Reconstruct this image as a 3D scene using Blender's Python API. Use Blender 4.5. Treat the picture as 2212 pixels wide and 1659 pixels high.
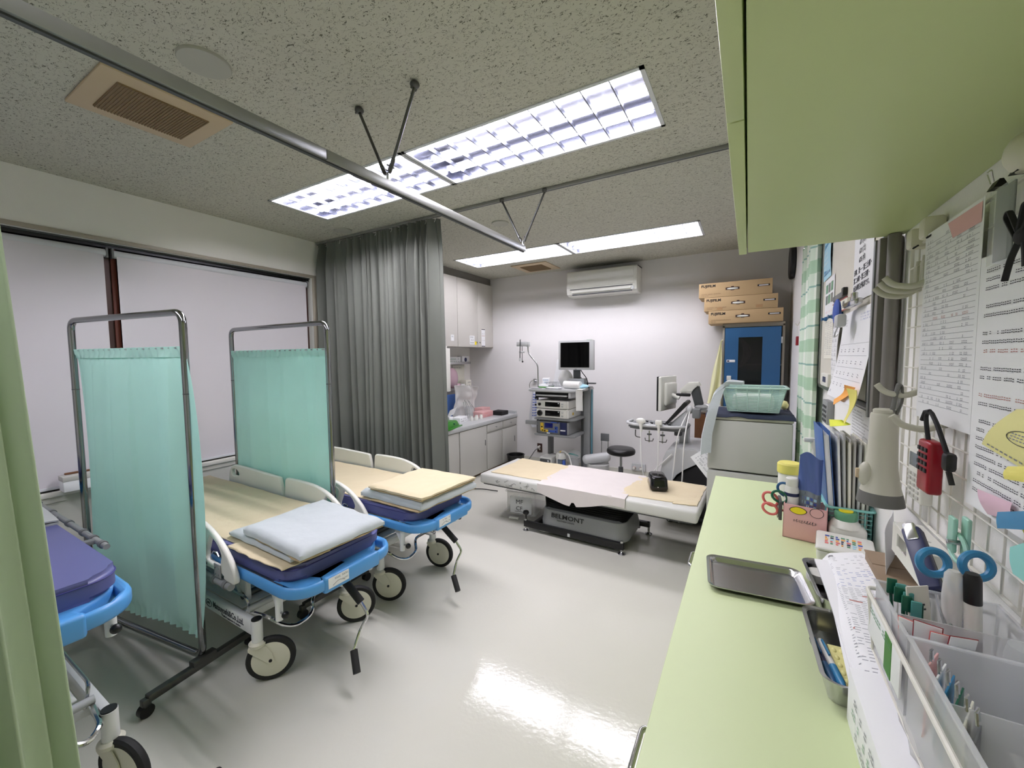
import bpy, bmesh, math, random
from mathutils import Vector, Matrix, noise
for o in list(bpy.data.objects): bpy.data.objects.remove(o)
S = bpy.context.scene
COL = S.collection
R = math.radians
# ---------------------------------------------------------------- camera
cd = bpy.data.cameras.new('camera'); cam = bpy.data.objects.new('camera', cd); COL.objects.link(cam)
yaw, pitch, roll = R(30.2341), R(3.78328), R(0.509373)
f_ = Vector((-math.sin(yaw)*math.cos(pitch), math.cos(yaw)*math.cos(pitch), -math.sin(pitch)))
r_ = Vector((math.cos(yaw), math.sin(yaw), 0)); d_ = f_.cross(r_)
rr = r_*math.cos(roll) + d_*math.sin(roll); dd = -r_*math.sin(roll) + d_*math.cos(roll)
mm = Matrix((rr, -dd, -f_)).transposed().to_4x4(); mm.translation = Vector((0, 0, 1.45))
cam.matrix_world = mm
cd.sensor_fit = 'HORIZONTAL'; cd.sensor_width = 36; cd.lens = 875.975/2212*36; cd.clip_start = .02
S.camera = cam
# ---------------------------------------------------------------- world, exposure
w = bpy.data.worlds.new('night'); S.world = w; w.use_nodes = True
w.node_tree.nodes['Background'].inputs[0].default_value = (.10, .12, .16, 1)
w.node_tree.nodes['Background'].inputs[1].default_value = .3
S.view_settings.view_transform = 'Standard'; S.view_settings.look = 'None'
S.view_settings.gamma = 1; S.view_settings.use_curve_mapping = False
S.view_settings.exposure = 0.56
TUBE_POWER = 60.0
S.cycles.max_bounces = 10; S.cycles.diffuse_bounces = 6; S.cycles.glossy_bounces = 4
S.cycles.transmission_bounces = 8; S.cycles.transparent_max_bounces = 12
S.cycles.caustics_reflective = False; S.cycles.caustics_refractive = False
S.cycles.sample_clamp_indirect = 6; S.cycles.use_denoising = True
rnd = random.Random(7)
# ---------------------------------------------------------------- materials
def lin(c):
    return tuple((x/255/12.92 if x/255 <= .04045 else ((x/255+.055)/1.055)**2.4) for x in c)
def mat(name, rgb, rough=.5, metal=0, var=.04, scale=8, bump=0, bscale=200, trans=0, alpha=1, emit=0, spec=.5, coat=0, sheen=0):
    m = bpy.data.materials.new(name); m.use_nodes = True; nt = m.node_tree; N = nt.nodes; L = nt.links
    b = N['Principled BSDF']; col = (*lin(rgb), 1)
    b.inputs['Roughness'].default_value = rough; b.inputs['Metallic'].default_value = metal
    b.inputs['Specular IOR Level'].default_value = spec
    b.inputs['Coat Weight'].default_value = coat
    if sheen: b.inputs['Sheen Weight'].default_value = sheen
    tc = N.new('ShaderNodeTexCoord')
    nz = N.new('ShaderNodeTexNoise'); nz.inputs['Scale'].default_value = scale; nz.inputs['Detail'].default_value = 3
    L.new(tc.outputs['Object'], nz.inputs['Vector'])
    mx = N.new('ShaderNodeMix'); mx.data_type = 'RGBA'
    mx.inputs[6].default_value = tuple(c*(1-var) for c in col[:3]) + (1,)
    mx.inputs[7].default_value = tuple(min(1, c*(1+var)) for c in col[:3]) + (1,)
    L.new(nz.outputs[0], mx.inputs[0]); L.new(mx.outputs[2], b.inputs['Base Color'])
    if bump:
        n2 = N.new('ShaderNodeTexNoise'); n2.inputs['Scale'].default_value = bscale; n2.inputs['Detail'].default_value = 2
        L.new(tc.outputs['Object'], n2.inputs['Vector'])
        bp = N.new('ShaderNodeBump'); bp.inputs['Strength'].default_value = bump; bp.inputs['Distance'].default_value = .002
        L.new(n2.outputs[0], bp.inputs['Height']); L.new(bp.outputs[0], b.inputs['Normal'])
    if trans: b.inputs['Transmission Weight'].default_value = trans; b.inputs['IOR'].default_value = 1.2
    if alpha < 1: b.inputs['Alpha'].default_value = alpha
    if emit:
        b.inputs['Emission Color'].default_value = col; b.inputs['Emission Strength'].default_value = emit
    return m
MT = {}
def dm(k, *a, **kw): MT[k] = mat(k, *a, **kw)
dm('far_wall', (226, 224, 225), .75, bump=.25, bscale=260, var=.015); dm('wall', (244, 242, 238), .75, bump=.25, bscale=260, var=.015)
dm('wall_low', (206, 205, 196), .7, var=.02)
dm('white_wall', (243, 242, 241), .7, bump=.2, var=.015)
dm('trim', (168, 160, 146), .45, var=.03)
dm('blade', (150, 153, 162), .25, metal=1); dm('red_post', (112, 58, 46), .4); dm('bronze', (70, 48, 42), .4, metal=.3)
dm('black', (14, 14, 15), .4); dm('couch_vinyl', (206, 206, 202), .4, bump=.3); dm('dark_chrome', (150, 151, 153), .12, metal=1)
dm('matte_black', (22, 22, 23), .75)
dm('gloss_black', (10, 10, 11), .12)
dm('screen_black', (2, 2, 3), .08)
dm('rubber', (26, 26, 27), .7)
dm('alu', (150, 151, 148), .35, metal=.5)
dm('steel', (196, 197, 198), .22, metal=1)
dm('chrome', (215, 216, 218), .10, metal=1)
dm('dark_steel', (92, 92, 90), .35, metal=.8)
dm('white_paint', (228, 229, 229), .35)
dm('white_plastic', (226, 226, 220), .35)
dm('ivory', (226, 225, 218), .4)
dm('caster_cream', (219, 216, 200), .45)
dm('grey_plastic', (140, 142, 143), .45)
dm('light_grey', (190, 192, 194), .4)
dm('dark_grey', (72, 74, 76), .5)
dm('mid_grey', (112, 114, 116), .5)
dm('cab', (206, 203, 198), .4, var=.02)
dm('board_grey', (222, 218, 206), .5, var=.02); dm('cab_low', (190, 189, 184), .45, var=.02)
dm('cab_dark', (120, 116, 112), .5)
dm('brown', (112, 84, 58), .5)
dm('wood', (110, 72, 44), .45, var=.2, scale=20)
dm('blue_deck', (84, 156, 222), .35)
dm('purple', (92, 95, 146), .42, var=.05)
dm('piping', (60, 60, 130), .5)
dm('beige_sheet', (212, 197, 164), .9, bump=.5, bscale=500, sheen=.3)
dm('beige_dark', (186, 166, 130), .9)
dm('white_blanket', (186, 193, 197), .95, bump=.7, bscale=350, sheen=.3)
dm('white_cloth', (228, 228, 226), .9, bump=.4, bscale=300)
dm('paper', (238, 239, 242), .7, var=.015)
dm('paper_warm', (236, 234, 222), .7, var=.02)
dm('ink', (66, 66, 74), .7)
dm('ink_grey', (138, 140, 150), .7)
dm('ink_red', (184, 128, 122), .7)
dm('ink_blue', (70, 96, 176), .7)
dm('red', (150, 20, 36), .3)
dm('salmon', (226, 118, 116), .6)
dm('pink', (226, 176, 176), .55)
dm('pink_soft', (226, 190, 208), .4)
dm('orange', (250, 176, 78), .6)
dm('yellow', (236, 226, 120), .6)
dm('yellow_pale', (238, 232, 160), .6)
dm('lemon', (248, 226, 40), .5)
dm('neon', (232, 240, 60), .6)
dm('teal', (80, 150, 145), .5)
dm('teal_pale', (140, 205, 200), .55)
dm('mint_plastic', (160, 208, 190), .3); dm('basket_mint', (204, 232, 222), .3, alpha=.8); dm('smoke', (28, 28, 30), .08, alpha=.72)
dm('green', (46, 128, 30), .3)
dm('dark_green', (20, 92, 70), .35)
dm('cap_green', (92, 150, 116), .4)
dm('blue', (44, 94, 142), .35)
dm('file_blue', (70, 108, 170), .45)
dm('sky_blue', (52, 132, 180), .4)
dm('pale_blue', (170, 215, 235), .6)
dm('navy', (28, 36, 78), .45)
dm('navy_cloth', (32, 40, 64), .85, bump=.4)
dm('cardboard', (188, 160, 120), .75, var=.04)
dm('cardboard_edge', (140, 120, 98), .8)
dm('tape', (176, 140, 100), .35)
dm('counter_green', (206, 219, 172), .42, var=.01)
dm('cabinet_green', (196, 208, 152), .45, var=.01)
dm('fridge', (180, 181, 175), .35, var=.02)
dm('fridge_trim', (176, 175, 160), .45)
dm('louvre', (214, 216, 220), .35, var=.01); dm('lamp_metal', (104, 106, 116), .20, metal=1, var=.01)
dm('cover_grey', (176, 176, 166), .6); dm('bag_grey', (204, 206, 212), .6); dm('vent_beige', (200, 180, 150), .6)
dm('vent_brown', (136, 114, 84), .7)
dm('device_white', (226, 226, 222), .4)
dm('strip_teal', (84, 138, 156), .4); dm('screen_blue', (20, 30, 110), .2)
dm('esu_yellow', (226, 190, 60), .5)
dm('esu_blue', (50, 84, 170), .5)
dm('cable_white', (222, 222, 220), .5)
dm('mega_grey', (196, 194, 180), .5)
dm('mega_dark', (104, 104, 100), .55)
dm('clear', (225, 232, 232), .12, alpha=.28)
dm('clear_bin', (226, 226, 222), .2, alpha=.22); dm('cover_white', (212, 205, 203), .85, bump=.5, bscale=120)
dm('frost', (228, 230, 234), .3, alpha=.34)
dm('pouch', (90, 110, 170), .25, metal=.3)
dm('pouch_grey', (130, 140, 150), .25, metal=.4)
dm('plastic_bag', (232, 232, 230), .25, alpha=.6)
dm('wire_white', (226, 224, 216), .4)
dm('blind', (214, 210, 216), .8, var=.02, scale=3)
dm('blind_tube', (206, 208, 214), .6)
def wobble(k, axis_scale, strength, dist=.01):
    m = MT[k]; N = m.node_tree.nodes; L = m.node_tree.links
    tc = N.new('ShaderNodeTexCoord'); mp = N.new('ShaderNodeMapping'); mp.inputs['Scale'].default_value = axis_scale
    nz = N.new('ShaderNodeTexNoise'); nz.inputs['Scale'].default_value = 1; nz.inputs['Detail'].default_value = 4
    bp = N.new('ShaderNodeBump'); bp.inputs['Strength'].default_value = strength; bp.inputs['Distance'].default_value = dist
    L.new(tc.outputs['Object'], mp.inputs[0]); L.new(mp.outputs[0], nz.inputs['Vector'])
    L.new(nz.outputs[0], bp.inputs['Height']); L.new(bp.outputs[0], N['Principled BSDF'].inputs['Normal'])
for k_ in ('beige_sheet', 'white_blanket', 'white_cloth'): wobble(k_, (14, 14, 14), .35, .012)
def translucent(name, rgb, amt, rough=.9, alpha=1.0):
    m = mat(name, rgb, rough, bump=.15, bscale=700)
    N = m.node_tree.nodes; L = m.node_tree.links; b = N['Principled BSDF']; out = N['Material Output']
    t = N.new('ShaderNodeBsdfTranslucent'); t.inputs[0].default_value = (*lin(rgb), 1)
    mx = N.new('ShaderNodeMixShader'); mx.inputs[0].default_value = amt
    L.new(b.outputs[0], mx.inputs[1]); L.new(t.outputs[0], mx.inputs[2])
    last = mx
    if alpha < 1:
        tr = N.new('ShaderNodeBsdfTransparent'); m2 = N.new('ShaderNodeMixShader'); m2.inputs[0].default_value = alpha
        L.new(tr.outputs[0], m2.inputs[1]); L.new(mx.outputs[0], m2.inputs[2]); last = m2
    L.new(last.outputs[0], out.inputs[0]); MT[name] = m
translucent('mint_cloth', (204, 240, 233), .34, alpha=.97)
translucent('grey_curtain', (112, 115, 109), .10)
translucent('green_curtain', (196, 212, 184), .25)
translucent('yellow_bag', (246, 245, 206), .25)
translucent('balloon', (226, 196, 210), .3, rough=.2)
def check_cloth():
    m = mat('check_cloth', (226, 232, 222), .9); N = m.node_tree.nodes; L = m.node_tree.links
    tc = N.new('ShaderNodeTexCoord'); sp = N.new('ShaderNodeSeparateXYZ'); L.new(tc.outputs['UV'], sp.inputs[0])
    def band(out, period, width, off):
        a = N.new('ShaderNodeMath'); a.operation = 'ADD'; a.inputs[1].default_value = off; L.new(out, a.inputs[0])
        b = N.new('ShaderNodeMath'); b.operation = 'PINGPONG'; b.inputs[1].default_value = period/2; L.new(a.outputs[0], b.inputs[0])
        c = N.new('ShaderNodeMath'); c.operation = 'LESS_THAN'; c.inputs[1].default_value = width/2; L.new(b.outputs[0], c.inputs[0])
        return c.outputs[0]
    def mixc(prev, fac, rgb, k):
        f = N.new('ShaderNodeMath'); f.operation = 'MULTIPLY'; f.inputs[1].default_value = k; L.new(fac, f.inputs[0])
        x = N.new('ShaderNodeMix'); x.data_type = 'RGBA'; L.new(f.outputs[0], x.inputs[0])
        if prev is None: x.inputs[6].default_value = (*lin((228, 234, 224)), 1)
        else: L.new(prev, x.inputs[6])
        x.inputs[7].default_value = (*lin(rgb), 1); return x.outputs[2]
    c = mixc(None, band(sp.outputs[0], .15, .07, 0), (196, 220, 198), .5)
    c = mixc(c, band(sp.outputs[1], .21, .07, 0), (160, 198, 166), .75)
    c = mixc(c, band(sp.outputs[1], .21, .010, .105), (120, 168, 160), .8)
    L.new(c, N['Principled BSDF'].inputs['Base Color']); MT['check_cloth'] = m
check_cloth()
def ceiling_mat():
    m = mat('ceiling_board', (214, 214, 200), .9); N = m.node_tree.nodes; L = m.node_tree.links; b = N['Principled BSDF']
    tc = N.new('ShaderNodeTexCoord'); mp = N.new('ShaderNodeMapping'); mp.inputs['Scale'].default_value = (.62, 1, 1)
    L.new(tc.outputs['Object'], mp.inputs[0])
    def nz(scale, detail, dist):
        n = N.new('ShaderNodeTexNoise'); n.inputs['Scale'].default_value = scale; n.inputs['Detail'].default_value = detail
        n.inputs['Distortion'].default_value = dist; L.new(mp.outputs[0], n.inputs['Vector']); return n.outputs[0]
    def mth(op, a, v):
        x = N.new('ShaderNodeMath'); x.operation = op; L.new(a, x.inputs[0])
        if isinstance(v, (int, float)): x.inputs[1].default_value = v
        else: L.new(v, x.inputs[1])
        return x.outputs[0]
    a = mth('ABSOLUTE', mth('SUBTRACT', nz(66, 1, 1.2), .5), 0)
    l1 = mth('LESS_THAN', a, .020)
    mask = mth('GREATER_THAN', nz(88, 0, .4), .53)
    s = mth('MULTIPLY', l1, mask)
    a2 = mth('ABSOLUTE', mth('SUBTRACT', nz(98, 0, .8), .52), 0)
    s2 = mth('MULTIPLY', mth('LESS_THAN', a2, .013), mth('GREATER_THAN', nz(58, 0, 0), .54))
    s = mth('MAXIMUM', s, s2)
    x = N.new('ShaderNodeMix'); x.data_type = 'RGBA'; x.inputs[6].default_value = (*lin((196, 195, 182)), 1); x.inputs[7].default_value = (*lin((70, 68, 54)), 1)
    L.new(mth('MULTIPLY', s, .85), x.inputs[0]); L.new(x.outputs[2], b.inputs['Base Color'])
    bp = N.new('ShaderNodeBump'); bp.inputs['Strength'].default_value = .6; bp.inputs['Distance'].default_value = .003; bp.invert = True
    L.new(s, bp.inputs['Height']); L.new(bp.outputs[0], b.inputs['Normal']); MT['ceiling_board'] = m
ceiling_mat()
def floor_mat():
    m = mat('vinyl_floor', (206, 205, 196), .3, var=.03, scale=2.2); N = m.node_tree.nodes; L = m.node_tree.links; b = N['Principled BSDF']
    tc = N.new('ShaderNodeTexCoord'); n = N.new('ShaderNodeTexNoise'); n.inputs['Scale'].default_value = 5; n.inputs['Detail'].default_value = 6
    L.new(tc.outputs['Object'], n.inputs['Vector'])
    mr = N.new('ShaderNodeMapRange'); mr.inputs[3].default_value = .03; mr.inputs[4].default_value = .10; b.inputs['Specular IOR Level'].default_value = .30; L.new(n.outputs[0], mr.inputs[0])
    L.new(mr.outputs[0], b.inputs['Roughness'])
    n2 = N.new('ShaderNodeTexNoise'); n2.inputs['Scale'].default_value = 55; n2.inputs['Detail'].default_value = 4; L.new(tc.outputs['Object'], n2.inputs['Vector'])
    bp = N.new('ShaderNodeBump'); bp.inputs['Strength'].default_value = .11; bp.inputs['Distance'].default_value = .004
    L.new(n2.outputs[0], bp.inputs['Height']); L.new(bp.outputs[0], b.inputs['Normal']); MT['vinyl_floor'] = m
floor_mat()
def tube_mat():
    MT['lamp_glow'] = mat('lamp_glow', (251, 246, 255), .5, emit=TUBE_POWER); MT['lamp_glow_aged'] = mat('lamp_glow_aged', (251, 247, 255), .5, emit=TUBE_POWER*.80); MT['lamp_glow_dim'] = mat('lamp_glow_dim', (251, 246, 255), .5, emit=TUBE_POWER*.48)  # far tubes set weaker to hold down the bright patch on the far wall
tube_mat()
# ---------------------------------------------------------------- mesh builder
def TR(loc=(0, 0, 0), rx=0, ry=0, rz=0):
    return Matrix.Translation(loc) @ Matrix.Rotation(R(rz), 4, 'Z') @ Matrix.Rotation(R(ry), 4, 'Y') @ Matrix.Rotation(R(rx), 4, 'X')
def frame(o, ex, ey):
    ex = Vector(ex).normalized(); ez = ex.cross(Vector(ey)).normalized(); ey = ez.cross(ex)
    m = Matrix((ex, ey, ez)).transposed().to_4x4(); m.translation = Vector(o); return m
def fillet(pts, r, n=5, closed=False):
    pts = [Vector(p) for p in pts]; out = []; N_ = len(pts)
    for i, p in enumerate(pts):
        if not closed and i in (0, N_-1): out.append(p); continue
        a, b = pts[i-1]-p, pts[(i+1) % N_]-p
        la, lb = a.length, b.length
        if la < 1e-6 or lb < 1e-6: continue
        a /= la; b /= lb; k = min(r, la*.49, lb*.49)
        p0, p2 = p+a*k, p+b*k
        for j in range(n+1):
            t = j/n; out.append(p0*(1-t)**2 + p*2*t*(1-t) + p2*t*t)
    return out
class MB:
    def __init__(s): s.V = []; s.F = []; s.I = []; s.mats = []; s.uv = None
    def mi(s, m):
        m = MT[m] if isinstance(m, str) else m
        if m not in s.mats: s.mats.append(m)
        return s.mats.index(m)
    def raw(s, V, F, m, M=None):
        k = len(s.V); i = s.mi(m)
        s.V += [tuple(M @ Vector(v)) for v in V] if M else [tuple(v) for v in V]
        s.F += [tuple(k+j for j in f) for f in F]; s.I += [i]*len(F); return s
    def bm(s, b, m, M=None):
        b.verts.ensure_lookup_table(); b.verts.index_update()
        s.raw([v.co.copy() for v in b.verts], [[v.index for v in f.verts] for f in b.faces], m, M); b.free(); return s
    def box(s, x0, x1, y0, y1, z0, z1, m, bev=0, M=None, seg=2, taper=None):
        V = [(x0, y0, z0), (x1, y0, z0), (x1, y1, z0), (x0, y1, z0), (x0, y0, z1), (x1, y0, z1), (x1, y1, z1), (x0, y1, z1)]
        if taper:
            cx, cy = (x0+x1)/2, (y0+y1)/2
            V = V[:4] + [(cx+(v[0]-cx)*taper, cy+(v[1]-cy)*taper, v[2]) for v in V[4:]]
        F = [(0, 3, 2, 1), (4, 5, 6, 7), (0, 1, 5, 4), (1, 2, 6, 5), (2, 3, 7, 6), (3, 0, 4, 7)]
        if not bev: return s.raw(V, F, m, M)
        b = bmesh.new(); vs = [b.verts.new(v) for v in V]
        for f in F: b.faces.new([vs[i] for i in f])
        bmesh.ops.bevel(b, geom=b.edges[:], offset=bev, segments=seg, affect='EDGES', profile=.5)
        return s.bm(b, m, M)
    def tube(s, pts, r, m, n=8, fil=0, closed=False, M=None, flat=None):
        pts = fillet(pts, fil, 5, closed) if fil else [Vector(p) for p in pts]
        P = [pts[0]]
        for p in pts[1:]:
            if (p-P[-1]).length > 1e-5: P.append(p)
        if closed and (P[0]-P[-1]).length < 1e-5: P.pop()
        k = len(P); T = []
        for i in range(k):
            a = P[(i-1) % k] if (closed or i) else P[0]; b = P[(i+1) % k] if (closed or i < k-1) else P[-1]
            T.append((b-a).normalized())
        up = Vector((0, 0, 1)) if abs(T[0].z) < .9 else Vector((1, 0, 0))
        u = T[0].cross(up).normalized(); V = []; F = []
        for i in range(k):
            u = (u - T[i]*u.dot(T[i])); u = u.normalized() if u.length > 1e-6 else T[i].orthogonal().normalized()
            v = T[i].cross(u)
            q = r[i] if isinstance(r, (list, tuple)) else r
            for j in range(n):
                a = 2*math.pi*j/n
                V.append(P[i] + u*math.cos(a)*q + v*math.sin(a)*q*(flat or 1))
        for i in range(k if closed else k-1):
            i2 = (i+1) % k
            for j in range(n): F.append((i*n+j, i*n+(j+1) % n, i2*n+(j+1) % n, i2*n+j))
        if not closed: F.append(tuple(range(n))[::-1]); F.append(tuple((k-1)*n+j for j in range(n)))
        return s.raw(V, F, m, M)
    def cyl(s, a, b, r, m, r2=None, n=16, M=None): return s.tube([a, b], [r, r if r2 is None else r2], m, n, M=M)
    def lathe(s, prof, m, M=None, n=24):
        V = []; F = []
        for (r, z) in prof:
            for j in range(n):
                a = 2*math.pi*j/n; V.append((r*math.cos(a), r*math.sin(a), z))
        for i in range(len(prof)-1):
            for j in range(n): F.append((i*n+j, i*n+(j+1) % n, (i+1)*n+(j+1) % n, (i+1)*n+j))
        F.append(tuple(range(n))[::-1]); F.append(tuple((len(prof)-1)*n+j for j in range(n)))
        return s.raw(V, F, m, M)
    def ell(s, c, r, m, M=None, n=16):
        k = n//2; P = [(math.sin(math.pi*i/k), -math.cos(math.pi*i/k)) for i in range(1, k)]
        V = [(0, 0, -1)]+[(a*math.cos(2*math.pi*j/n), a*math.sin(2*math.pi*j/n), z) for a, z in P for j in range(n)]+[(0, 0, 1)]
        F = [(0, 1+(j+1) % n, 1+j) for j in range(n)]
        for i in range(k-2):
            for j in range(n): F.append((1+i*n+j, 1+i*n+(j+1) % n, 1+(i+1)*n+(j+1) % n, 1+(i+1)*n+j))
        e = 1+(k-2)*n; F += [(e+j, e+(j+1) % n, len(V)-1) for j in range(n)]
        Q = Matrix.Translation(c) @ Matrix.Diagonal((*((r,)*3 if isinstance(r, (int, float)) else r), 1))
        return s.raw(V, F, m, (M @ Q) if M else Q)
    def prism(s, poly, z0, z1, m, M=None, bev=0):
        n = len(poly); b = bmesh.new()
        lo = [b.verts.new((p[0], p[1], z0)) for p in poly]; hi = [b.verts.new((p[0], p[1], z1)) for p in poly]
        b.faces.new(lo[::-1]); b.faces.new(hi)
        for i in range(n): b.faces.new((lo[i], lo[(i+1) % n], hi[(i+1) % n], hi[i]))
        if bev:
            e = [x for x in b.edges if abs(x.verts[0].co.z-x.verts[1].co.z) < 1e-6]
            bmesh.ops.bevel(b, geom=e, offset=bev, segments=2, affect='EDGES')
        return s.bm(b, m, M)
    def plate(s, outer, holes, depth, bev, m, M=None):
        cu = bpy.data.curves.new('tmp', 'CURVE'); cu.dimensions = '2D'; cu.fill_mode = 'BOTH'; cu.extrude = max(depth/2-bev, 1e-4)
        cu.bevel_depth = bev; cu.bevel_resolution = 1; cu.offset = -bev
        for pl in [outer]+list(holes):
            sp = cu.splines.new('POLY'); sp.points.add(len(pl)-1); sp.use_cyclic_u = True
            for i, p in enumerate(pl): sp.points[i].co = (p[0], p[1], 0, 1)
        o = bpy.data.objects.new('tmp', cu); me = bpy.data.meshes.new_from_object(o)
        s.raw([v.co.copy() for v in me.vertices], [tuple(p.vertices) for p in me.polygons], m, M)
        bpy.data.objects.remove(o); bpy.data.meshes.remove(me); bpy.data.curves.remove(cu); return s
    def text(s, t, size, m, M, ext=.0006, bold=0, sx=1):
        cu = bpy.data.curves.new('tmp', 'FONT'); cu.body = t; cu.size = size; cu.extrude = ext; cu.resolution_u = 2
        cu.align_x = 'LEFT'; cu.offset = bold*size
        o = bpy.data.objects.new('tmp', cu); me = bpy.data.meshes.new_from_object(o)
        s.raw([(v.co.x*sx, v.co.y, v.co.z) for v in me.vertices], [tuple(p.vertices) for p in me.polygons], m, M)
        bpy.data.objects.remove(o); bpy.data.meshes.remove(me); bpy.data.curves.remove(cu); return s
    def grid(s, fn, nu, nv, m, th=.002, M=None, uvf=None):
        G = [[Vector(fn(i/nu, j/nv)) for j in range(nv+1)] for i in range(nu+1)]
        V = []; F = []; A = (nu+1)*(nv+1)
        def nrm(i, j):
            a = G[min(i+1, nu)][j]-G[max(i-1, 0)][j]; b = G[i][min(j+1, nv)]-G[i][max(j-1, 0)]
            c = a.cross(b); return c.normalized() if c.length > 1e-12 else Vector((0, 0, 1))
        NN = [[nrm(i, j) for j in range(nv+1)] for i in range(nu+1)]
        for sg in (1, -1):
            for i in range(nu+1):
                for j in range(nv+1): V.append(G[i][j]+NN[i][j]*th/2*sg)
        q = lambda i, j: i*(nv+1)+j
        for i in range(nu):
            for j in range(nv):
                F.append((q(i, j), q(i+1, j), q(i+1, j+1), q(i, j+1))); F.append((A+q(i, j), A+q(i, j+1), A+q(i+1, j+1), A+q(i+1, j)))
        for i in range(nu):
            F.append((q(i, 0), A+q(i, 0), A+q(i+1, 0), q(i+1, 0))); F.append((q(i, nv), q(i+1, nv), A+q(i+1, nv), A+q(i, nv)))
        for j in range(nv):
            F.append((q(0, j), q(0, j+1), A+q(0, j+1), A+q(0, j))); F.append((q(nu, j), A+q(nu, j), A+q(nu, j+1), q(nu, j+1)))
        if uvf: s.uv = [uvf(i/nu, j/nv) for _ in (0, 1) for i in range(nu+1) for j in range(nv+1)]
        return s.raw(V, F, m, M)
    def build(s, name, parent=None, world=False, sharp=38, kind=None, label=None):
        V = s.V
        if parent is not None and world:
            Q = WM[parent.name].inverted(); V = [tuple(Q @ Vector(v)) for v in V]
        me = bpy.data.meshes.new(name); me.from_pydata(V, [], s.F)
        for m in s.mats: me.materials.append(m)
        me.polygons.foreach_set('material_index', s.I)
        if s.uv:
            L = me.uv_layers.new(name='UVMap')
            for lp in me.loops: L.data[lp.index].uv = s.uv[lp.vertex_index]
        b = bmesh.new(); b.from_mesh(me); bmesh.ops.recalc_face_normals(b, faces=b.faces[:])
        c = math.cos(R(sharp))
        for e in b.edges:
            if len(e.link_faces) == 2 and e.link_faces[0].normal.dot(e.link_faces[1].normal) < c: e.smooth = False
        for f in b.faces: f.smooth = True
        b.to_mesh(me); b.free()
        o = bpy.data.objects.new(name, me); COL.objects.link(o)
        if parent is not None: o.parent = parent; WM[o.name] = WM.get(parent.name, Matrix())
        if kind: o['kind'] = kind
        if label: o['label'] = label
        return o
WM = {}
def tag(o, label, cat, group=None):
    o['label'] = label; o['category'] = cat
    if group: o['group'] = group
    return o
def thing(name, label, cat, loc=(0, 0, 0), rz=0, group=None):
    o = bpy.data.objects.new(name, None); COL.objects.link(o); o.empty_display_size = .05
    o.location = loc; o.rotation_euler = (0, 0, R(rz)); WM[o.name] = TR(loc, rz=rz)
    return tag(o, label, cat, group)
def solo(mb, name, label, cat, group=None, sharp=38):
    xs, ys, zs = zip(*mb.V); c = Vector(((min(xs)+max(xs))/2, (min(ys)+max(ys))/2, min(zs)))
    mb.V = [tuple(Vector(v)-c) for v in mb.V]
    o = mb.build(name, sharp=sharp); o.location = c; WM[o.name] = Matrix.Translation(c); return tag(o, label, cat, group)
def struct(mb, name): return mb.build(name, kind='structure')
def dup(root, loc=None, rz=None, label=None, group=None):
    r = root.copy(); COL.objects.link(r)
    if loc is not None: r.location = loc
    if rz is not None: r.rotation_euler = (0, 0, R(rz))
    if label: r['label'] = label
    if group: r['group'] = group
    for ch in list(root.children):
        c = ch.copy(); COL.objects.link(c); c.parent = r
        for g in ch.children:
            d = g.copy(); COL.objects.link(d); d.parent = c
    return r
# lines of small marks standing for writing on paper: local sheet frame, x to the right, y up, z out
def marks(mb, M, x0, x1, y, h, m, fill=.7, cw=None, zf=None, rg=rnd):
    x = x0; cw = cw or h*1.1
    while x < x1-cw*.3:
        wd = cw*rg.uniform(.7, 1.0)
        if rg.random() < fill:
            yy = y+rg.uniform(0, h*.15)
            z = .0008 if zf is None else .0008
            a = [(x, yy, z), (min(x+wd*.85, x1), yy, z), (min(x+wd*.85, x1), yy+h*.22, z), (x, yy+h*.22, z)]
            b = [(x+wd*.1, yy+h*.55, z), (min(x+wd*.75, x1), yy+h*.55, z), (min(x+wd*.75, x1), yy+h*.78, z), (x+wd*.1, yy+h*.78, z)]
            for q in (a, b):
                V = [zf(p[0], p[1], .0008) if zf else p for p in q]
                mb.raw(V, [(0, 1, 2, 3)], m, M)
        x += wd*1.05
def rule(mb, M, x0, x1, y0, y1, m, zf=None):
    q = [(x0, y0, .0006), (x1, y0, .0006), (x1, y1, .0006), (x0, y1, .0006)]
    mb.raw([zf(p[0], p[1], .0006) if zf else p for p in q], [(0, 1, 2, 3)], m, M)
# ================================================================ room shell
XL, XR, YF, YB, ZC = -3.60, .35, 4.93, -1.7, 2.558
LIGHTS = [(x0, x0+1.26, y0, y0+.46) for y0 in (-.40, 1.665, 3.73) for x0 in (-2.92, -1.64)]  # row behind the camera is unseen, added to brighten the foreground
b = MB(); b.box(XL-.15, XR+.15, YB-.15, YF+.15, -.1, 0, 'vinyl_floor'); struct(b, 'floor')
b = MB()
xs = [XL-.15, -2.92, -.38, XR+.15]; ys = [YB-.15, 1.665, 2.125, 3.73, 4.19, YF+.15]
b.box(XL-.15, XR+.15, YB-.15, -.40, ZC, ZC+.12, 'ceiling_board'); b.box(XL-.15, XR+.15, .06, 1.665, ZC, ZC+.12, 'ceiling_board'); b.box(XL-.15, XR+.15, 2.125, 3.73, ZC, ZC+.12, 'ceiling_board'); b.box(XL-.15, XR+.15, 4.19, YF+.15, ZC, ZC+.12, 'ceiling_board')
for y0 in (-.40, 1.665, 3.73):
    b.box(XL-.15, -2.92, y0, y0+.46, ZC, ZC+.12, 'ceiling_board'); b.box(-.38, XR+.15, y0, y0+.46, ZC, ZC+.12, 'ceiling_board')
    b.box(-2.92, -.38, y0, y0+.46, ZC+.10, ZC+.12, 'ceiling_board'); b.box(-1.66, -1.64, y0, y0+.46, ZC-.002, ZC+.1, 'grey_plastic')
struct(b, 'ceiling')
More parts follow.
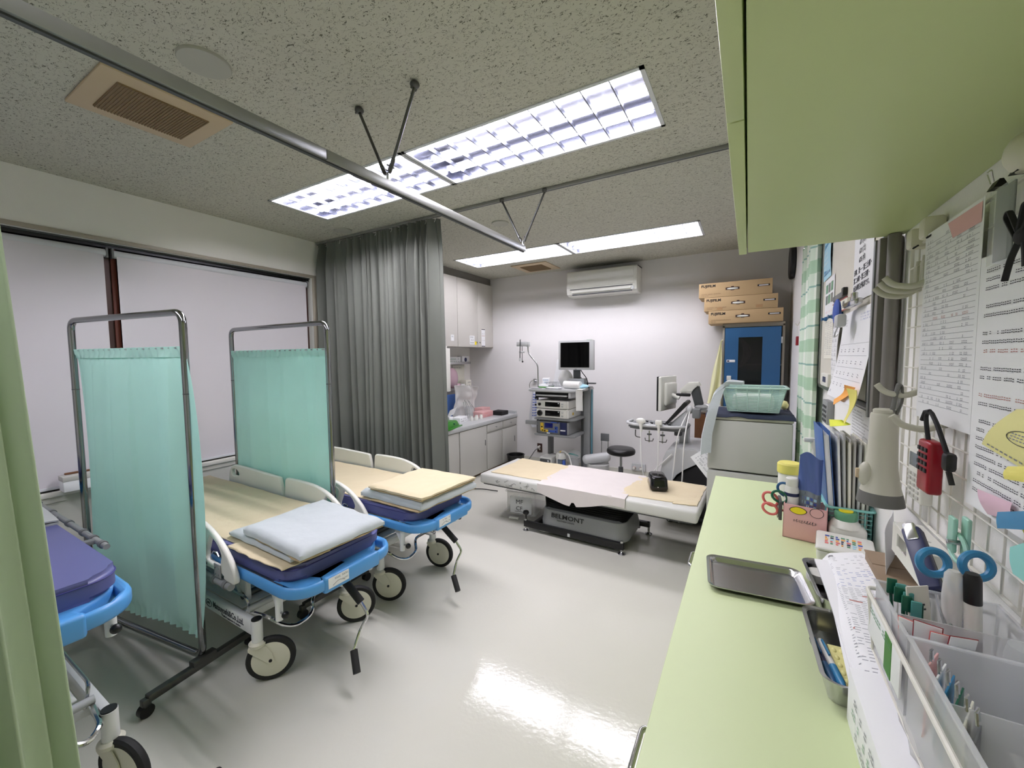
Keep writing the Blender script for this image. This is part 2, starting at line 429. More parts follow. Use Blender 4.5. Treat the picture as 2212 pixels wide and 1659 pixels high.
b = MB(); b.box(XL-.15, XR+.15, YF, YF+.15, 0, ZC, 'far_wall'); struct(b, 'wall_far')
b = MB(); b.box(XL-.15, XR+.15, YB-.15, YB, 0, ZC, 'wall'); struct(b, 'wall_rear')
b = MB(); b.box(XR, XR+.15, YB, YF, 0, ZC, 'white_wall'); struct(b, 'wall_right')
# window wall: opening y -1.3..2.42, z .66..2.215
b = MB()
b.box(XL-.15, XL, YB, YF, 0, .66, 'wall_low'); b.box(XL-.15, XL, YB, YF, 2.215, ZC, 'wall')
b.box(XL-.15, XL, YB, -1.3, .66, 2.215, 'wall'); b.box(XL-.15, XL, 2.42, YF, .66, 2.215, 'wall')
struct(b, 'wall_left')
b = MB(); b.box(XL, XL+.02, YB, 2.5, .635, .665, 'ivory', .004); b.box(XL, XL+.008, YB, 2.5, .60, .635, 'wall_low'); struct(b, 'trim_1')
b = MB(); b.box(XL, XL+.012, -1.35, 2.50, 2.215, 2.24, 'trim', .002); b.box(XL, XL+.012, 2.42, 2.47, .665, 2.215, 'trim', .002); struct(b, 'trim_2')
b = MB(); b.box(XL, XL+.01, -1.2, 2.5, 0, .07, 'cab_dark'); struct(b, 'baseboard_left')
b = MB(); b.box(-2.75, XR, YF-.01, YF, 0, .07, 'wall_low'); struct(b, 'baseboard_far')
b = MB()
b.box(XL-.14, XL-.10, -1.3, 2.42, .66, .72, 'bronze'); b.box(XL-.14, XL-.10, -1.3, 2.42, 2.16, 2.215, 'bronze')
for y in (-1.3, -.02, .985, 2.37): b.box(XL-.14, XL-.07, y, y+.05, .66, 2.215, 'bronze')
b.box(XL-.09, XL-.055, 1.024, 1.052, .66, 2.2, 'red_post', .003)
b.box(XL-.125, XL-.12, -1.27, 2.38, .7, 2.18, 'gloss_black')
b.box(XL-.11, XL-.045, -1.3, 2.42, 2.186, 2.214, 'black'); b.box(XL-.045, XL-.03, -1.3, 2.42, 2.205, 2.214, 'dark_grey')
struct(b, 'window_1')
# roller blinds (one per bay), part names: roller, fabric, bottom bar
for k, (y0, y1) in enumerate(((-.62, .995), (1.035, 2.385))):
    t = thing('roller_blind', ['pale lilac roller blind pulled down over the window bay behind the near screen',
        'pale lilac roller blind pulled down over the window bay beside the grey pleated curtain'][k], 'blind', (XL-.045, (y0+y1)/2, .67), group='roller blinds over the windows')
    m = MB(); m.cyl((XL-.045, y0, 2.150), (XL-.045, y1, 2.150), .026, 'blind_tube', n=16); m.box(XL-.07, XL-.02, y0-.012, y0, 2.12, 2.185, 'mid_grey', .003); m.box(XL-.07, XL-.02, y1, y1+.012, 2.12, 2.185, 'mid_grey', .003); m.build('roller', t, True)
    m = MB(); m.grid(lambda u, v: (XL-.025+.0015*math.sin(9*u), y0+.012+(y1-y0-.024)*u, .69+1.455*v), 16, 2, 'blind', .001); m.build('fabric', t, True)
    m = MB(); m.box(XL-.035, XL-.018, y0+.01, y1-.01, .672, .69, 'blind_tube', .003); m.build('bottom_bar', t, True)
# ---------------------------------------------------------------- recessed louvre lamps
def lamp(x0, x1, y0, y1, label):
    cx, cy = (x0+x1)/2, (y0+y1)/2; L, W = (x1-x0)/2, (y1-y0)/2
    t = thing('ceiling_light', label, 'ceiling light', (cx, cy, ZC), group='recessed louvred ceiling lights')
    m = MB()
    for a in ((-L-.006, L+.006, -W-.006, -W+.012), (-L-.006, L+.006, W-.012, W+.006)): m.box(*a, -.005, 0, 'louvre')
    for a in ((-L-.006, -L+.012, -W-.006, W+.006), (L-.012, L+.006, -W-.006, W+.006)): m.box(*a, -.005, 0, 'louvre')
    m.build('frame', t)
    m = MB(); cw = (2*W-.024)/3
    m.box(-L+.01, L-.01, -W+.01, W-.01, .088, .092, 'lamp_metal')
    for s_ in (-1, 1): m.box(-L+.01, L-.01, s_*W-(.012 if s_ > 0 else -.010), s_*W-(.010 if s_ > 0 else -.012), 0, .09, 'lamp_metal'); m.box(s_*L-(.012 if s_ > 0 else -.010), s_*L-(.010 if s_ > 0 else -.012), -W+.01, W-.01, 0, .09, 'lamp_metal')
    m.build('reflector', t)
    m = MB()
    for k in (1, 2):      # long V blades between the three channels
        y = -W+.012+cw*k
        m.prism([(-.003, 0), (.003, 0), (.002, .034), (-.002, .034)], -L+.012, L-.012, 'blade', Matrix.Translation((0, y, -.002)) @ Matrix(((0, 0, 1, 0), (1, 0, 0, 0), (0, 1, 0, 0), (0, 0, 0, 1))))
    n = 10
    for i in range(1, n):
        x = -L+.012+(2*L-.024)*i/n
        for k in range(3):
            ya = -W+.014+cw*k; yb = ya+cw-.004
            m.prism([(-.003, 0), (.003, 0), (.001, .024), (-.001, .024)], ya, yb, 'blade', Matrix.Translation((x, 0, -.001)) @ Matrix(((1, 0, 0, 0), (0, 0, 1, 0), (0, 1, 0, 0), (0, 0, 0, 1))))
    m.build('louvre', t)
    for k in range(3):
        y = -W+.012+cw*(k+.5); m = MB(); m.cyl((-L+.035, y, .041), (L-.035, y, .041), .0145, 'lamp_glow_aged' if y0 > 3 else 'lamp_glow' if y0 > 0 else 'lamp_glow_dim', n=12); m.build('tube', t)
    return t
LL = ['ceiling light behind the viewpoint, on the window side', 'ceiling light behind the viewpoint, on the green cabinet side',
      'ceiling light on the window side of the near pair, above the hanging rail', 'ceiling light of the near pair, the one closer to the green cabinet',
      'ceiling light of the far pair, beside the air vent and nearer the wall cabinets', 'ceiling light of the far pair, nearer the stacked cartons']
for (a, lb) in zip(LIGHTS, LL): lamp(*a, lb)
# ---------------------------------------------------------------- vents and round covers
def vent(x0, x1, y0, y1, label, mw):
    t = thing('ceiling_vent', label, 'air vent', ((x0+x1)/2, (y0+y1)/2, ZC), group='beige ceiling vents')
    m = MB(); m.box(x0, x1, y0, y1, ZC-.012, ZC, 'vent_beige', .004); m.build('frame', t, True)
    m = MB(); n = 30; m.box(x0+mw, x1-mw, y0+mw*.9, y1-mw*.9, ZC-.018, ZC-.010, 'vent_brown')
    for i in range(n):
        y = y0+mw*.9+(y1-y0-mw*1.8)*(i+.5)/n; m.box(x0+mw, x1-mw, y-.0018, y+.0018, ZC-.0205, ZC-.018, 'vent_brown')
    m.build('grille', t, True)
vent(-2.53, -2.10, .60, 1.05, 'square beige ceiling vent with brown grille beside the hanging rail, over the nearest stretcher', .075)
vent(-2.53, -2.06, 4.33, 4.76, 'square beige ceiling vent with brown grille near the air conditioner', .09)
for k, (x, y, r) in enumerate(((-1.78, .80, .085), (-1.80, 2.92, .07), (-3.05, 2.36, .075))):
    m = MB(); m.lathe([(r*.97, 0), (r, .004), (r, .010)], 'cover_grey', TR((x, y, ZC-.010)), 32)
    solo(m, 'round_cover', ['round white blank cover on the ceiling above the near hanging rail', 'round white blank cover on the ceiling beyond the curtain track', 'faint round cover on the ceiling near the top corner of the grey curtain'][k], 'ceiling cover', 'round ceiling covers')
# ---------------------------------------------------------------- hanging rail with V rods
t = thing('hanging_rail', 'long grey steel curtain rail hung from the ceiling by V-shaped rods', 'curtain rail', (-1.35, 1, 2.165))
m = MB(); m.box(-1.367, -1.333, -.75, .975, 2.168, 2.205, 'alu', .002); m.box(-1.367, -1.333, .977, 2.49, 2.168, 2.205, 'alu', .002); m.box(-1.357, -1.343, -.75, 2.488, 2.163, 2.169, 'dark_grey'); m.build('rail', t, True)
for y in (.27, 1.28, 2.485):
    m = MB()
    for s_ in (-1, 1):
        x = -1.35+s_*.165
        m.cyl((-1.353+s_*.012, y, 2.235), (x, y, ZC-.02), .0065, 'dark_steel', n=10); m.cyl((-1.353+s_*.014, y, 2.24), (-1.353+s_*.04, y, 2.29), .009, 'dark_steel', n=10)
        m.ell((x, y, ZC-.014), (.020, .020, .014), 'dark_steel'); m.tube([(x-.01, y-.012, ZC-.03), (x+.01, y-.012, ZC-.012), (x+.01, y+.012, ZC-.012), (x-.01, y+.012, ZC-.03)], .004, 'dark_steel')
        m.cyl((-1.353+s_*.02, y-.02, 2.262), (-1.353+s_*.02, y+.02, 2.262), .003, 'dark_steel', n=6)
    m.cyl((-1.352, y, 2.203), (-1.352, y, 2.24), .006, 'steel', n=8); m.box(-1.362, -1.342, y-.006, y+.006, 2.203, 2.216, 'steel', .001)
    m.build('hanger', t, True)
# ceiling curtain track
m = MB(); m.box(XL, XR, 2.478, 2.502, ZC-.022, ZC, 'alu', .002); m.box(XL, XR, 2.487, 2.493, ZC-.0235, ZC-.021, 'dark_grey')
solo(m, 'curtain_track', 'long grey aluminium curtain track screwed across the ceiling', 'curtain track')
# ---------------------------------------------------------------- curtains
def interp(tab, u):
    for i in range(len(tab)-1):
        if u <= tab[i+1][0]: a, c = tab[i], tab[i+1]; k = (u-a[0])/(c[0]-a[0]); return a[1]+(c[1]-a[1])*k
    return tab[-1][1]
phase = [0]; rg = random.Random(3)
for i in range(420): phase.append(phase[-1]+(.20 if i < 150 else .35)*(1+.5*math.sin(i*.11)))
def gcurt(u, v):
    i = u*400; k = int(i); ph = phase[k]+(phase[min(k+1, 420)]-phase[k])*(i-k)
    z = .30+(2.530-.30)*v
    amp = .036+.014*math.sin(u*17)+.010*math.sin(u*7+1)
    top = max(0, (v-.90)/.10); amp *= (1-.45*top)*(1+.25*(1-v))
    xr = -2.10+.055*(1-v)
    x = XL+.02+(xr-XL-.02)*u+.012*math.sin(2*ph+.6)*(1-top)
    y = 2.490+amp*(math.sin(ph)+.35*math.sin(2.0*ph+3*v*math.sin(u*9)))+.02*(1-v)*math.sin(u*5)
    if u > .985: y += (u-.985)*1.6
    if top > .2: y += .006*math.sin(3*ph)*top
    return (x, y, z)
t = thing('pleated_curtain', 'full-height grey pleated curtain hanging from the ceiling track beside the window wall', 'curtain', (-2.85, 2.49, .3))
m = MB(); m.grid(gcurt, 400, 26, 'grey_curtain', .002); m.build('cloth', t, True, sharp=70)
for i in range(16):
    x = XL+.05+(-2.13-XL-.05)*i/15; m = MB(); m.tube([(x, 2.49, 2.536), (x+.004, 2.49, 2.525), (x, 2.49, 2.512), (x, 2.482, 2.50)], .0022, 'white_plastic', 6); m.build('hook', t, True)
def green(u, v):
    z = .06+(2.165-.06)*v; ph = u*64
    y1 = .19+.085*(1-v); y = -.55+(y1+.55)*u
    fl = (1-v)
    x = -1.35+(.020+.009*math.sin(u*11))*math.sin(ph+.5*fl*math.sin(u*6))*(.6+.5*fl)+.01*math.sin(2*ph)+.02*fl*math.sin(u*4)
    return (x, y+.01*math.sin(2*ph+1), z)
t = thing('green_curtain', 'pale green privacy curtain hanging in soft folds before the nearest stretcher', 'curtain', (-1.35, -.18, .06))
m = MB(); m.grid(green, 420, 16, 'green_curtain', .002); m.build('cloth', t, True, sharp=70)
# ---------------------------------------------------------------- air conditioner
t = thing('air_conditioner', 'white wall-mounted air conditioner high on the far wall', 'air conditioner', (-1.52, 4.8, 2.18))
sec = [(4.925, 2.475), (4.70, 2.475), (4.685, 2.462), (4.68, 2.27), (4.70, 2.205), (4.75, 2.183), (4.925, 2.180)]
YZ = Matrix(((0, 0, 1, 0), (1, 0, 0, 0), (0, 1, 0, 0), (0, 0, 0, 1)))
m = MB(); m.prism(sec, -1.945, -1.105, 'white_plastic', YZ, .006); m.build('body', t, True)
m = MB(); m.box(-1.93, -1.135, 4.672, 4.682, 2.275, 2.462, 'white_plastic', .004); m.build('front_panel', t, True)
m = MB(); m.box(-1.90, -1.15, 4.682, 4.690, 2.252, 2.262, 'dark_grey'); m.box(-1.88, -1.16, 4.70, 4.72, 2.192, 2.212, 'dark_grey', M=None); m.build('air_slot', t, True)
m = MB(); m.box(-1.88, -1.17, 4.682, 4.700, 2.216, 2.24, 'white_plastic', .003, None); m.box(-1.16, -1.13, 4.676, 4.685, 2.20, 2.24, 'light_grey', .002); m.build('louvre_flap', t, True)
m = MB(); m.box(-1.95, -1.10, 4.75, 4.925, 2.474, 2.478, 'dark_grey'); m.build('intake_grille', t, True)
# ================================================================ folding screens (mint cloth on chrome frames)
def screen(A, B, ztop, label, seed, cloth_bot, bulge):
    A, B = Vector((*A, 0)), Vector((*B, 0)); W_ = (B-A).length; ang = math.degrees(math.atan2(B.y-A.y, B.x-A.x))
    t = thing('folding_screen', label, 'privacy screen', tuple((A+B)/2), ang, 'mint privacy screens between the stretchers')
    h = W_/2; r = .0150
    m = MB(); m.tube([(-h, 0, .10), (-h, 0, ztop), (h, 0, ztop), (h, 0, .10)], r, 'dark_chrome', 12, fil=.055, closed=True)
    m.cyl((-h, 0, 1.30), (-h, 0, 1.304), r+.0006, 'dark_grey', n=12); m.cyl((h, 0, 1.30), (h, 0, 1.304), r+.0006, 'dark_grey', n=12)
    m.build('frame', t)
    m = MB(); m.cyl((-h, 0, ztop-.155), (h, 0, ztop-.155), .004, 'chrome', n=8); m.build('curtain_rod', t)
    for s_ in (-1, 1):
        m = MB(); x = s_*h
        m.box(x-.016, x+.016, -.215, .215, .055, .085, 'dark_steel', .004)
        m.box(x-.014, x+.014, -.235, -.205, .04, .075, 'dark_steel', .004); m.box(x-.014, x+.014, .205, .235, .04, .075, 'dark_steel', .004)
        m.box(x-.018, x+.018, -.05, .05, .08, .105, 'dark_steel', .003)
        lg = m.build('foot_bar', t)
        for q in (-1, 1):
            m = MB(); m.cyl((x-.014, q*.222, .026), (x+.014, q*.222, .026), .026, 'black', n=18); m.cyl((x, q*.222, .03), (x, q*.222, .06), .008, 'dark_steel', n=8); m.build('caster', lg)
    def cloth(u, v):
        z = cloth_bot+(ztop-.148-cloth_bot)*v
        k = 1-v; e = math.sin(math.pi*v)**.6
        x = -h+.012+(W_-.024)*u; x += bulge[0]*e*(u-.5)*2*(-.5 if u < .5 else 1)*(1 if u < .5 else max(0, (u-.5)*2)**2*1.0+.2); ob = .030*min(1, max(0, (u-.86)*10))*e
        a = .003+.024*e
        fl = lambda q: (1-abs(math.sin(q)))**2
        y = ob-.014*e+a*(math.sin(u*8+seed*2+.8*k)*.6+math.sin(u*21+seed+1.2*math.sin(u*5))*.35-.75*fl(u*9.5+seed+.25*k)*(.5+.5*v)+.5*fl(u*17+seed*3-.3*k)*v)+bulge[1]*e*u*u
        if v > .965 or v < .03: y = .007*math.sin(u*120+seed)*(1 if v > .965 else .8)
        x += .004*math.sin(u*80+seed)*(1 if v > .9 else .2)
        return (x, y, z + (.012*math.sin(u*9+seed)*k if v < .02 else 0))
    m = MB(); m.grid(cloth, 200, 44, 'mint_cloth', .0012); cl = m.build('curtain_panel', t, sharp=80)
    def band(u, v): p = cloth(u, .965+.035*v); return (p[0], p[1]-.0045, p[2])
    m = MB(); m.grid(band, 110, 2, 'mint_cloth', .001); m.build('rod_pocket', cl, sharp=80)
    return t
screen((-3.04, .68), (-2.120, .812), 1.658, 'mint green folding screen standing between the bare purple stretcher and the white-blanket stretcher', 1, .185, (.085, -.02))
screen((-3.18, 1.500), (-2.125, 1.512), 1.660, 'mint green folding screen standing between the white-blanket stretcher and the beige-blanket stretcher', 4, .22, (.02, .0))
# ================================================================ hospital stretchers; local +x is the foot end
def stretcher(name, label, cx, cy, dz, dx, group, rots, rails=True, crank=None):
    """dz: height of the deck rim, dx: shift of the deck along the bed"""
    t = thing(name, label, 'stretcher', (cx, cy, 0), 0, group)
    YB_ = .232                                            # half track of the base
    m = MB()
    for s_ in (-1, 1):
        m.box(-.72, .60, s_*YB_-.014, s_*YB_+.014, .215, .285, 'white_paint', .006)
    m.box(-.72, -.68, -YB_, YB_, .225, .265, 'white_paint', .004); m.box(.44, .48, -YB_, YB_, .225, .265, 'white_paint', .004)
    bf = m.build('base_frame', t)
    m = MB(); M_ = TR((.245, -YB_-.0145, .243), rx=90)
    m.text('Matsuyoshi&Co.,Ltd.', .042, 'ink', M_, bold=.015, sx=.80); m.text('Medical equipment & supplies', .014, 'ink', TR((.33, -YB_-.0145, .226), rx=90))
    ring = [(.205+.028*math.cos(a), 0, .252+.018*math.sin(a)) for a in [i*math.pi/10 for i in range(20)]]
    m.tube([(x, -YB_-.0146, z) for x, _, z in ring], .0016, 'ink', 4, closed=True); m.text('APS', .018, 'ink', TR((.185, -YB_-.0145, .246), rx=90), bold=.02)
    m.build('maker_lettering', bf)
    m = MB(); m.box(-.60, .42, -.20, .20, .262, .268, 'white_plastic', .002); 
    for s_ in (-1, 1): m.tube([(-.60, s_*.20, .27), (-.60, s_*.215, .35), (.50, s_*.215, .35), (.50, s_*.20, .27)], .006, 'steel', 8, fil=.03)
    m.build('lower_tray', t)
    for (px, py) in ((.61, -YB_), (.61, YB_), (-.74, -YB_), (-.74, YB_)):
        m = MB(); m.cyl((px, py, .185), (px, py, .292), .023, 'white_paint', n=20)
        m.cyl((px, py, .292), (px, py, .296), .021, 'black', n=20)
        m.lathe([(.026, .165), (.034, .172), (.036, .186), (.027, .194)], 'caster_cream', TR((px, py, 0)), 24)
        m.cyl((px, py, .178), (px, py, .190), .0265, 'black', n=20)
        c = m.build('caster', t)
        rot = rots[0 if (px > 0 and py < 0) else 1 if px > 0 else 2]
        Q = TR((px, py, 0), rz=rot) @ TR((-.025, 0, 0))                      # wheel trails behind the post
        m = MB()
        for s_ in (-1, 1): m.prism([(-.010, .174), (.058, .172), (.082, .135), (.092, .092), (.070, .084), (.046, .108), (.0, .150), (-.010, .16)], s_*.021-.002, s_*.021+.002, 'caster_cream', Q @ Matrix(((1, 0, 0, 0), (0, 0, 1, 0), (0, 1, 0, 0), (0, 0, 0, 1))), .001)
        m.box(-.010, .055, -.021, .021, .165, .175, 'caster_cream', .002, Q)
        m.cyl(Q @ Vector((.075, -.026, .10)), Q @ Vector((.075, .026, .10)), .007, 'black', n=12)
        m.build('fork', c)
        m = MB(); AX = Q @ TR((.075, 0, .10), rx=90)
        m.lathe([(.078, -.013), (.094, -.014), (.100, -.007), (.100, .007), (.094, .014), (.078, .013)], 'rubber', AX, 36)
        m.lathe([(.02, -.016), (.074, -.0145), (.080, -.012), (.080, .012), (.074, .0145), (.02, .016)], 'caster_cream', AX, 36)
        m.build('wheel', c)
    # lifting gear: two white trapezoid arms at each end under the deck
    zt = dz-.075
    for xq in (.36, -.44):
        m = MB()
        for xb, xt, s_ in ((xq, xq+dx, -1), (xq, xq+(-.18 if xq > 0 else .18)+dx, -1), (xq, xq+dx, 1), (xq, xq+(-.18 if xq > 0 else .18)+dx, 1)):
            y = s_*.15
            m.prism([(xb-.028, .27), (xb+.028, .27), (xt+.022, zt), (xt-.022, zt)], y-.012, y+.012, 'white_paint', Matrix(((1, 0, 0, 0), (0, 0, 1, 0), (0, 1, 0, 0), (0, 0, 0, 1))), .003)
        m.cyl((xq, -.17, .29), (xq, .17, .29), .016, 'dark_steel', n=14)
        m.build('lift_arm', t)
    m = MB(); 
    for s_ in (-1, 1): m.box(-.80+dx, .80+dx, s_*.19-.018, s_*.19+.018, dz-.085, dz-.05, 'white_paint', .005)
    m.box(.74+dx, .77+dx, -.20, .20, dz-.08, dz-.055, 'white_paint', .004); m.box(-.77+dx, -.74+dx, -.20, .20, dz-.08, dz-.055, 'white_paint', .004); m.box(.26+dx, .30+dx, -.19, .19, dz-.085, dz-.055, 'white_paint', .004)
    m.build('deck_frame', t)
    # blue deck with hand holes at the ends
    def rrect(x0, x1, y0, y1, r, n=7, cut=None):
        P = []
        for cx_, cy_, a0 in ((x1-r, y1-r, 0), (x0+r, y1-r, 90), (x0+r, y0+r, 180), (x1-r, y0+r, 270)):
            for i in range(n+1): a = R(a0+90*i/n); P.append((cx_+r*math.cos(a), cy_+r*math.sin(a)))
        return P
    m = MB(); outer = rrect(-.98+dx, .98+dx, -.27, .27, .12)
    holes = []
    for sx in (1, -1):
        for s_ in (-1, 1):
            a = [(.90, .235), (.945, .20), (.955, .15), (.925, .14), (.895, .19), (.86, .225), (.84, .238)]
            holes.append([(sx*x+dx, s_*y) for x, y in a])
    m.plate(outer, holes, .05, .012, 'blue_deck', TR((0, 0, dz-.025)))
    for s_ in (-1, 1):
        m.box(.952+dx, .985+dx, -.145, .145, dz-.062, dz+.006, 'blue_deck', .010); m.box(-.985+dx, -.952+dx, -.145, .145, dz-.062, dz+.006, 'blue_deck', .010); break
    dk = m.build('deck', t, sharp=50)
    m = MB(); Ms = frame((.9858+dx, -.13, dz-.044), (0, 1, 0), (0, 0, 1)); m.box(0, .10, 0, .045, 0, .0006, 'paper', 0, Ms)
    m.tube([(.02, .008, .001), (.05, .022, .001), (.08, .008, .001)], .0008, 'ink', 4, fil=.03, M=Ms); marks(m, Ms, .03, .095, .030, .008, 'ink'); marks(m, Ms, .06, .095, .012, .007, 'ink'); m.build('sticker', dk)
    # mattress
    mx0, mx1 = -.93+dx, .90+dx
    m = MB()
    def matt(o):
        b = bmesh.new(); P = rrect(mx0, mx1, -.245, .245, .075, 6)
        lo = [b.verts.new((x, y, dz+.0)) for x, y in P]; hi = [b.verts.new((x, y, dz+.068)) for x, y in P]; n = len(P)
        b.faces.new(lo[::-1]); b.faces.new(hi)
        for i in range(n): b.faces.new((lo[i], lo[(i+1) % n], hi[(i+1) % n], hi[i]))
        e = [x for x in b.edges if abs(x.verts[0].co.z-x.verts[1].co.z) < 1e-6]
        bmesh.ops.bevel(b, geom=e, offset=.014, segments=3, affect='EDGES'); m.bm(b, 'purple')
    matt(0); mt = m.build('mattress', t, sharp=50)
    m = MB(); m.tube([(x, y, dz+.052) for x, y in rrect(mx0-.0015, mx1+.0015, -.2465, .2465, .0765, 6)], .0022, 'piping', 5, closed=True); m.build('piping', mt)
    # side rails: foot panel with a hand hole, head panel with an oval grip; local rail coordinates in x,z
    foot = [(-.03, -.03), (-.01, .15), (.0, .17), (.02, .18), (.16, .182), (.28, .176), (.38, .155), (.46, .120), (.53, .070), (.575, .02), (.595, -.02), (.592, -.045), (.57, -.055), (.50, -.05), (.48, -.03), (.30, -.03)]
    fh = [(.345, .035), (.355, .060), (.385, .120), (.405, .122), (.455, .095), (.485, .055), (.478, .030), (.462, .0), (.355, .0)]
    head = [(-.70, -.03), (-.70, .06), (-.69, .12), (-.665, .160), (-.63, .180), (-.59, .186), (-.40, .184), (-.14, .176), (-.08, .172), (-.062, .155), (-.045, .08), (-.04, .02), (-.06, -.03)]
    hh = [(-.655, .128), (-.64, .150), (-.60, .155), (-.575, .145), (-.555, .125), (-.575, .113), (-.60, .108), (-.64, .108)]
    XZ = Matrix(((1, 0, 0, 0), (0, 0, -1, 0), (0, 1, 0, 0), (0, 0, 0, 1)))
    def sm(P):          # Catmull-Rom rounding of an outline
        out = []; n = len(P)
        for i in range(n):
            p0, p1, p2, p3 = P[i-1], P[i], P[(i+1) % n], P[(i+2) % n]
            L_ = math.dist(p1, p2); k = 3 if L_ < .15 else 1
            for j in range(k):
                u = j/k; f = lambda a, b_, c, d: .5*((2*b_)+(-a+c)*u+(2*a-5*b_+4*c-d)*u*u+(-a+3*b_-3*c+d)*u**3)
                out.append(((f(p0[0], p1[0], p2[0], p3[0]), f(p0[1], p1[1], p2[1], p3[1])) if k > 1 else p1))
        return out
    for s_ in (-1, 1):
        y = s_*.292
        for (P, Hh, nm) in ((foot, fh, 'foot'), (head, hh, 'head')) if rails else ():
            m = MB(); m.plate(sm(P), [sm(Hh)], .024, .007, 'ivory', TR((dx, y, dz)) @ XZ)
            # raised lip following the top of the panel
            if nm == 'foot': m.tube([(x+dx, y-s_*-.0135*1, z+dz) for x, z in ((.02, .150), (.20, .152), (.34, .138), (.36, .12), (.33, .06), (.31, .02))], .004, 'ivory', 6, fil=.03)
            else: m.tube([(x+dx, y+s_*.0135, z+dz) for x, z in ((-.69, .07), (-.60, .085), (-.40, .055), (-.08, .04))], .004, 'ivory', 6, fil=.08)
            p = m.build('side_rail', t, sharp=45)
            m = MB()
            if nm == 'foot':
                m.box(.43+dx, .485+dx, y+s_*.013, y+s_*.018, dz-.05, dz+.012, 'grey_plastic', .002)
                for q in (.445, .47):
                    for zz in (-.035, -.005): m.cyl((q+dx, y+s_*.012, dz+zz), (q+dx, y+s_*.021, dz+zz), .004, 'steel', n=8)
                for q in (.30, .345): m.cyl((q+dx, y+s_*.011, dz-.012), (q+dx, y+s_*.0145, dz-.012), .008, 'dark_grey', n=14)
                m.build('bracket', p); m = MB()
                m.tube([(.33+dx, y-s_*.02, dz+.012), (.345+dx, y-s_*.02, dz+.03), (.375+dx, y-s_*.02, dz+.03), (.39+dx, y-s_*.02, dz+.012)], .004, 'chrome', 6, fil=.01)
                m.build('latch', p)
        m = MB(); yb = s_*.300; zb = dz-.072 if rails else dz+.03
        m.cyl((-.66+dx, yb, zb), (.555+dx, yb, zb), .0155 if rails else .010, 'grey_plastic', n=16)
        for q in (-.6, -.35, -.12, .12, .30, .41, .505): m.cyl((q+dx, yb, zb), (q+.02+dx, yb, zb), .0195 if rails else .0135, 'mid_grey', n=16); 
        for q in (-.5, 0, .45): m.box(q+dx-.015, q+dx+.015, min(yb, s_*.19), max(yb, s_*.19), zb-.008, zb+.008, 'mid_grey', .003)
        m.build('rail_bar', t)
    # IV pole sockets under the foot end
    for s_ in (-1, 1):
        m = MB(); x, y = .80+dx, s_*.235
        m.cyl((x, y, dz-.175), (x, y, dz-.055), .015, 'white_paint', n=18); m.cyl((x, y, dz-.0552), (x, y, dz-.0535), .012, 'black', n=14)
        m.prism([(-.06, -.055), (0, -.055), (0, -.12), (-.02, -.12)], -.004, .004, 'white_paint', TR((x, y, dz)) @ XZ)
        q = m.build('pole_socket', t); m = MB(); m.cyl((x+.012, y, dz-.14), (x+.035, y, dz-.14), .005, 'steel', n=8); m.ell((x+.045, y, dz-.14), .015, 'black'); m.build('knob', q)
    # crank under the foot end
    m = MB(); m.cyl((.66+dx, .03, dz-.10), (.88+dx, .03, dz-.125), .012, 'dark_steel', n=12)
    ck = crank or ((1.0+dx, -.03, dz-.37), (1.055+dx, -.06, dz-.435))
    m.tube([(.965+dx, .045, dz-.20), (.975+dx, .055, .26), (.975+dx, .08, .205), ck[0]] if crank else [(.965+dx, .045, dz-.20), (1.0+dx, .055, dz-.255), ((.965+ck[0][0]-dx)/2+dx, (.075+ck[0][1])/2, (dz-.255+ck[0][2])/2), ck[0]], .007, 'chrome', 8, fil=.02)
    c = m.build('crank', t)
    m = MB(); m.cyl((.875+dx, .03, dz-.118), (.965+dx, .045, dz-.20), .0175, 'rubber', n=16); m.build('grip', c)
    m = MB(); m.cyl(ck[0], ck[1], .016, 'rubber', n=16); m.build('grip', c)
    # bent chrome pedal bar near the base
    m = MB(); m.tube([(.50, -.215, .285), (.62, -.19, .285), (.67, -.15, .235), (.70, -.10, .215), (.70, -.02, .23), (.665, .0, .30), (.665, .11, .30), (.69, .16, .27), (.66, .20, .285), (.50, .215, .285)], .0085, 'chrome', 8, fil=.035)
    m.cyl((.52, -.22, .30), (.52, .22, .30), .014, 'light_grey', n=12); m.build('pedal_bar', t)
    return t
GR = 'hospital stretchers in a row beside the windows'
S2 = stretcher('stretcher', 'blue-framed stretcher with lowered deck, carrying the white folded blanket, between the two mint screens', -2.48, 1.155, .53, .0, GR, (52, 50, 160))
S3 = stretcher('stretcher', 'blue-framed stretcher before the grey curtain, carrying the beige folded blanket', -2.48, 1.86, .53, .0, GR, (30, 14, 150))
S1 = stretcher('stretcher', 'raised blue-framed stretcher with bare purple mattress, nearest, half behind the green curtain', -2.42, .19, .75, -.12, GR, (60, 18, 150), False, ((1.04, .27, .215), (1.125, .325, .255)))
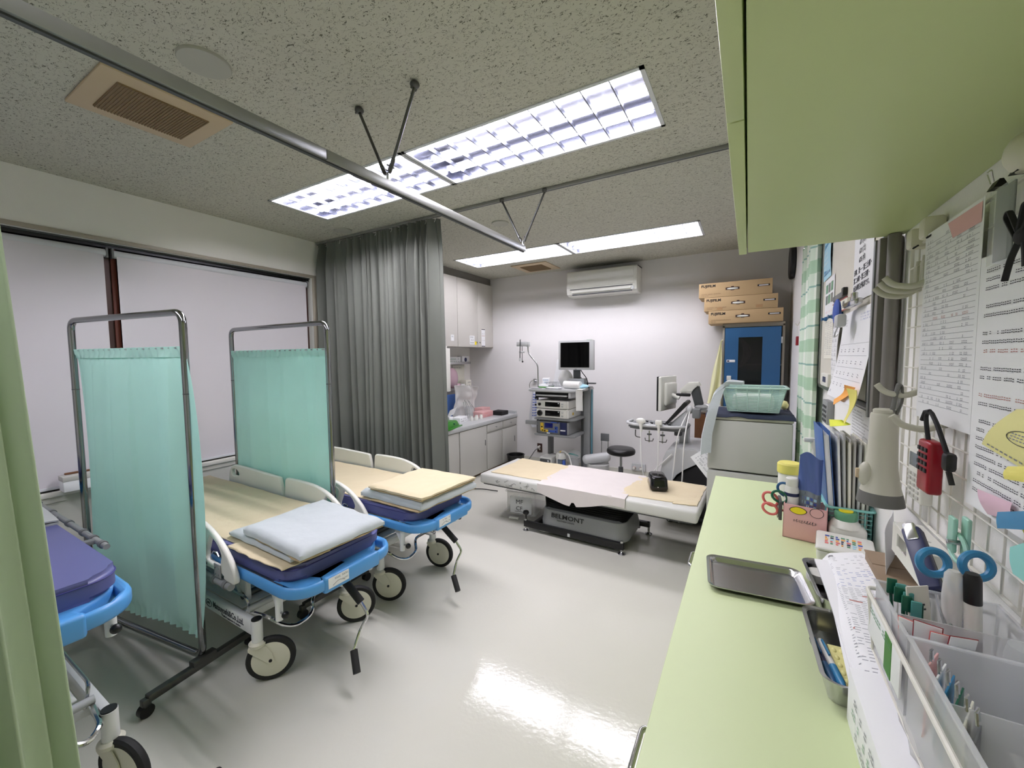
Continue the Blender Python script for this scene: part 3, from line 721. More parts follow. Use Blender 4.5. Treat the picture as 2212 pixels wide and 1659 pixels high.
# ---------------------------------------------------------------- linen
def patch(name, label, cat, P4, z0, th, m, seed, grp=None, sag=0, rim=.012, nu=26, nv=26, parent=None, ztab=None):
    """cloth spread over the quad P4 (four xy corners) with thickness th and soft wrinkles"""
    A, B, C_, D = [Vector((*p[:2], 0)) for p in P4]
    def f(top):
        def g(u, v):
            e = min(u, 1-u, v, 1-v); p = (A*(1-u)+B*u)*(1-v)+(D*(1-u)+C_*u)*v
            r = min(1, e/.06); dome = th*(1-(1-r)**2*.55) if top else 0
            n = noise.noise(p*6+Vector((seed, 0, 0)))*.006+noise.noise(p*17+Vector((0, seed, 0)))*.0025
            edge = noise.noise(Vector((u*5, v*5, seed)))*.012
            z = z0+dome+(max(0, n)+.0005 if top else 0)+(ztab(u, v) if ztab else 0)
            return (p.x+edge*(1 if r < 1 else 0), p.y+edge*(1 if r < 1 else 0), z)
        return g
    G1, G0 = f(True), f(False)
    V = [G1(i/nu, j/nv) for i in range(nu+1) for j in range(nv+1)]+[G0(i/nu, j/nv) for i in range(nu+1) for j in range(nv+1)]
    q = lambda i, j: i*(nv+1)+j; A_ = (nu+1)*(nv+1); F = []
    for i in range(nu):
        for j in range(nv): F += [(q(i, j), q(i+1, j), q(i+1, j+1), q(i, j+1)), (A_+q(i, j), A_+q(i, j+1), A_+q(i+1, j+1), A_+q(i+1, j))]
    for i in range(nu): F += [(q(i, 0), A_+q(i, 0), A_+q(i+1, 0), q(i+1, 0)), (q(i, nv), q(i+1, nv), A_+q(i+1, nv), A_+q(i, nv))]
    for j in range(nv): F += [(q(0, j), q(0, j+1), A_+q(0, j+1), A_+q(0, j)), (q(nu, j), A_+q(nu, j), A_+q(nu, j+1), q(nu, j+1))]
    return V, F
def linen(name, label, cat, layers, grp=None):
    m = MB()
    for (P4, z0, th, k, seed) in layers:
        V, F = patch(name, '', '', P4, z0, th, k, seed); m.raw(V, F, k)
    return solo(m, name, label, cat, grp, sharp=60)
ZM = .598
linen('bed_sheet', 'beige terry sheet covering the head half of the white-blanket stretcher', 'sheet', [([(-3.40, .925), (-1.98, .93), (-1.98, 1.41), (-3.40, 1.41)], ZM+.001, .008, 'beige_sheet', 2)])
linen('beige_towel', 'beige towel spread under the white folded blanket', 'towel', [([(-2.02, .890), (-1.60, .893), (-1.58, 1.10), (-1.97, 1.12)], ZM+.002, .008, 'beige_sheet', 5)])
linen('folded_blanket', 'white folded blanket with a beige one inside, on the stretcher between the screens', 'blanket', [
    ([(-2.12, .945), (-1.60, .93), (-1.56, 1.34), (-2.10, 1.39)], ZM+.020, .022, 'white_blanket', 8),
    ([(-1.98, .955), (-1.52, .925), (-1.50, 1.33), (-1.98, 1.38)], ZM+.043, .008, 'beige_dark', 3),
    ([(-2.00, .95), (-1.515, .92), (-1.495, 1.335), (-2.02, 1.37)], ZM+.052, .034, 'white_blanket', 12)])
linen('bed_sheet', 'beige terry sheet covering the head half of the stretcher before the grey curtain', 'sheet', [([(-3.40, 1.63), (-1.90, 1.63), (-1.90, 2.12), (-3.40, 2.12)], ZM+.001, .008, 'beige_sheet', 21)])
linen('folded_blanket', 'beige folded blanket with a thick white layer beneath, on the stretcher before the grey curtain', 'blanket', [
    ([(-1.92, 1.615), (-1.53, 1.60), (-1.50, 2.10), (-1.95, 2.11)], ZM+.010, .010, 'beige_dark', 31),
    ([(-2.02, 1.625), (-1.52, 1.61), (-1.49, 2.09), (-2.02, 2.09)], ZM+.021, .045, 'white_blanket', 33),
    ([(-1.94, 1.63), (-1.52, 1.62), (-1.495, 2.08), (-1.95, 2.07)], ZM+.067, .010, 'beige_dark', 37),
    ([(-1.95, 1.625), (-1.515, 1.615), (-1.49, 2.085), (-1.94, 2.075)], ZM+.078, .020, 'beige_sheet', 39)])
m = MB(); m.grid(lambda u, v: (-2.86+.50*u+.06*v, .08+.36*v, .832+.05*u*(1-u)+.03*(1-v)), 10, 8, 'light_grey', .006)
m.grid(lambda u, v: (-2.86+.50*u+.06*v, .08+.36*v, .822+.045*u*(1-u)+.0*(1-v)), 10, 8, 'light_grey', .008)
solo(m, 'arm_pad', 'pale grey pad lying on the bare purple mattress beside the green curtain', 'pad')
# small carton and wooden-handled brush on the window sill
t = thing('storage_carton', 'low grey and white carton standing on the window sill behind the near screen', 'carton', (-3.545, .90, .667))
m = MB(); m.box(-3.585, -3.50, .70, .98, .667, .755, 'paper', .003); m.box(-3.587, -3.498, .698, .982, .73, .760, 'cab_low', .002); m.build('box', t, True)
m = MB(); m.box(-3.4975, -3.4965, .90, .97, .70, .73, 'pale_blue'); m.build('label', t, True)
m = MB(); m.box(-3.572, -3.560, .72, .95, .760, .772, 'wood', .003); solo(m, 'wooden_stick', 'dark wooden stick lying on the carton on the window sill', 'stick')
# ================================================================ far left: wall cabinet, base cabinet and what stands there
t = thing('wall_cabinet', 'off-white wall cabinet with flush doors high beside the grey curtain', 'cabinet', (-3.4, 3.95, 1.59))
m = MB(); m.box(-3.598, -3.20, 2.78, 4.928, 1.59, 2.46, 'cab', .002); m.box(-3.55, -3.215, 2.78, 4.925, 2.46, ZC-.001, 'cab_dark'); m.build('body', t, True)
for y0, y1 in ((2.79, 3.225), (3.232, 3.665), (3.672, 4.105), (4.112, 4.548), (4.556, 4.925)):
    m = MB(); m.box(-3.20, -3.18, y0, y1, 1.592, 2.458, 'cab', .0015); d = m.build('door', t, True)
    if y0 > 4.1:
        yk = y1-.03 if y0 < 4.3 else y0+.03
        m = MB(); m.cyl((-3.18, yk, 1.655), (-3.170, yk, 1.655), .007, 'steel', n=12); m.box(-3.170, -3.166, yk-.002, yk+.002, 1.64, 1.662, 'dark_grey'); m.build('lock', d, True)
    if y0 > 4.5:
        m = MB(); m.box(-3.1798, -3.179, 4.635, 4.72, 1.60, 1.84, 'paper'); m.box(-3.179, -3.1786, 4.635, 4.72, 1.83, 1.84, 'ink'); m.box(-3.179, -3.1786, 4.635, 4.72, 1.60, 1.61, 'ink'); m.box(-3.179, -3.1786, 4.64, 4.715, 1.745, 1.75, 'ink_red')
        marks(m, frame((-3.1786, 4.645, 1.62), (0, 1, 0), (0, 0, 1)), 0, .065, .06, .012, 'ink'); marks(m, frame((-3.1786, 4.645, 1.62), (0, 1, 0), (0, 0, 1)), 0, .065, .15, .012, 'ink_grey'); m.build('label_strip', d, True)
    elif y0 > 4.1:
        m = MB(); m.box(-3.1798, -3.179, 4.36, 4.47, 1.625, 1.74, 'paper'); F_ = frame((-3.1788, 4.365, 1.63), (0, 1, 0), (0, 0, 1))
        for q in (.01, .045, .08): marks(m, F_, .008, .095, q, .018, 'ink')
        m.build('note', d, True)
        m = MB(); m.box(-3.1798, -3.179, 4.475, 4.515, 1.62, 1.665, 'lemon'); m.build('sticker', d, True)
    elif y0 > 3.6:
        m = MB(); m.box(-3.1798, -3.179, 3.97, 4.03, 1.66, 1.735, 'paper'); F_ = frame((-3.1788, 3.975, 1.665), (0, 1, 0), (0, 0, 1)); marks(m, F_, .005, .05, .01, .02, 'ink_grey'); marks(m, F_, .005, .05, .04, .02, 'ink_grey'); m.build('note', d, True)
t = thing('base_cabinet', 'off-white base cabinet with grey worktop, drawers and sliding doors against the far corner', 'cabinet', (-3.1, 3.9, 0))
m = MB(); m.box(-3.598, -2.812, 2.75, 4.928, .03, .615, 'cab_low', .002); m.box(-3.598, -2.84, 2.76, 4.925, 0, .03, 'brown'); m.build('body', t, True)
m = MB(); m.box(-3.598, -2.785, 2.74, 4.928, .615, .662, 'light_grey', .006); m.box(-3.0, -2.80, 4.905, 4.928, .662, .70, 'light_grey', .003); m.build('worktop', t, True)
for y0, y1 in ((2.76, 3.35), (3.62, 4.155)):
    m = MB(); m.box(-2.812, -2.795, y0, y1, .045, .605, 'cab_low', .0015); d = m.build('sliding_door', t, True)
    m = MB(); m.box(-2.7955, -2.794, y1-.035, y1-.02, .36, .43, 'dark_grey'); m.build('finger_pull', d, True)
m = MB(); m.box(-2.812, -2.803, 3.36, 3.61, .045, .605, 'cab_low', .0015); d = m.build('sliding_door', t, True)
m = MB(); m.box(-2.812, -2.803, 4.18, 4.53, .045, .495, 'cab_low', .0015); d = m.build('sliding_door', t, True)
m = MB(); m.box(-2.812, -2.795, 4.545, 4.925, .045, .495, 'cab_low', .0015); d = m.build('sliding_door', t, True); m = MB(); m.box(-2.7955, -2.794, 4.85, 4.865, .28, .36, 'dark_grey'); m.build('finger_pull', d, True)
for y0, y1 in ((4.18, 4.54), (4.555, 4.92)):
    m = MB(); m.box(-2.812, -2.795, y0, y1, .515, .605, 'cab_low', .0015); d = m.build('drawer', t, True)
    yk = (y0+y1)/2; m = MB(); m.cyl((-2.795, yk, .56), (-2.775, yk, .56), .004, 'steel', n=8); m.cyl((-2.777, yk, .56), (-2.772, yk, .56), .010, 'steel', n=12); m.build('knob', d, True)
# white film viewer hanging under the wall cabinet
m = MB(); m.box(-3.10, -3.04, 3.37, 3.40, 1.02, 1.56, 'white_plastic', .008); m.box(-3.10, -3.06, 3.385, 3.80, 1.05, 1.56, 'white_plastic', .004); m.box(-3.30, -3.09, 3.40, 3.78, 1.54, 1.59, 'white_plastic', .002)
solo(m, 'film_viewer', 'slim white film viewer panel hanging under the wall cabinet at the curtain edge', 'light box')
# shelf rails
for k, z in enumerate((1.37, 1.02)):
    m = MB(); m.box(-3.597, -3.47 if k == 0 else -3.42, 4.05, 4.78, z-.012, z, 'steel', .002); m.box(-3.48 if k == 0 else -3.43, -3.47 if k == 0 else -3.42, 4.05, 4.78, z, z+.02, 'steel', .001)
    solo(m, 'wall_shelf', ['upper narrow steel shelf under the wall cabinet', 'lower narrow steel shelf holding bags and small cartons'][k], 'shelf', 'narrow steel wall shelves')
def bx(name, label, cat, x0, x1, y0, y1, z0, z1, mt, grp=None, bev=.002, rz=0, extra=None):
    c = ((x0+x1)/2, (y0+y1)/2, z0); hx, hy = (x1-x0)/2, (y1-y0)/2
    m = MB(); Q = TR(c, rz=rz); m.box(-hx, hx, -hy, hy, 0, z1-z0, mt, bev, Q)
    if extra: extra(m, Q, hx, hy, z1-z0)
    return solo(m, name, label, cat, grp)
def stripes(mt, side='x'):
    def f(m, Q, hx, hy, h):
        F_ = Q @ frame((hx+.0004, -hy, 0), (0, 1, 0), (0, 0, 1)) if side == 'x' else Q @ frame((-hx, -hy-.0004, 0), (1, 0, 0), (0, 0, 1))
        W_ = 2*(hy if side == 'x' else hx)
        for k in (.2, .6): marks(m, F_, W_*.12, W_*.88, h*k, h*.2, mt)
    return f
bx('glove_carton', 'green and white carton on the upper steel shelf', 'carton', -3.58, -3.49, 4.30, 4.56, 1.371, 1.46, 'paper', extra=stripes('cap_green'))
bx('camera_carton', 'white carton with a dark round print at the end of the upper steel shelf', 'carton', -3.58, -3.49, 4.60, 4.76, 1.371, 1.47, 'paper', extra=lambda m, Q, hx, hy, h: m.cyl(Q @ Vector((hx, 0, h*.5)), Q @ Vector((hx+.0006, 0, h*.5)), .03, 'navy', n=20))
m = MB(); m.lathe([(.035, 0), (.035, .07)], 'paper', TR((-3.53, 4.22, 1.406), ry=90, rz=0)); m.lathe([(.012, .0705), (.012, .071)], 'black', TR((-3.53, 4.22, 1.406), ry=90)); solo(m, 'tape_roll', 'white tape roll on the upper steel shelf', 'tape')
m = MB(); m.tube([(-3.53, 4.07, 1.40), (-3.50, 4.12, 1.43), (-3.50, 4.16, 1.47), (-3.49, 4.21, 1.50)], .012, 'dark_grey', 8); m.ell((-3.53, 4.08, 1.39), (.03, .04, .019), 'brown'); solo(m, 'dark_brush', 'dark handled brush lying at the curtain end of the upper steel shelf', 'brush')
m = MB(); m.ell((-3.47, 4.33, 1.175), (.075, .105, .14), 'balloon', n=24); m.ell((-3.47, 4.33, 1.03), .012, 'balloon'); solo(m, 'pink_balloon', 'pale pink balloon resting on the lower steel shelf', 'balloon')
bx('brown_carton', 'brown cardboard carton lying on the lower steel shelf', 'carton', -3.55, -3.44, 4.06, 4.25, 1.021, 1.08, 'cardboard')
bx('pink_carton', 'small pink carton on the lower steel shelf beside the balloon', 'carton', -3.53, -3.45, 4.43, 4.50, 1.021, 1.09, 'pink_soft')
bx('white_carton', 'small white carton on the lower steel shelf next to the pink one', 'carton', -3.53, -3.45, 4.52, 4.60, 1.021, 1.08, 'paper', extra=stripes('ink'))
bx('medicine_carton', 'tall white carton at the end of the lower steel shelf', 'carton', -3.55, -3.45, 4.63, 4.75, 1.021, 1.13, 'paper_warm', extra=stripes('ink'))
def crumple(mb, c, r, mt, seed, n=18, amp=.25):
    V = []; F = []; k = n//2
    for i in range(k+1):
        for j in range(n):
            a = math.pi*i/k; b_ = 2*math.pi*j/n; d = Vector((math.sin(a)*math.cos(b_), math.sin(a)*math.sin(b_), math.cos(a)))
            q = 1+amp*noise.noise(d*2.3+Vector((seed, 0, 0)))+amp*.4*noise.noise(d*6+Vector((0, seed, 0)))
            V.append((c[0]+d.x*r[0]*q, c[1]+d.y*r[1]*q, max(c[2]-r[2], c[2]+d.z*r[2]*q)))
    for i in range(k):
        for j in range(n): F.append((i*n+j, i*n+(j+1) % n, (i+1)*n+(j+1) % n, (i+1)*n+j))
    mb.raw(V, F, mt)
m = MB(); crumple(m, (-3.50, 4.14, 1.172), (.06, .10, .09), 'plastic_bag', 4); solo(m, 'clear_bag', 'clear plastic bag standing behind the brown carton on the lower steel shelf', 'bag', sharp=60)
m = MB(); m.box(-3.596, -3.590, 4.50, 4.78, 1.05, 1.345, 'paper_warm', .001); marks(m, frame((-3.5895, 4.5, 1.05), (0, 1, 0), (0, 0, 1)), .03, .2, .25, .015, 'ink_grey'); solo(m, 'notice_sheet', 'pale notice sheet on the wall between the two steel shelves', 'notice')
ZW = .6625
t = thing('storage_tray', 'upturned green plastic tray on the grey worktop beside the curtain', 'tray', (-2.92, 3.52, ZW))
m = MB(); Q = TR((-2.93, 3.52, ZW), rz=14)
m.box(-.115, .115, -.17, .17, .004, .075, 'green', .018, Q, taper=.80); m.box(-.135, .135, -.19, .19, .0, .014, 'green', .006, Q)
m.cyl(Q @ Vector((.10, .02, .05)), Q @ Vector((.114, .02, .045)), .009, 'dark_green', n=10); m.build('body', t, True)
m = MB(); m.lathe([(.045, 0), (.047, .02), (.047, .10), (.036, .135), (.016, .15), (.016, .162)], 'white_plastic', TR((-3.20, 3.60, ZW))); b_ = solo(m, 'wash_bottle', 'white plastic bottle with teal cap on the grey worktop', 'bottle'); m = MB(); m.lathe([(.018, .162), (.018, .182), (.008, .186)], 'teal'); m.build('cap', b_)
bx('instrument_case', 'black instrument case at the wall end of the grey worktop', 'case', -3.03, -2.86, 4.63, 4.80, ZW, ZW+.055, 'matte_black', bev=.006)
bx('pink_tray', 'pink carton on the grey worktop before the black case', 'carton', -3.12, -2.97, 4.33, 4.58, ZW, ZW+.075, 'pink', extra=stripes('salmon'))
bx('pink_box_lid', 'small pink box behind the black case on the grey worktop', 'box', -3.30, -3.16, 4.60, 4.80, ZW, ZW+.085, 'pink')
bx('wet_tissue_pack', 'white pack with printed lettering on the worktop beside the clear bag', 'pack', -3.10, -2.98, 3.83, 4.03, ZW, ZW+.065, 'paper', extra=stripes('ink'), rz=10)
bx('sample_carton', 'black and orange carton on the grey worktop near the bottle', 'carton', -3.13, -3.08, 3.69, 3.75, ZW, ZW+.085, 'gloss_black', rz=30)
bx('orange_carton', 'small orange carton behind the black one on the grey worktop', 'carton', -3.22, -3.16, 3.76, 3.82, ZW, ZW+.08, 'orange')
m = MB(); m.grid(lambda u, v: (-3.08+.05*v-.03*u, 3.74+.17*u, ZW+.075+.09*v+.02*u), 6, 6, 'paper', .002); m.box(-3.10, -3.06, 3.76, 3.83, ZW, ZW+.08, 'paper', .002); solo(m, 'open_carton', 'open white carton with raised flap on the grey worktop', 'carton')
for k, y in enumerate((4.10, 4.155, 4.21, 4.265)):
    m = MB(); m.lathe([(.022, 0), (.022, .035), (.018, .04), (.018, .055)], 'white_plastic', TR((-2.98+.03*(k % 2), y, ZW)), 14); solo(m, 'pill_bottle', 'one of four little white bottles in a row on the grey worktop', 'bottle', 'little white bottles on the grey worktop')
# clear bag with blue file and hanging gown bag leaning at the back of the worktop
m = MB(); m.box(-3.42, -3.40, 4.02, 4.40, ZW, ZW+.30, 'file_blue', .004, None); solo(m, 'blue_file', 'large blue file standing upright at the back of the grey worktop', 'file')
def bagfn(u, v): return (-3.32+.05*v+.025*math.sin(9*u+4*v)+.02*noise.noise(Vector((u*5, v*5, 1))), 4.15+.50*u-.02*math.sin(6*v), ZW+.004+.42*v-.05*u*u*v)
m = MB(); m.grid(bagfn, 30, 30, 'plastic_bag', .0015)
m.tube([bagfn(0, v/10) for v in range(11)]+[bagfn(u/10, 1) for u in range(11)]+[bagfn(1, 1-v/10) for v in range(11)], .005, 'plastic_bag', 6)
solo(m, 'clear_pouch', 'large crumpled clear pouch leaning behind the worktop things', 'pouch', sharp=70)
m = MB()
for k in range(5): m.tube([(-3.15+.01*k, 4.20+.035*k, ZW+.003), (-3.15+.012*k, 4.19+.035*k, ZW+.12), (-3.16, 4.17+.03*k, ZW+.22+.02*(k % 2))], .004, 'steel', 6)
m.cyl((-3.14, 4.27, ZW), (-3.14, 4.27, ZW+.15), .055, 'clear', .05, n=20)
solo(m, 'instrument_jar', 'clear jar of steel instruments on the grey worktop', 'jar')
m = MB(); m.lathe([(.10, 0), (.115, .15), (.122, .16), (.116, .163), (.105, .155), (.09, .02)], 'black', TR((-2.645, 4.62, 0)), 28); solo(m, 'waste_bin', 'round black waste bin on the floor beside the base cabinet', 'bin')
m = MB(); m.tube([(-2.86, 3.42, .012), (-2.70, 3.38, .012), (-2.62, 3.52, .012), (-2.50, 3.6, .012), (-2.3, 3.62, .012)], .005, 'black', 6, fil=.1); solo(m, 'floor_cable', 'black cable running over the floor from under the base cabinet', 'cable')
# ================================================================ endoscopy cart
X0, X1, Y0, Y1 = -2.12, -1.69, 4.20, 4.66
t = thing('endoscopy_cart', 'grey shelved endoscopy cart against the far wall, carrying monitor and processors', 'medical cart', (-1.9, 4.43, 0))
m = MB(); m.box(-1.66, -1.575, 4.50, 4.62, .12, 1.10, 'grey_plastic', .012); m.box(-1.70, -1.65, 4.53, 4.60, .12, 1.10, 'mid_grey', .004); m.build('column', t, True)
m = MB(); m.box(-1.565, -1.552, 4.50, 4.53, .15, 1.07, 'strip_teal', .004) ; m.build('blue_strip', t, True)
m = MB(); m.box(-2.13, -2.09, 4.52, 4.62, .12, 1.05, 'mid_grey', .006); m.build('column', t, True)
m = MB(); m.box(-2.13, -1.58, 4.18, 4.64, .06, .12, 'grey_plastic', .02); bs = m.build('base', t, True)
for x in (-2.08, -1.63):
    for y in (4.24, 4.58):
        m = MB(); m.cyl((x-.012, y, .03), (x+.012, y, .03), .03, 'rubber', n=18); m.cyl((x, y, .03), (x, y, .07), .009, 'dark_grey', n=8); m.build('caster', bs, True)
def tray(z0, z1, mt='grey_plastic', x0=-2.13, x1=-1.66):
    m = MB(); m.prism([(x0, 4.16), (x1-.03, 4.16), (x1+.02, 4.20), (x1+.02, 4.62), (x0, 4.62)], z0, z1, mt, None, .006); return m
tp = MB(); tp.prism([(-2.17, 4.10), (-1.70, 4.10), (-1.62, 4.16), (-1.58, 4.64), (-2.13, 4.64), (-2.19, 4.16)], 1.055, 1.09, 'light_grey', None, .010); tpo = tp.build('top_tray', t, True)
m = MB()
for x in (-2.10, -1.86): m.prism([(x-.05, -.028), (x+.075, -.028), (x+.085, .0), (x+.06, .028), (x-.04, .028), (x-.06, 0)], 1.088, 1.093, 'mid_grey', TR((0, 4.15, 0)), .002)
m.box(-2.0, -1.93, 4.12, 4.165, 1.089, 1.092, 'mid_grey'); m.box(-1.975, -1.955, 4.13, 4.15, 1.092, 1.095, 'dark_green'); m.build('grip_insert', tpo, True)
m = MB(); m.box(-2.12, -1.68, 4.17, 4.60, .985, 1.055, 'matte_black', .003); m.box(-2.10, -1.72, 4.145, 4.19, 1.005, 1.022, 'light_grey', .004); m.box(-1.70, -1.675, 4.14, 4.6, .99, 1.055, 'light_grey', .003); m.build('keyboard_drawer', t, True)
for z0, z1 in ((.73, .752), (.545, .568)): tray(z0, z1).build('shelf', t, True)
m = MB(); m.box(-2.145, -2.13, 4.25, 4.28, .53, 1.05, 'dark_grey', .003)
for z in (.97, .89): m.ell((-2.15, 4.24, z), .013, 'black')
m.build('side_rod', t, True)
m = MB(); m.box(-2.28, -2.12, 4.22, 4.27, .655, .70, 'grey_plastic', .004); m.build('side_tray', t, True)
m = MB(); m.tube([(-2.145, 4.30, 1.05), (-2.150, 4.30, 1.36), (-2.28, 4.30, 1.50), (-2.28, 4.30, 1.60)], .0085, 'steel', 10, fil=.05); m.build('scope_pole', t, True)
m = MB(); m.box(-2.30, -2.26, 4.285, 4.315, 1.575, 1.63, 'light_grey', .003); m.box(-2.43, -2.29, 4.28, 4.31, 1.58, 1.635, 'light_grey', .006); m.cyl((-2.375, 4.27, 1.42), (-2.37, 4.27, 1.66), .006, 'dark_grey', n=8); m.cyl((-2.375, 4.27, 1.40), (-2.375, 4.27, 1.44), .011, 'light_grey', n=10)
m.tube([(-2.35, 4.28, 1.58), (-2.35, 4.28, 1.42), (-2.345, 4.28, 1.40)], .004, 'dark_grey', 6); m.ell((-2.345, 4.28, 1.395), .011, 'black'); m.box(-2.39, -2.32, 4.27, 4.29, 1.50, 1.52, 'light_grey', .004); m.build('scope_hanger', t, True)
def processor(z0, z1, label, knob):
    t = thing('video_processor', label, 'video processor', (-1.9, 4.38, z0), group='white processors on the endoscopy cart')
    m = MB(); m.box(-2.105, -1.715, 4.19, 4.60, z0, z1, 'device_white', .008); m.box(-1.716, -1.7145, 4.30, 4.34, z0+.03, z0+.06, 'esu_yellow') if knob > .02 else None; m.build('case', t, True)
    m = MB(); m.box(-2.11, -1.73, 4.178, 4.192, z0+.002, z1-.002, 'white_plastic', .006); f = m.build('front_panel', t, True)
    m = MB(); m.box(-2.0, -1.815, 4.176, 4.181, z0+.022, z1-.018, 'gloss_black', .002); m.box(-1.84, -1.825, 4.1752, 4.1762, z1-.034, z1-.026, 'paper'); m.build('display', f, True)
    m = MB(); m.cyl((-2.065, 4.160, (z0+z1)/2), (-2.065, 4.185, (z0+z1)/2), knob, 'black', n=22); m.cyl((-2.065, 4.172, (z0+z1)/2), (-2.065, 4.18, (z0+z1)/2), knob*1.25, 'steel', n=22) if knob > .02 else None; m.build('socket', f, True)
    m = MB()
    for z in (z0+.03, z1-.035): m.box(-1.80, -1.775, 4.174, 4.181, z-.008, z+.008, 'light_grey', .003)
    m.build('button', f, True)
processor(.754, .858, 'white video processor with a big round socket, directly on the middle cart shelf', .028)
processor(.862, .955, 'white video processor stacked on top of the other one in the cart', .016)
t = thing('electrosurgical_unit', 'grey electrosurgical unit with blue screen and yellow keys on the lower cart shelf', 'medical device', (-1.9, 4.38, .57))
m = MB(); m.box(-2.105, -1.715, 4.19, 4.60, .569, .715, 'grey_plastic', .006); m.build('case', t, True)
m = MB(); m.box(-2.10, -1.82, 4.180, 4.192, .572, .712, 'mid_grey', .003); f = m.build('front_panel', t, True)
for a in ((-2.005, -1.905, .64, .695, 'screen_blue', 'screen'), (-2.06, -2.02, .60, .695, 'esu_yellow', 'yellow_keys'), (-2.04, -1.965, .592, .618, 'esu_yellow', 'yellow_keys'), (-1.955, -1.845, .59, .615, 'esu_blue', 'blue_keys'), (-1.88, -1.845, .62, .66, 'esu_blue', 'blue_keys'), (-1.93, -1.82, .70, .711, 'esu_blue', 'blue_keys'), (-1.98, -1.94, .574, .586, 'paper', 'tag')):
    m = MB(); m.box(a[0], a[1], 4.176, 4.181, a[2], a[3], a[4], .001)
    if a[5] == 'yellow_keys': m.box((a[0]+a[1])/2-.010, (a[0]+a[1])/2+.010, 4.174, 4.177, (a[2]+a[3])/2-.008, (a[2]+a[3])/2+.008, 'black')
    if a[5] == 'blue_keys': m.box(a[1]-.03, a[1]-.012, 4.174, 4.177, (a[2]+a[3])/2-.005, (a[2]+a[3])/2+.006, 'navy')
    m.build(a[5], f, True)
m = MB(); m.box(-1.815, -1.735, 4.178, 4.192, .572, .712, 'navy', .003); m.box(-1.81, -1.75, 4.1765, 4.179, .615, .628, 'paper'); m.build('side_module', t, True)
# monitor
t = thing('medical_monitor', 'square silver-framed monitor with dark screen on the endoscopy cart', 'monitor', (-1.70, 4.36, 1.09))
m = MB(); m.box(-1.90, -1.48, 4.33, 4.385, 1.30, 1.634, 'light_grey', .008); m.box(-1.84, -1.54, 4.385, 4.42, 1.34, 1.6, 'dark_grey', .01); fr = m.build('housing', t, True)
m = MB(); m.box(-1.872, -1.528, 4.3275, 4.331, 1.328, 1.610, 'screen_black'); m.build('screen', fr, True)
m = MB(); m.box(-1.56, -1.50, 4.33, 4.38, 1.6335, 1.636, 'cap_green'); m.box(-1.70, -1.675, 4.3285, 4.33, 1.307, 1.312, 'dark_grey'); m.build('mark_strip', fr, True)
m = MB(); m.box(-1.79, -1.60, 4.36, 4.48, 1.092, 1.20, 'grey_plastic', .006); m.box(-1.74, -1.66, 4.385, 4.42, 1.2, 1.32, 'dark_grey', .006); m.build('stand', t, True)
m = MB(); m.tube([(-1.66, 4.40, 1.31), (-1.63, 4.40, 1.26), (-1.60, 4.42, 1.22), (-1.58, 4.44, 1.15), (-1.60, 4.44, 1.10)], .005, 'black', 6, fil=.03); m.tube([(-1.70, 4.41, 1.31), (-1.70, 4.43, 1.25), (-1.64, 4.44, 1.18)], .004, 'black', 6, fil=.03); m.build('cable', t, True)
# things on top of the cart
m = MB(); Q = TR((-1.69, 4.24, 1.135), rz=-20)
m.cyl(Q @ Vector((-.10, -.02, 0)), Q @ Vector((.10, .02, 0)), .042, 'white_cloth', n=26); m.cyl(Q @ Vector((-.102, -.0204, 0)), Q @ Vector((-.099, -.0198, 0)), .014, 'black', n=14)
m.grid(lambda u, v: tuple(Q @ Vector((-.09+.19*u, .035+.02*v*0-.002, -.041-.0*v))), 2, 2, 'white_cloth', .001)
solo(m, 'paper_roll', 'white paper roll lying on the cart top before the monitor', 'paper roll')
m = MB(); m.grid(lambda u, v: (-1.60+.07*u, 4.105+.012*v+.02*math.sin(2*u), 1.094-.23*v if v > 0 else 1.094), 6, 8, 'white_cloth', .001); m.grid(lambda u, v: (-1.60+.07*u, 4.105+.14*v, 1.096), 4, 4, 'white_cloth', .001); solo(m, 'paper_end', 'loose end of white paper hanging over the cart edge', 'paper')
m = MB(); crumple(m, (-1.60, 4.30, 1.118), (.07, .09, .024), 'pale_blue', 7); solo(m, 'blue_glove', 'pale blue glove lying beside the paper roll on the cart', 'glove', sharp=60)
m = MB(); m.box(-1.62, -1.50, 4.45, 4.50, 1.135, 1.15, 'dark_grey', .006); m.cyl((-1.60, 4.475, 1.09), (-1.60, 4.475, 1.14), .01, 'dark_grey', n=8); solo(m, 'handle_bar', 'short dark handle at the back corner of the cart top', 'handle')
bx('green_white_carton', 'low white and green carton on the cart top near the scope pole', 'carton', -2.12, -2.0, 4.26, 4.42, 1.091, 1.13, 'paper', extra=lambda m, Q, hx, hy, h: m.box(-hx-.0005, hx+.0005, -hy-.0005, hy+.0005, 0, h*.35, 'green', 0, Q))
bx('blue_print_carton', 'small carton with pale blue print stacked on the green and white one', 'carton', -2.10, -2.02, 4.30, 4.38, 1.131, 1.20, 'paper', rz=15, extra=stripes('sky_blue', 'y'))
m = MB(); m.box(-2.03, -1.90, 4.27, 4.37, 1.091, 1.10, 'dark_grey', .003)
for i in range(6):
    m.tube([(-2.03+.025*i, 4.27, 1.10), (-2.03+.025*i, 4.27, 1.155), (-2.03+.025*i, 4.37, 1.155)], .0018, 'steel', 5)
for z in (1.12, 1.14, 1.155): m.tube([(-2.03, 4.27, z), (-1.90, 4.27, z), (-1.90, 4.37, z), (-2.03, 4.37, z)], .0018, 'steel', 5, closed=True)
solo(m, 'wire_tray', 'small steel wire tray on the cart top', 'tray')
m = MB(); crumple(m, (-1.86, 4.45, 1.20), (.08, .06, .105), 'white_cloth', 9); solo(m, 'crumpled_cloth', 'crumpled white cloth heaped behind the wire tray on the cart', 'cloth', sharp=60)
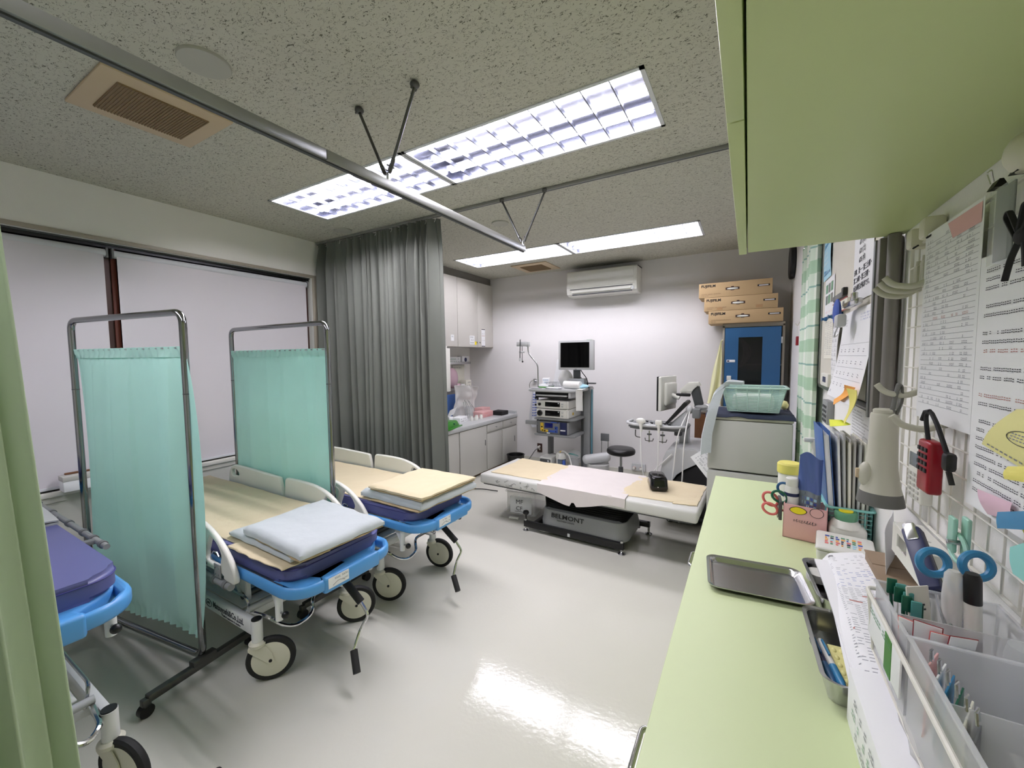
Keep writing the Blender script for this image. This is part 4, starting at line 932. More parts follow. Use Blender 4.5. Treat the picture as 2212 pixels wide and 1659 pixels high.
m = MB(); m.prism([(-2.06, 1.092), (-1.86, 1.092), (-1.88, 1.42), (-2.0, 1.42)], 4.52, 4.54, 'paper', Matrix(((1, 0, 0, 0), (0, 0, 1, 0), (0, 1, 0, 0), (0, 0, 0, 1))), .003); solo(m, 'white_board', 'white paper bag standing at the back of the cart top', 'bag')
bx('flat_carton', 'flat white pack lying before the monitor stand', 'pack', -1.97, -1.82, 4.13, 4.24, 1.094, 1.106, 'paper')
# lower deck: pump, suction bottle, mask
t = thing('suction_pump', 'small white and dark pump on the bottom shelf of the cart', 'pump', (-2.02, 4.30, .12))
m = MB(); m.box(-2.10, -1.94, 4.22, 4.40, .12, .285, 'device_white', .02); m.build('case', t, True); m = MB(); m.box(-2.085, -1.955, 4.215, 4.222, .15, .262, 'dark_grey', .008); m.box(-1.99, -1.97, 4.213, 4.216, .235, .25, 'paper'); m.build('front_panel', t, True)
t = thing('suction_bottle', 'white-lidded suction bottle with hoses on the bottom shelf of the cart', 'bottle', (-1.86, 4.30, .12))
m = MB(); m.lathe([(.055, 0), (.058, .02), (.058, .15)], 'pouch_grey', TR((-1.86, 4.31, .12))); m.build('jar', t, True)
m = MB(); m.lathe([(.062, .15), (.062, .19), (.045, .215), (.02, .222)], 'white_plastic', TR((-1.86, 4.31, .12))); m.build('lid', t, True)
m = MB(); m.tube([(-1.86, 4.30, .34), (-1.82, 4.28, .37), (-1.74, 4.26, .33), (-1.70, 4.24, .22), (-1.69, 4.23, .13)], .008, 'cable_white', 8, fil=.04); m.tube([(-1.88, 4.28, .33), (-1.875, 4.23, .30), (-1.87, 4.22, .20), (-1.865, 4.22, .13)], .007, 'cable_white', 8, fil=.03); m.cyl((-1.865, 4.30, .34), (-1.845, 4.30, .355), .012, 'esu_yellow', n=10); m.build('hose', t, True)
m = MB(); m.lathe([(.016, 0), (.018, .01), (.018, .14), (.012, .15)], 'esu_blue', TR((-1.79, 4.23, .12)), 14); solo(m, 'blue_bottle', 'slim blue bottle beside the suction bottle on the cart', 'bottle')
m = MB(); crumple(m, (-1.74, 4.42, .30), (.08, .08, .06), 'clear', 3); m.tube([(-1.80, 4.40, .31), (-1.76, 4.34, .33), (-1.70, 4.36, .32), (-1.68, 4.42, .29)], .006, 'teal', 6, fil=.03, closed=True); m.cyl((-1.74, 4.42, .121), (-1.74, 4.42, .27), .06, 'frost', .06, n=18); solo(m, 'breathing_mask', 'clear breathing mask with teal rim on a jar in the bottom of the cart', 'mask', sharp=60)
m = MB(); crumple(m, (-2.06, 4.53, .19), (.06, .07, .07), 'plastic_bag', 13); solo(m, 'plastic_wrap', 'clear plastic wrap behind the pump in the cart', 'bag', sharp=60)
# towel ring with hanging glove bag
t = thing('towel_ring', 'steel ring holding a white printed bag on the far wall beside the cart', 'towel ring', (-2.52, 4.90, 1.1))
m = MB(); m.cyl((-2.50, 4.928, 1.135), (-2.50, 4.895, 1.135), .022, 'steel', n=16); m.build('mount', t, True)
m = MB(); m.tube([(-2.50+.075*math.cos(a), 4.89, 1.06+.075*math.sin(a)) for a in [i*math.pi/12 for i in range(24)]], .005, 'steel', 6, closed=True); m.build('ring', t, True)
m = MB()
def gb(u, v): w_ = .045+.055*v-.04*max(0, v-.75)*2; return (-2.49+(u-.5)*2*w_*1.0+.02*(1-v), 4.87+.03*math.sin(math.pi*u)*-1+.008*math.sin(14*u), 1.01-.46*v-.05*math.sin(math.pi*u)*v)
m.grid(gb, 16, 18, 'bag_grey', .003); o = solo(m, 'printed_bag', 'long white bag with blue printing hanging from the steel ring', 'bag', sharp=70)
m = MB(); loc = o.location
for k in range(9):
    for j in range(3): x, y, z = gb(.42+.16*j, .12+.07*k); m.box(x-.012-loc.x, x+.012-loc.x, y-loc.y-.0052, y-loc.y-.0022, z-loc.z-.006, z-loc.z+.004, 'ink_blue')
m.build('blue_print', o)
# wall sockets
def outlet(name, label, x, z, wd, h, mt):
    t = thing(name, label, 'wall socket', (x, YF, z-h/2)); m = MB(); m.box(x-wd/2, x+wd/2, YF-.008, YF-.0005, z-h/2, z+h/2, mt, .003); m.build('plate', t, True)
    m = MB()
    for q in (-.02, .02): m.box(x-.012, x+.012, YF-.011, YF-.007, z+q-.012, z+q+.012, 'ivory' if mt != 'ivory' else 'mid_grey', .002)
    m.build('receptacle', t, True); return t
t = outlet('wall_socket', 'brown double wall socket with a white plug near the floor left of the cart', -2.44, .21, .075, .12, 'bronze')
m = MB(); m.box(-2.46, -2.43, YF-.04, YF-.012, .20, .235, 'ivory', .005); m.build('plug', t, True)
m = MB(); m.tube([(-2.445, YF-.04, .21), (-2.47, YF-.08, .19), (-2.52, YF-.12, .10), (-2.56, YF-.16, .02), (-2.60, YF-.2, .012)], .006, 'mid_grey', 6, fil=.05); m.build('cord', t, True)
t = thing('gas_outlet', 'steel gas outlet plate with two red-ringed valves low on the far wall', 'gas outlet', (-1.11, YF, .07))
m = MB(); m.box(-1.19, -1.03, YF-.03, YF-.0005, .07, .155, 'light_grey', .004); m.build('plate', t, True)
for x in (-1.155, -1.075): m = MB(); m.lathe([(.018, 0), (.018, .02), (.014, .04)], 'white_plastic', TR((x, YF-.03, .11), rx=90), 16); m.lathe([(.0185, .02), (.0185, .028)], 'red', TR((x, YF-.03, .11), rx=90), 16); m.build('valve', t, True)
outlet('wall_socket', 'white wall socket low on the far wall behind the stool', -1.30, .30, .07, .11, 'ivory')
# bin with bolster, stool
t = thing('waste_bin', 'grey lined waste bin carrying a pale grey bolster beside the cart', 'bin', (-1.44, 4.33, 0))
m = MB(); m.lathe([(.10, 0), (.118, .24), (.122, .25), (.115, .25), (.096, .01)], 'mid_grey', TR((-1.43, 4.35, 0)), 28); m.build('body', t, True); m = MB(); m.lathe([(.124, .18), (.126, .255), (.12, .258), (.115, .252)], 'plastic_bag', TR((-1.43, 4.35, 0)), 28); m.build('liner', t, True)
m = MB(); Q = TR((-1.44, 4.33, .315), rz=25, ry=-8); m.box(-.155, .155, -.055, .055, -.052, .052, 'light_grey', .045, Q, 4); solo(m, 'bolster', 'rounded pale grey bolster lying across the bin beside the cart', 'bolster')
m = MB(); m.tube([(-1.50, 4.70, 0.0), (-1.50, 4.70, .52), (-1.42, 4.70, .52), (-1.42, 4.70, 0)], .006, 'steel', 8, fil=.02); m.box(-1.51, -1.41, 4.69, 4.71, .44, .53, 'mid_grey', .003); solo(m, 'wire_stand', 'slim steel stand with a dark head behind the bolster', 'stand')
t = thing('stool', 'round black stool on a steel column behind the treatment couch', 'stool', (-1.11, 4.12, 0))
Q = (-1.11, 4.12)
m = MB(); m.lathe([(.12, .445), (.138, .455), (.144, .475), (.140, .495), (.125, .508), (.06, .512)], 'black', TR((*Q, 0)), 40); m.lathe([(.09, .436), (.12, .445)], 'dark_grey', TR((*Q, 0)), 32); m.build('seat', t, True)
m = MB(); m.cyl((*Q, .30), (*Q, .44), .013, 'steel', n=14); m.cyl((*Q, .09), (*Q, .31), .024, 'dark_grey', n=16); m.build('column', t, True)
for k in range(5):
    a = R(72*k+10); c, s_ = math.cos(a), math.sin(a); m = MB(); m.tube([(Q[0]+.02*c, Q[1]+.02*s_, .11), (Q[0]+.10*c, Q[1]+.10*s_, .10), (Q[0]+.235*c, Q[1]+.235*s_, .065)], .013, 'dark_grey', 10, fil=.03); l = m.build('leg', t, True)
    m = MB(); m.cyl((Q[0]+.235*c-.012*s_, Q[1]+.235*s_+.012*c, .026), (Q[0]+.235*c+.012*s_, Q[1]+.235*s_-.012*c, .026), .026, 'rubber', n=14); m.cyl((Q[0]+.235*c, Q[1]+.235*s_, .03), (Q[0]+.235*c, Q[1]+.235*s_, .065), .007, 'steel', n=8); m.build('caster', l, True)
# ================================================================ treatment couch
t = thing('treatment_couch', 'long white treatment couch on a black bellows base in the middle of the room', 'treatment couch', (-1.12, 3.1, 0), 0)
CQ = TR((-1.115, 3.135, 0), rz=-2.0)
m = MB(); m.box(-.87, .87, -.315, .315, .362, .445, 'couch_vinyl', .018, CQ, 3); m.box(-.84, .84, -.30, .30, .352, .366, 'dark_grey', .004, CQ); m.build('top', t, True)
m = MB()
rg2 = random.Random(11)
for k in range(14):
    x = -.70+.035*k*.8+rg2.uniform(-.02, .02); z = .40+rg2.uniform(-.02, .025); P = [(x, -.3162, z)]
    for j in range(4): P.append((P[-1][0]+rg2.uniform(-.012, .02), -.3162, min(.43, max(.375, P[-1][2]+rg2.uniform(-.014, .014)))))
    m.tube(P, .0012, 'dark_grey', 4, M=CQ)
m.build('cracks', t, True)
RR = [(.14*math.cos(0), 0)]
def rr2(hx, hy, r, n=8): return [(cx+r*math.cos(R(a0+90*i/n)), cy+r*math.sin(R(a0+90*i/n))) for cx, cy, a0 in ((hx-r, hy-r, 0), (-hx+r, hy-r, 90), (-hx+r, -hy+r, 180), (hx-r, -hy+r, 270)) for i in range(n+1)]
m = MB()
BC = TR((.02, .01, 0)); nb = 9
rings = []
for i in range(nb*2+1):
    s_ = 0 if i % 2 else .012; rings.append((.280+.012*i/18+0-s_+.01, .19-s_, .20+(.352-.20)*i/(nb*2)))
V = []; F = []; n = 36
for hx, hy, z in rings: V += [(x, y, z) for x, y in rr2(hx+.05, hy, .07)]
for i in range(len(rings)-1):
    for j in range(n): F.append((i*n+j, i*n+(j+1) % n, (i+1)*n+(j+1) % n, (i+1)*n+j))
m.raw(V, F, 'matte_black', CQ @ BC); m.build('bellows', t, True)
m = MB(); V = []; F = []
for hx, hy, z in ((.36, .225, .07), (.362, .227, .10), (.345, .21, .205), (.325, .195, .215)): V += [(x, y, z) for x, y in rr2(hx, hy, .09)]
for i in range(3):
    for j in range(n): F.append((i*n+j, i*n+(j+1) % n, (i+1)*n+(j+1) % n, (i+1)*n+j))
F.append(tuple(range(3*n, 4*n))); m.raw(V, F, 'grey_plastic', CQ @ BC); cv = m.build('base_cover', t, True)
m = MB(); FT = CQ @ BC @ TR((-.25, -.2245, .155), rx=82); m.text('BELMONT', .050, 'black', FT, bold=.008, sx=1.25); m.text('TREATMENT COUCH', .016, 'dark_grey', CQ @ BC @ TR((-.20, -.227, .132), rx=82)); m.text('TAKARA BELMONT', .012, 'dark_grey', CQ @ BC @ TR((-.20, -.228, .115), rx=82)) if 0 else None
m.build('lettering', cv, True)
for x in (-.46, .37):
    pass
m = MB(); m.box(-.47, .37, -.245, -.215, .035, .085, 'black', .003, CQ); m.box(-.47, .37, .205, .235, .035, .085, 'black', .003, CQ); m.box(-.40, -.36, -.23, .22, .035, .075, 'black', .002, CQ); m.box(.30, .34, -.23, .22, .035, .075, 'black', .002, CQ); m.box(.33, .45, .20, .24, .06, .10, 'black', .003, CQ); m.box(-.07, -.05, -.248, -.244, .04, .065, 'light_grey', 0, CQ); m.build('floor_frame', t, True)
for x, y in ((-.455, -.23), (.355, -.23), (-.455, .22), (.44, .22)):
    m = MB(); m.lathe([(.026, 0), (.028, .006), (.016, .012), (.009, .018), (.009, .07), (.012, .07), (.012, .10)], 'steel', CQ @ TR((x, y, 0)), 20)
    if x < 0 and y < 0: m.lathe([(.007, .10), (.007, .135), (.022, .14), (.027, .15), (.022, .165), (.008, .17)], 'black', CQ @ TR((x, y, 0)), 18)
    m.build('levelling_foot', t, True)
def linen2(name, label, cat, layers, grp=None):
    m = MB()
    for (P4, z0, th, k, seed) in layers:
        P = [tuple(CQ @ Vector((*p, 0)))[:2] for p in P4]; V, F = patch(name, '', '', P, z0, th, k, seed); m.raw(V, F, k)
    return solo(m, name, label, cat, grp, sharp=60)
linen2('couch_towel', 'beige towel spread on the far-left end of the treatment couch', 'towel', [([(-.80, -.24), (-.22, -.235), (-.24, .28), (-.80, .30)], .446, .006, 'beige_sheet', 41)], 'beige towels on the treatment couch')
linen2('couch_towel', 'beige towel on the couch end next to the grey fridge, under the black pouch', 'towel', [([(.33, -.24), (.83, -.20), (.84, .29), (.33, .28)], .446, .008, 'beige_sheet', 47), ([(.70, -.235), (.85, -.21), (.855, .26), (.74, .27)], .447, .005, 'beige_sheet', 51)], 'beige towels on the treatment couch')
m = MB()
def cover(u, v):
    x = -.30+.70*u+.012*noise.noise(Vector((u*3, v*4, 2))); 
    L_ = .30-(.02 if u < .5 else 0)
    s_ = v*.72
    if s_ < .60: y, z = .30-s_, .4525
    else:
        q = s_-.60; y, z = -.320-.003*math.sin(u*20), .448-q*(.80+.28*math.sin(u*6.2-1.0)-(.25 if .40 < u < .46 else 0))
    if s_ < .60 and s_ > .56: y = .30-s_-.5*(s_-.56)
    z += .004*abs(noise.noise(Vector((u*9, v*9, 7)))) if s_ < .6 else 0
    return tuple(CQ @ Vector((x, y, z)))
m.grid(cover, 40, 48, 'cover_white', .0016); solo(m, 'couch_cover', 'thin white disposable sheet draped across the middle of the treatment couch', 'sheet', sharp=70)
t = thing('black_pouch', 'shiny black cushion lying on the beige towel of the treatment couch', 'cushion', (-.53, 3.12, .46))
m = MB(); Q = CQ @ TR((.545, .03, .456), rz=20); m.box(-.066, .066, -.105, .105, 0, .108, 'gloss_black', .026, Q, 4, taper=.86); m.build('body', t, True); m = MB(); m.ell(Q @ Vector((-.01, -.102, .035)), .005, 'steel'); m.build('stud', t, True)
# clear bin on a lid below the couch
t = thing('clear_storage_bin', 'clear plastic bin with handwritten letters standing on its lid under the couch', 'storage bin', (-1.75, 3.3, 0))
Q = TR((-1.77, 3.33, 0), rz=8)
m = MB(); m.box(-.20, .20, -.26, .26, .0, .022, 'clear_bin', .008, Q); m.box(-.09, .0, -.275, -.25, .008, .022, 'white_plastic', .003, Q); m.build('lid', t, True)
m = MB(); hx, hy, z0, z1, th = .135, .20, .023, .235, .003
for a in ((-hx, hx, -hy, hy, z0, z0+th), (-hx, -hx+th, -hy, hy, z0, z1), (hx-th, hx, -hy, hy, z0, z1), (-hx, hx, -hy, -hy+th, z0, z1), (-hx, hx, hy-th, hy, z0, z1)): m.box(*a, 'clear_bin', 0, Q)
m.tube([Q @ Vector(p) for p in ((-hx-.012, -hy-.012, z1), (hx+.012, -hy-.012, z1), (hx+.012, hy+.012, z1), (-hx-.012, hy+.012, z1))], .008, 'clear_bin', 6, fil=.02, closed=True)
bn = m.build('tub', t, True)
m = MB(); FL = Q @ frame((-.06, -hy-.0012, .06), (1, 0, 0), (0, 0, 1)); m.box(-.045, .16, -.02, .13, 0, .0006, 'paper', 0, FL); m.text('MF', .055, 'ink', FL @ TR((.01, .065, .001))); m.text('CF', .055, 'ink', FL @ TR((.01, .005, .001))); m.box(0, .10, -.008, -.004, .0006, .0012, 'ink', 0, FL); m.build('note', bn, True)
# ================================================================ ultrasound machine behind the fridge
t = thing('ultrasound_machine', 'white and black ultrasound machine with swivel monitor beside the fridge', 'ultrasound machine', (-.40, 4.0, 0))
YZm = Matrix(((1, 0, 0, 0), (0, 0, 1, 0), (0, 1, 0, 0), (0, 0, 0, 1)))
m = MB(); m.prism([(-.66, .30), (-.63, .47), (-.615, .57), (-.585, .64), (-.50, .675), (-.35, .675), (-.25, .655), (-.235, .60), (-.28, .585), (-.36, .545), (-.44, .495), (-.50, .445), (-.55, .39), (-.58, .30), (-.60, .12), (-.66, .12)], 3.62, 4.16, 'light_grey', YZm, .012); m.build('body_shell', t, True)
m = MB(); m.prism([(-.58, .09), (-.57, .30), (-.53, .39), (-.44, .48), (-.36, .53), (-.235, .585), (-.12, .60), (-.12, .09)], 3.64, 4.14, 'matte_black', YZm, .006); m.build('black_housing', t, True)
m = MB(); m.box(-.60, -.12, 3.66, 4.16, .05, .10, 'dark_grey', .01); bs = m.build('base', t, True)
for x in (-.56, -.18):
    for y in (3.70, 4.12): m = MB(); m.cyl((x, y-.02, .04), (x, y+.02, .04), .04, 'rubber', n=16); m.build('caster', bs, True)
m = MB(); m.box(-.52, -.44, 3.86, 3.96, .66, .84, 'light_grey', .008); m.build('lift_column', t, True)
m = MB(); m.prism([(-.95, 3.80), (-.93, 3.70), (-.86, 3.65), (-.50, 3.65), (-.44, 3.70), (-.44, 3.98), (-.50, 4.02), (-.88, 4.0), (-.94, 3.92)], .80, .835, 'mid_grey', None, .012); cp = m.build('control_panel', t, True)
m = MB(); m.tube([(-.94, 3.88, .845), (-.955, 3.72, .845), (-.86, 3.62, .845), (-.52, 3.62, .845), (-.45, 3.68, .845)], .013, 'light_grey', 8, fil=.06); m.build('front_rail', cp, True)
m = MB()
for i in range(7):
    for j in range(3): m.cyl((-.86+.055*i, 3.74+.07*j, .835), (-.86+.055*i, 3.74+.07*j, .846), .013, 'black' if (i+j) % 2 else 'light_grey', n=10)
m.build('keys', cp, True)
m = MB(); m.prism([(-.62, .86), (-.60, .85), (-.44, 1.03), (-.45, 1.05), (-.47, 1.05)], 3.72, 3.98, 'black', YZm, .006); m.prism([(-.60, .835), (-.46, .835), (-.43, 1.0)], 3.76, 3.94, 'light_grey', YZm, .004); m.build('touch_panel', t, True)
for k, x in enumerate((-.78, -.65)):
    m = MB()
    if k == 0: m.ell((x-.02, 3.60, .885), (.042, .022, .026), 'white_plastic'); m.cyl((x-.02, 3.60, .87), (x-.015, 3.60, .79), .016, 'white_plastic', .009, n=12)
    else: m.box(x-.028, x+.028, 3.585, 3.62, .86, .90, 'white_plastic', .008); m.cyl((x, 3.60, .865), (x+.002, 3.60, .79), .014, 'white_plastic', .009, n=12)
    m.build('probe', t, True)
m = MB()
for x in (-.73, -.62): m.cyl((x, 3.62, .80), (x, 3.62, .70), .006, 'steel', n=8); m.tube([(x-.035, 3.62, .735), (x-.03, 3.61, .715), (x, 3.61, .712), (x+.03, 3.61, .715), (x+.035, 3.62, .735)], .004, 'dark_steel', 6); m.cyl((x, 3.62, .765), (x, 3.62, .775), .02, 'dark_grey', n=10)
m.tube([(-.85, 3.63, .80), (-.85, 3.62, .74), (-.80, 3.62, .735)], .005, 'dark_steel', 6, fil=.02); m.build('probe_holder', t, True)
m = MB(); m.box(-.54, -.48, 3.70, 3.76, .76, .84, 'dark_grey', .008); m.build('cup_holder', t, True)
for P in ([(-.797, 3.60, .79), (-.79, 3.58, .55), (-.77, 3.6, .40), (-.74, 3.62, .25), (-.66, 3.64, .12)], [(-.648, 3.60, .79), (-.645, 3.57, .55), (-.66, 3.57, .40), (-.68, 3.6, .25), (-.62, 3.61, .20)],
          [(-.43, 3.74, .98), (-.50, 3.62, .80), (-.52, 3.56, .50), (-.54, 3.55, .25), (-.55, 3.56, .06)], [(-.42, 3.72, .98), (-.44, 3.56, .78), (-.45, 3.55, .40), (-.47, 3.55, .06)], [(-.54, 3.60, .62), (-.62, 3.6, .53), (-.70, 3.6, .44), (-.70, 3.6, .3)]):
    m = MB(); m.tube(P, .0055, 'cable_white', 6, fil=.12); m.build('probe_cable', t, True)
m = MB(); m.ell((-.425, 3.74, .99), (.028, .03, .035), 'light_grey'); m.box(-.40, -.34, 3.70, 3.80, .92, 1.0, 'mid_grey', .01); m.build('cable_hook', t, True)
m = MB(); m.tube([(-.47, 3.94, .93), (-.40, 3.94, .965), (-.33, 3.94, .975), (-.20, 3.94, .975)], .018, 'light_grey', 10, fil=.06); m.build('arm', t, True)
m = MB(); m.lathe([(.045, 0), (.055, .008), (.055, .02), (.04, .03)], 'light_grey', TR((-.355, 3.94, .985)), 24); m.prism([(-.44, 1.14), (-.42, 1.19), (-.375, 1.195), (-.335, 1.02), (-.40, 1.0)], 3.90, 3.98, 'dark_grey', YZm, .006); m.build('arm', t, True)
m = MB(); m.prism([(-.525, 1.115), (-.525, 1.145), (-.46, 1.21), (-.375, 1.215), (-.36, 1.185), (-.40, 1.18), (-.43, 1.12)], 3.88, 4.0, 'white_plastic', YZm, .010); m.box(-.56, -.44, 3.90, 3.96, 1.085, 1.11, 'black', .006); m.build('arm', t, True)
m = MB(); MQ = TR((-.63, 3.92, 1.11), rz=-106)      # display turned toward the window side, seen from behind
m.box(-.155, .155, -.034, -.018, -.155, .155, 'black', .005, MQ); m.box(-.155, .155, -.02, .010, -.155, .155, 'white_plastic', .010, MQ, 3); m.box(-.11, .11, .006, .040, -.11, .10, 'white_plastic', .02, MQ, 3); m.build('monitor', t, True)
m = MB(); m.tube([(-.61, 3.92, 1.10), (-.53, 3.91, 1.07)], .02, 'white_plastic', 10); m.build('monitor_joint', t, True)
bx('wooden_box', 'dark wooden box standing behind the ultrasound machine', 'box', -.44, -.24, 4.30, 4.50, 0, .88, 'wood')
m = MB(); crumple(m, (-.34, 4.36, .925), (.09, .06, .045), 'white_cloth', 5); solo(m, 'tissue_heap', 'crumpled white tissue on top of the dark wooden box', 'tissue', sharp=60)
# ================================================================ fridge and what is on it
t = thing('refrigerator', 'grey two-door refrigerator at the end of the green counter', 'refrigerator', (.015, 3.27, 0))
m = MB(); m.box(-.22, .245, 3.03, 3.52, .02, 1.03, 'fridge', .006); m.build('body', t, True)
m = MB(); m.box(-.222, .247, 2.975, 3.02, .695, 1.025, 'fridge', .01); m.build('upper_door', t, True)
m = MB(); m.box(-.222, .247, 2.975, 3.02, .03, .685, 'fridge', .01); m.build('lower_door', t, True)
m = MB(); m.box(-.224, .25, 2.975, 3.525, 1.028, 1.055, 'fridge_trim', .008); m.build('top', t, True)
m = MB(); m.grid(lambda u, v: (-.24+.50*u, 2.965+.45*v, 1.0585+.014*max(0, noise.noise(Vector((u*4, v*4, 9))))+(0 if 0 < v else -.012)), 24, 18, 'navy_cloth', .004); solo(m, 'navy_cloth', 'dark navy cloth covering the top of the refrigerator', 'cloth', sharp=60)
t = thing('slatted_basket', 'pale green plastic basket standing on the navy cloth on the refrigerator', 'basket', (.03, 3.17, 1.075))
def bk(z): k = (z-1.078)/(1.245-1.078); return .143+.038*k, .10+.03*k
m = MB(); nz_ = 17
for i in range(nz_+1):
    z = 1.08+(1.228-1.08)*i/nz_; hx, hy = bk(z)
    m.tube([(.032-hx, 3.17-hy, z), (.032+hx, 3.17-hy, z), (.032+hx, 3.17+hy, z), (.032-hx, 3.17+hy, z)], .0027, 'basket_mint', 5, closed=True)
for i in range(6):
    for s_ in (-1, 1):
        k = -1+2*i/5; a, b_ = bk(1.08), bk(1.23)
        m.tube([(.032+k*a[0]*.98, 3.17+s_*a[1], 1.08), (.032+k*b_[0]*.98, 3.17+s_*b_[1], 1.23)], .0032, 'basket_mint', 5); m.tube([(.032+s_*a[0], 3.17+k*a[1]*.98, 1.08), (.032+s_*b_[0], 3.17+k*b_[1]*.98, 1.23)], .0032, 'basket_mint', 5)
a = bk(1.08); m.box(.032-a[0], .032+a[0], 3.17-a[1], 3.17+a[1], 1.076, 1.081, 'basket_mint'); m.build('body', t, True, sharp=60)
m = MB(); a = bk(1.235); m.tube([(.032-a[0]-.01, 3.17-a[1]-.01, 1.236), (.032+a[0]+.01, 3.17-a[1]-.01, 1.236), (.032+a[0]+.01, 3.17+a[1]+.01, 1.236), (.032-a[0]-.01, 3.17+a[1]+.01, 1.236)], .010, 'basket_mint', 8, fil=.03, closed=True, flat=.6); m.build('rim', t, True)
m = MB(); m.box(.032-.12, .032+.12, 3.17-.085, 3.17+.085, 1.083, 1.19, 'white_cloth', .03, None, 3); solo(m, 'folded_cloth', 'folded white cloth inside the pale green basket', 'cloth')
def tw(u, v):
    P = [Vector(p) for p in ((-.03, 3.12, 1.262), (-.11, 3.06, 1.272), (-.165, 3.0, 1.21), (-.195, 2.945, 1.09), (-.225, 2.935, .93), (-.230, 2.935, .80))]
    k = min(v*5, 4.999); i = int(k); q = k-i; p = P[i]*(1-q)+P[i+1]*q
    s2 = min(1, v/.5); return (p.x+(-.030+.060*u)*s2+.010*(1-s2)*u, p.y+(-.05+.10*u)*(1-.85*s2), p.z+.006*math.sin(math.pi*u)+.02*(u-.5)*s2)
m = MB(); m.grid(tw, 10, 34, 'white_blanket', .020); solo(m, 'hand_towel', 'white towel draped from the basket down the corner of the refrigerator', 'towel', sharp=60)
m = MB(); crumple(m, (.225, 3.36, 1.10), (.022, .05, .03), 'yellow_pale', 3); solo(m, 'yellow_packet', 'small yellow packet behind the basket near the wall', 'packet', sharp=60)
m = MB(); Q = frame((-.36, 3.02, .80), (.66, 0, -.75), (.75, 0, .66)); m.box(0, .24, -.0, .17, -.001, .001, 'paper', 0, TR((-.335, 3.05, .74), ry=0) @ frame((0, 0, 0), (.62, 0, -.78), (.78, 0, .62)))
Q2 = TR((-.335, 3.0488, .74)) @ frame((0, 0, 0), (.62, 0, -.78), (.78, 0, .62))
for k in range(8): marks(m, TR((0, -.0, 0)) @ Q2, .02, .22, .15-.018*k, .010, 'ink_grey')
solo(m, 'tilted_sheet', 'printed sheet hanging tilted from the side of the refrigerator', 'paper')
# ================================================================ blue cabinet with cartons on top
t = thing('blue_door_cabinet', 'tall beige cabinet with a blue glazed door behind the refrigerator', 'cabinet', (.02, 4.75, 0))
m = MB()
for a in ((-.232, -.212, 4.62, 4.925, 0, 1.745), (.272, .292, 4.62, 4.925, 0, 1.745), (-.232, .292, 4.62, 4.925, 1.725, 1.765), (-.232, .292, 4.90, 4.925, 0, 1.75), (-.232, .292, 4.62, 4.9, 0, .05)): m.box(*a, 'ivory' if 0 else 'trim', .002)
m.box(-.20, .26, 4.885, 4.895, .1, 1.72, 'dark_grey'); m.box(-.212, .272, 4.64, 4.90, .9, .915, 'trim'); m.box(-.212, .272, 4.64, 4.90, 1.35, 1.36, 'trim'); m.build('body', t, True)
m = MB(); D = 4.600
for a in ((-.208, -.09, D, D+.02, .06, 1.720), (.112, .262, D, D+.02, .06, 1.720), (-.09, .112, D, D+.02, 1.625, 1.720), (-.09, .112, D, D+.02, .06, .95)): m.box(*a, 'blue', 0)
dr = m.build('door', t, True); m = MB(); m.box(-.09, .112, D+.006, D+.010, .95, 1.625, 'smoke'); m.build('glass', dr, True)
m = MB(); m.box(-.19, -.115, D-.003, D, 1.38, 1.405, 'paper', .001); m.box(-.185, -.165, D-.0035, D-.003, 1.385, 1.40, 'navy'); m.build('sticker', dr, True)
m = MB(); m.box(-.185, -.145, D-.012, D, 1.20, 1.245, 'white_plastic', .003); m.build('lock', dr, True)
m = MB(); m.box(.262, .275, D-.006, D+.01, 1.56, 1.62, 'light_grey', .002); m.build('hinge', dr, True)
m = MB()
def cfn(u, v): return (-.06-.0+.05*math.sin(math.pi*v)*(1)*1.0+.05*u*1.0-.055*(1-1*math.sin(math.pi*min(1, v*1.05)))*0, 4.72+.01*math.sin(u*24), 1.30+.31*v)
m.grid(lambda u, v: (-.095+.10*math.sin(math.pi*(.08+.84*v))*(.45+.75*u), 4.70+.008*math.sin(u*26), 1.33+.29*v), 26, 12, 'pink_soft', .003); solo(m, 'striped_cloth', 'bunched pink and white cloth seen through the cabinet glass', 'cloth', sharp=70)
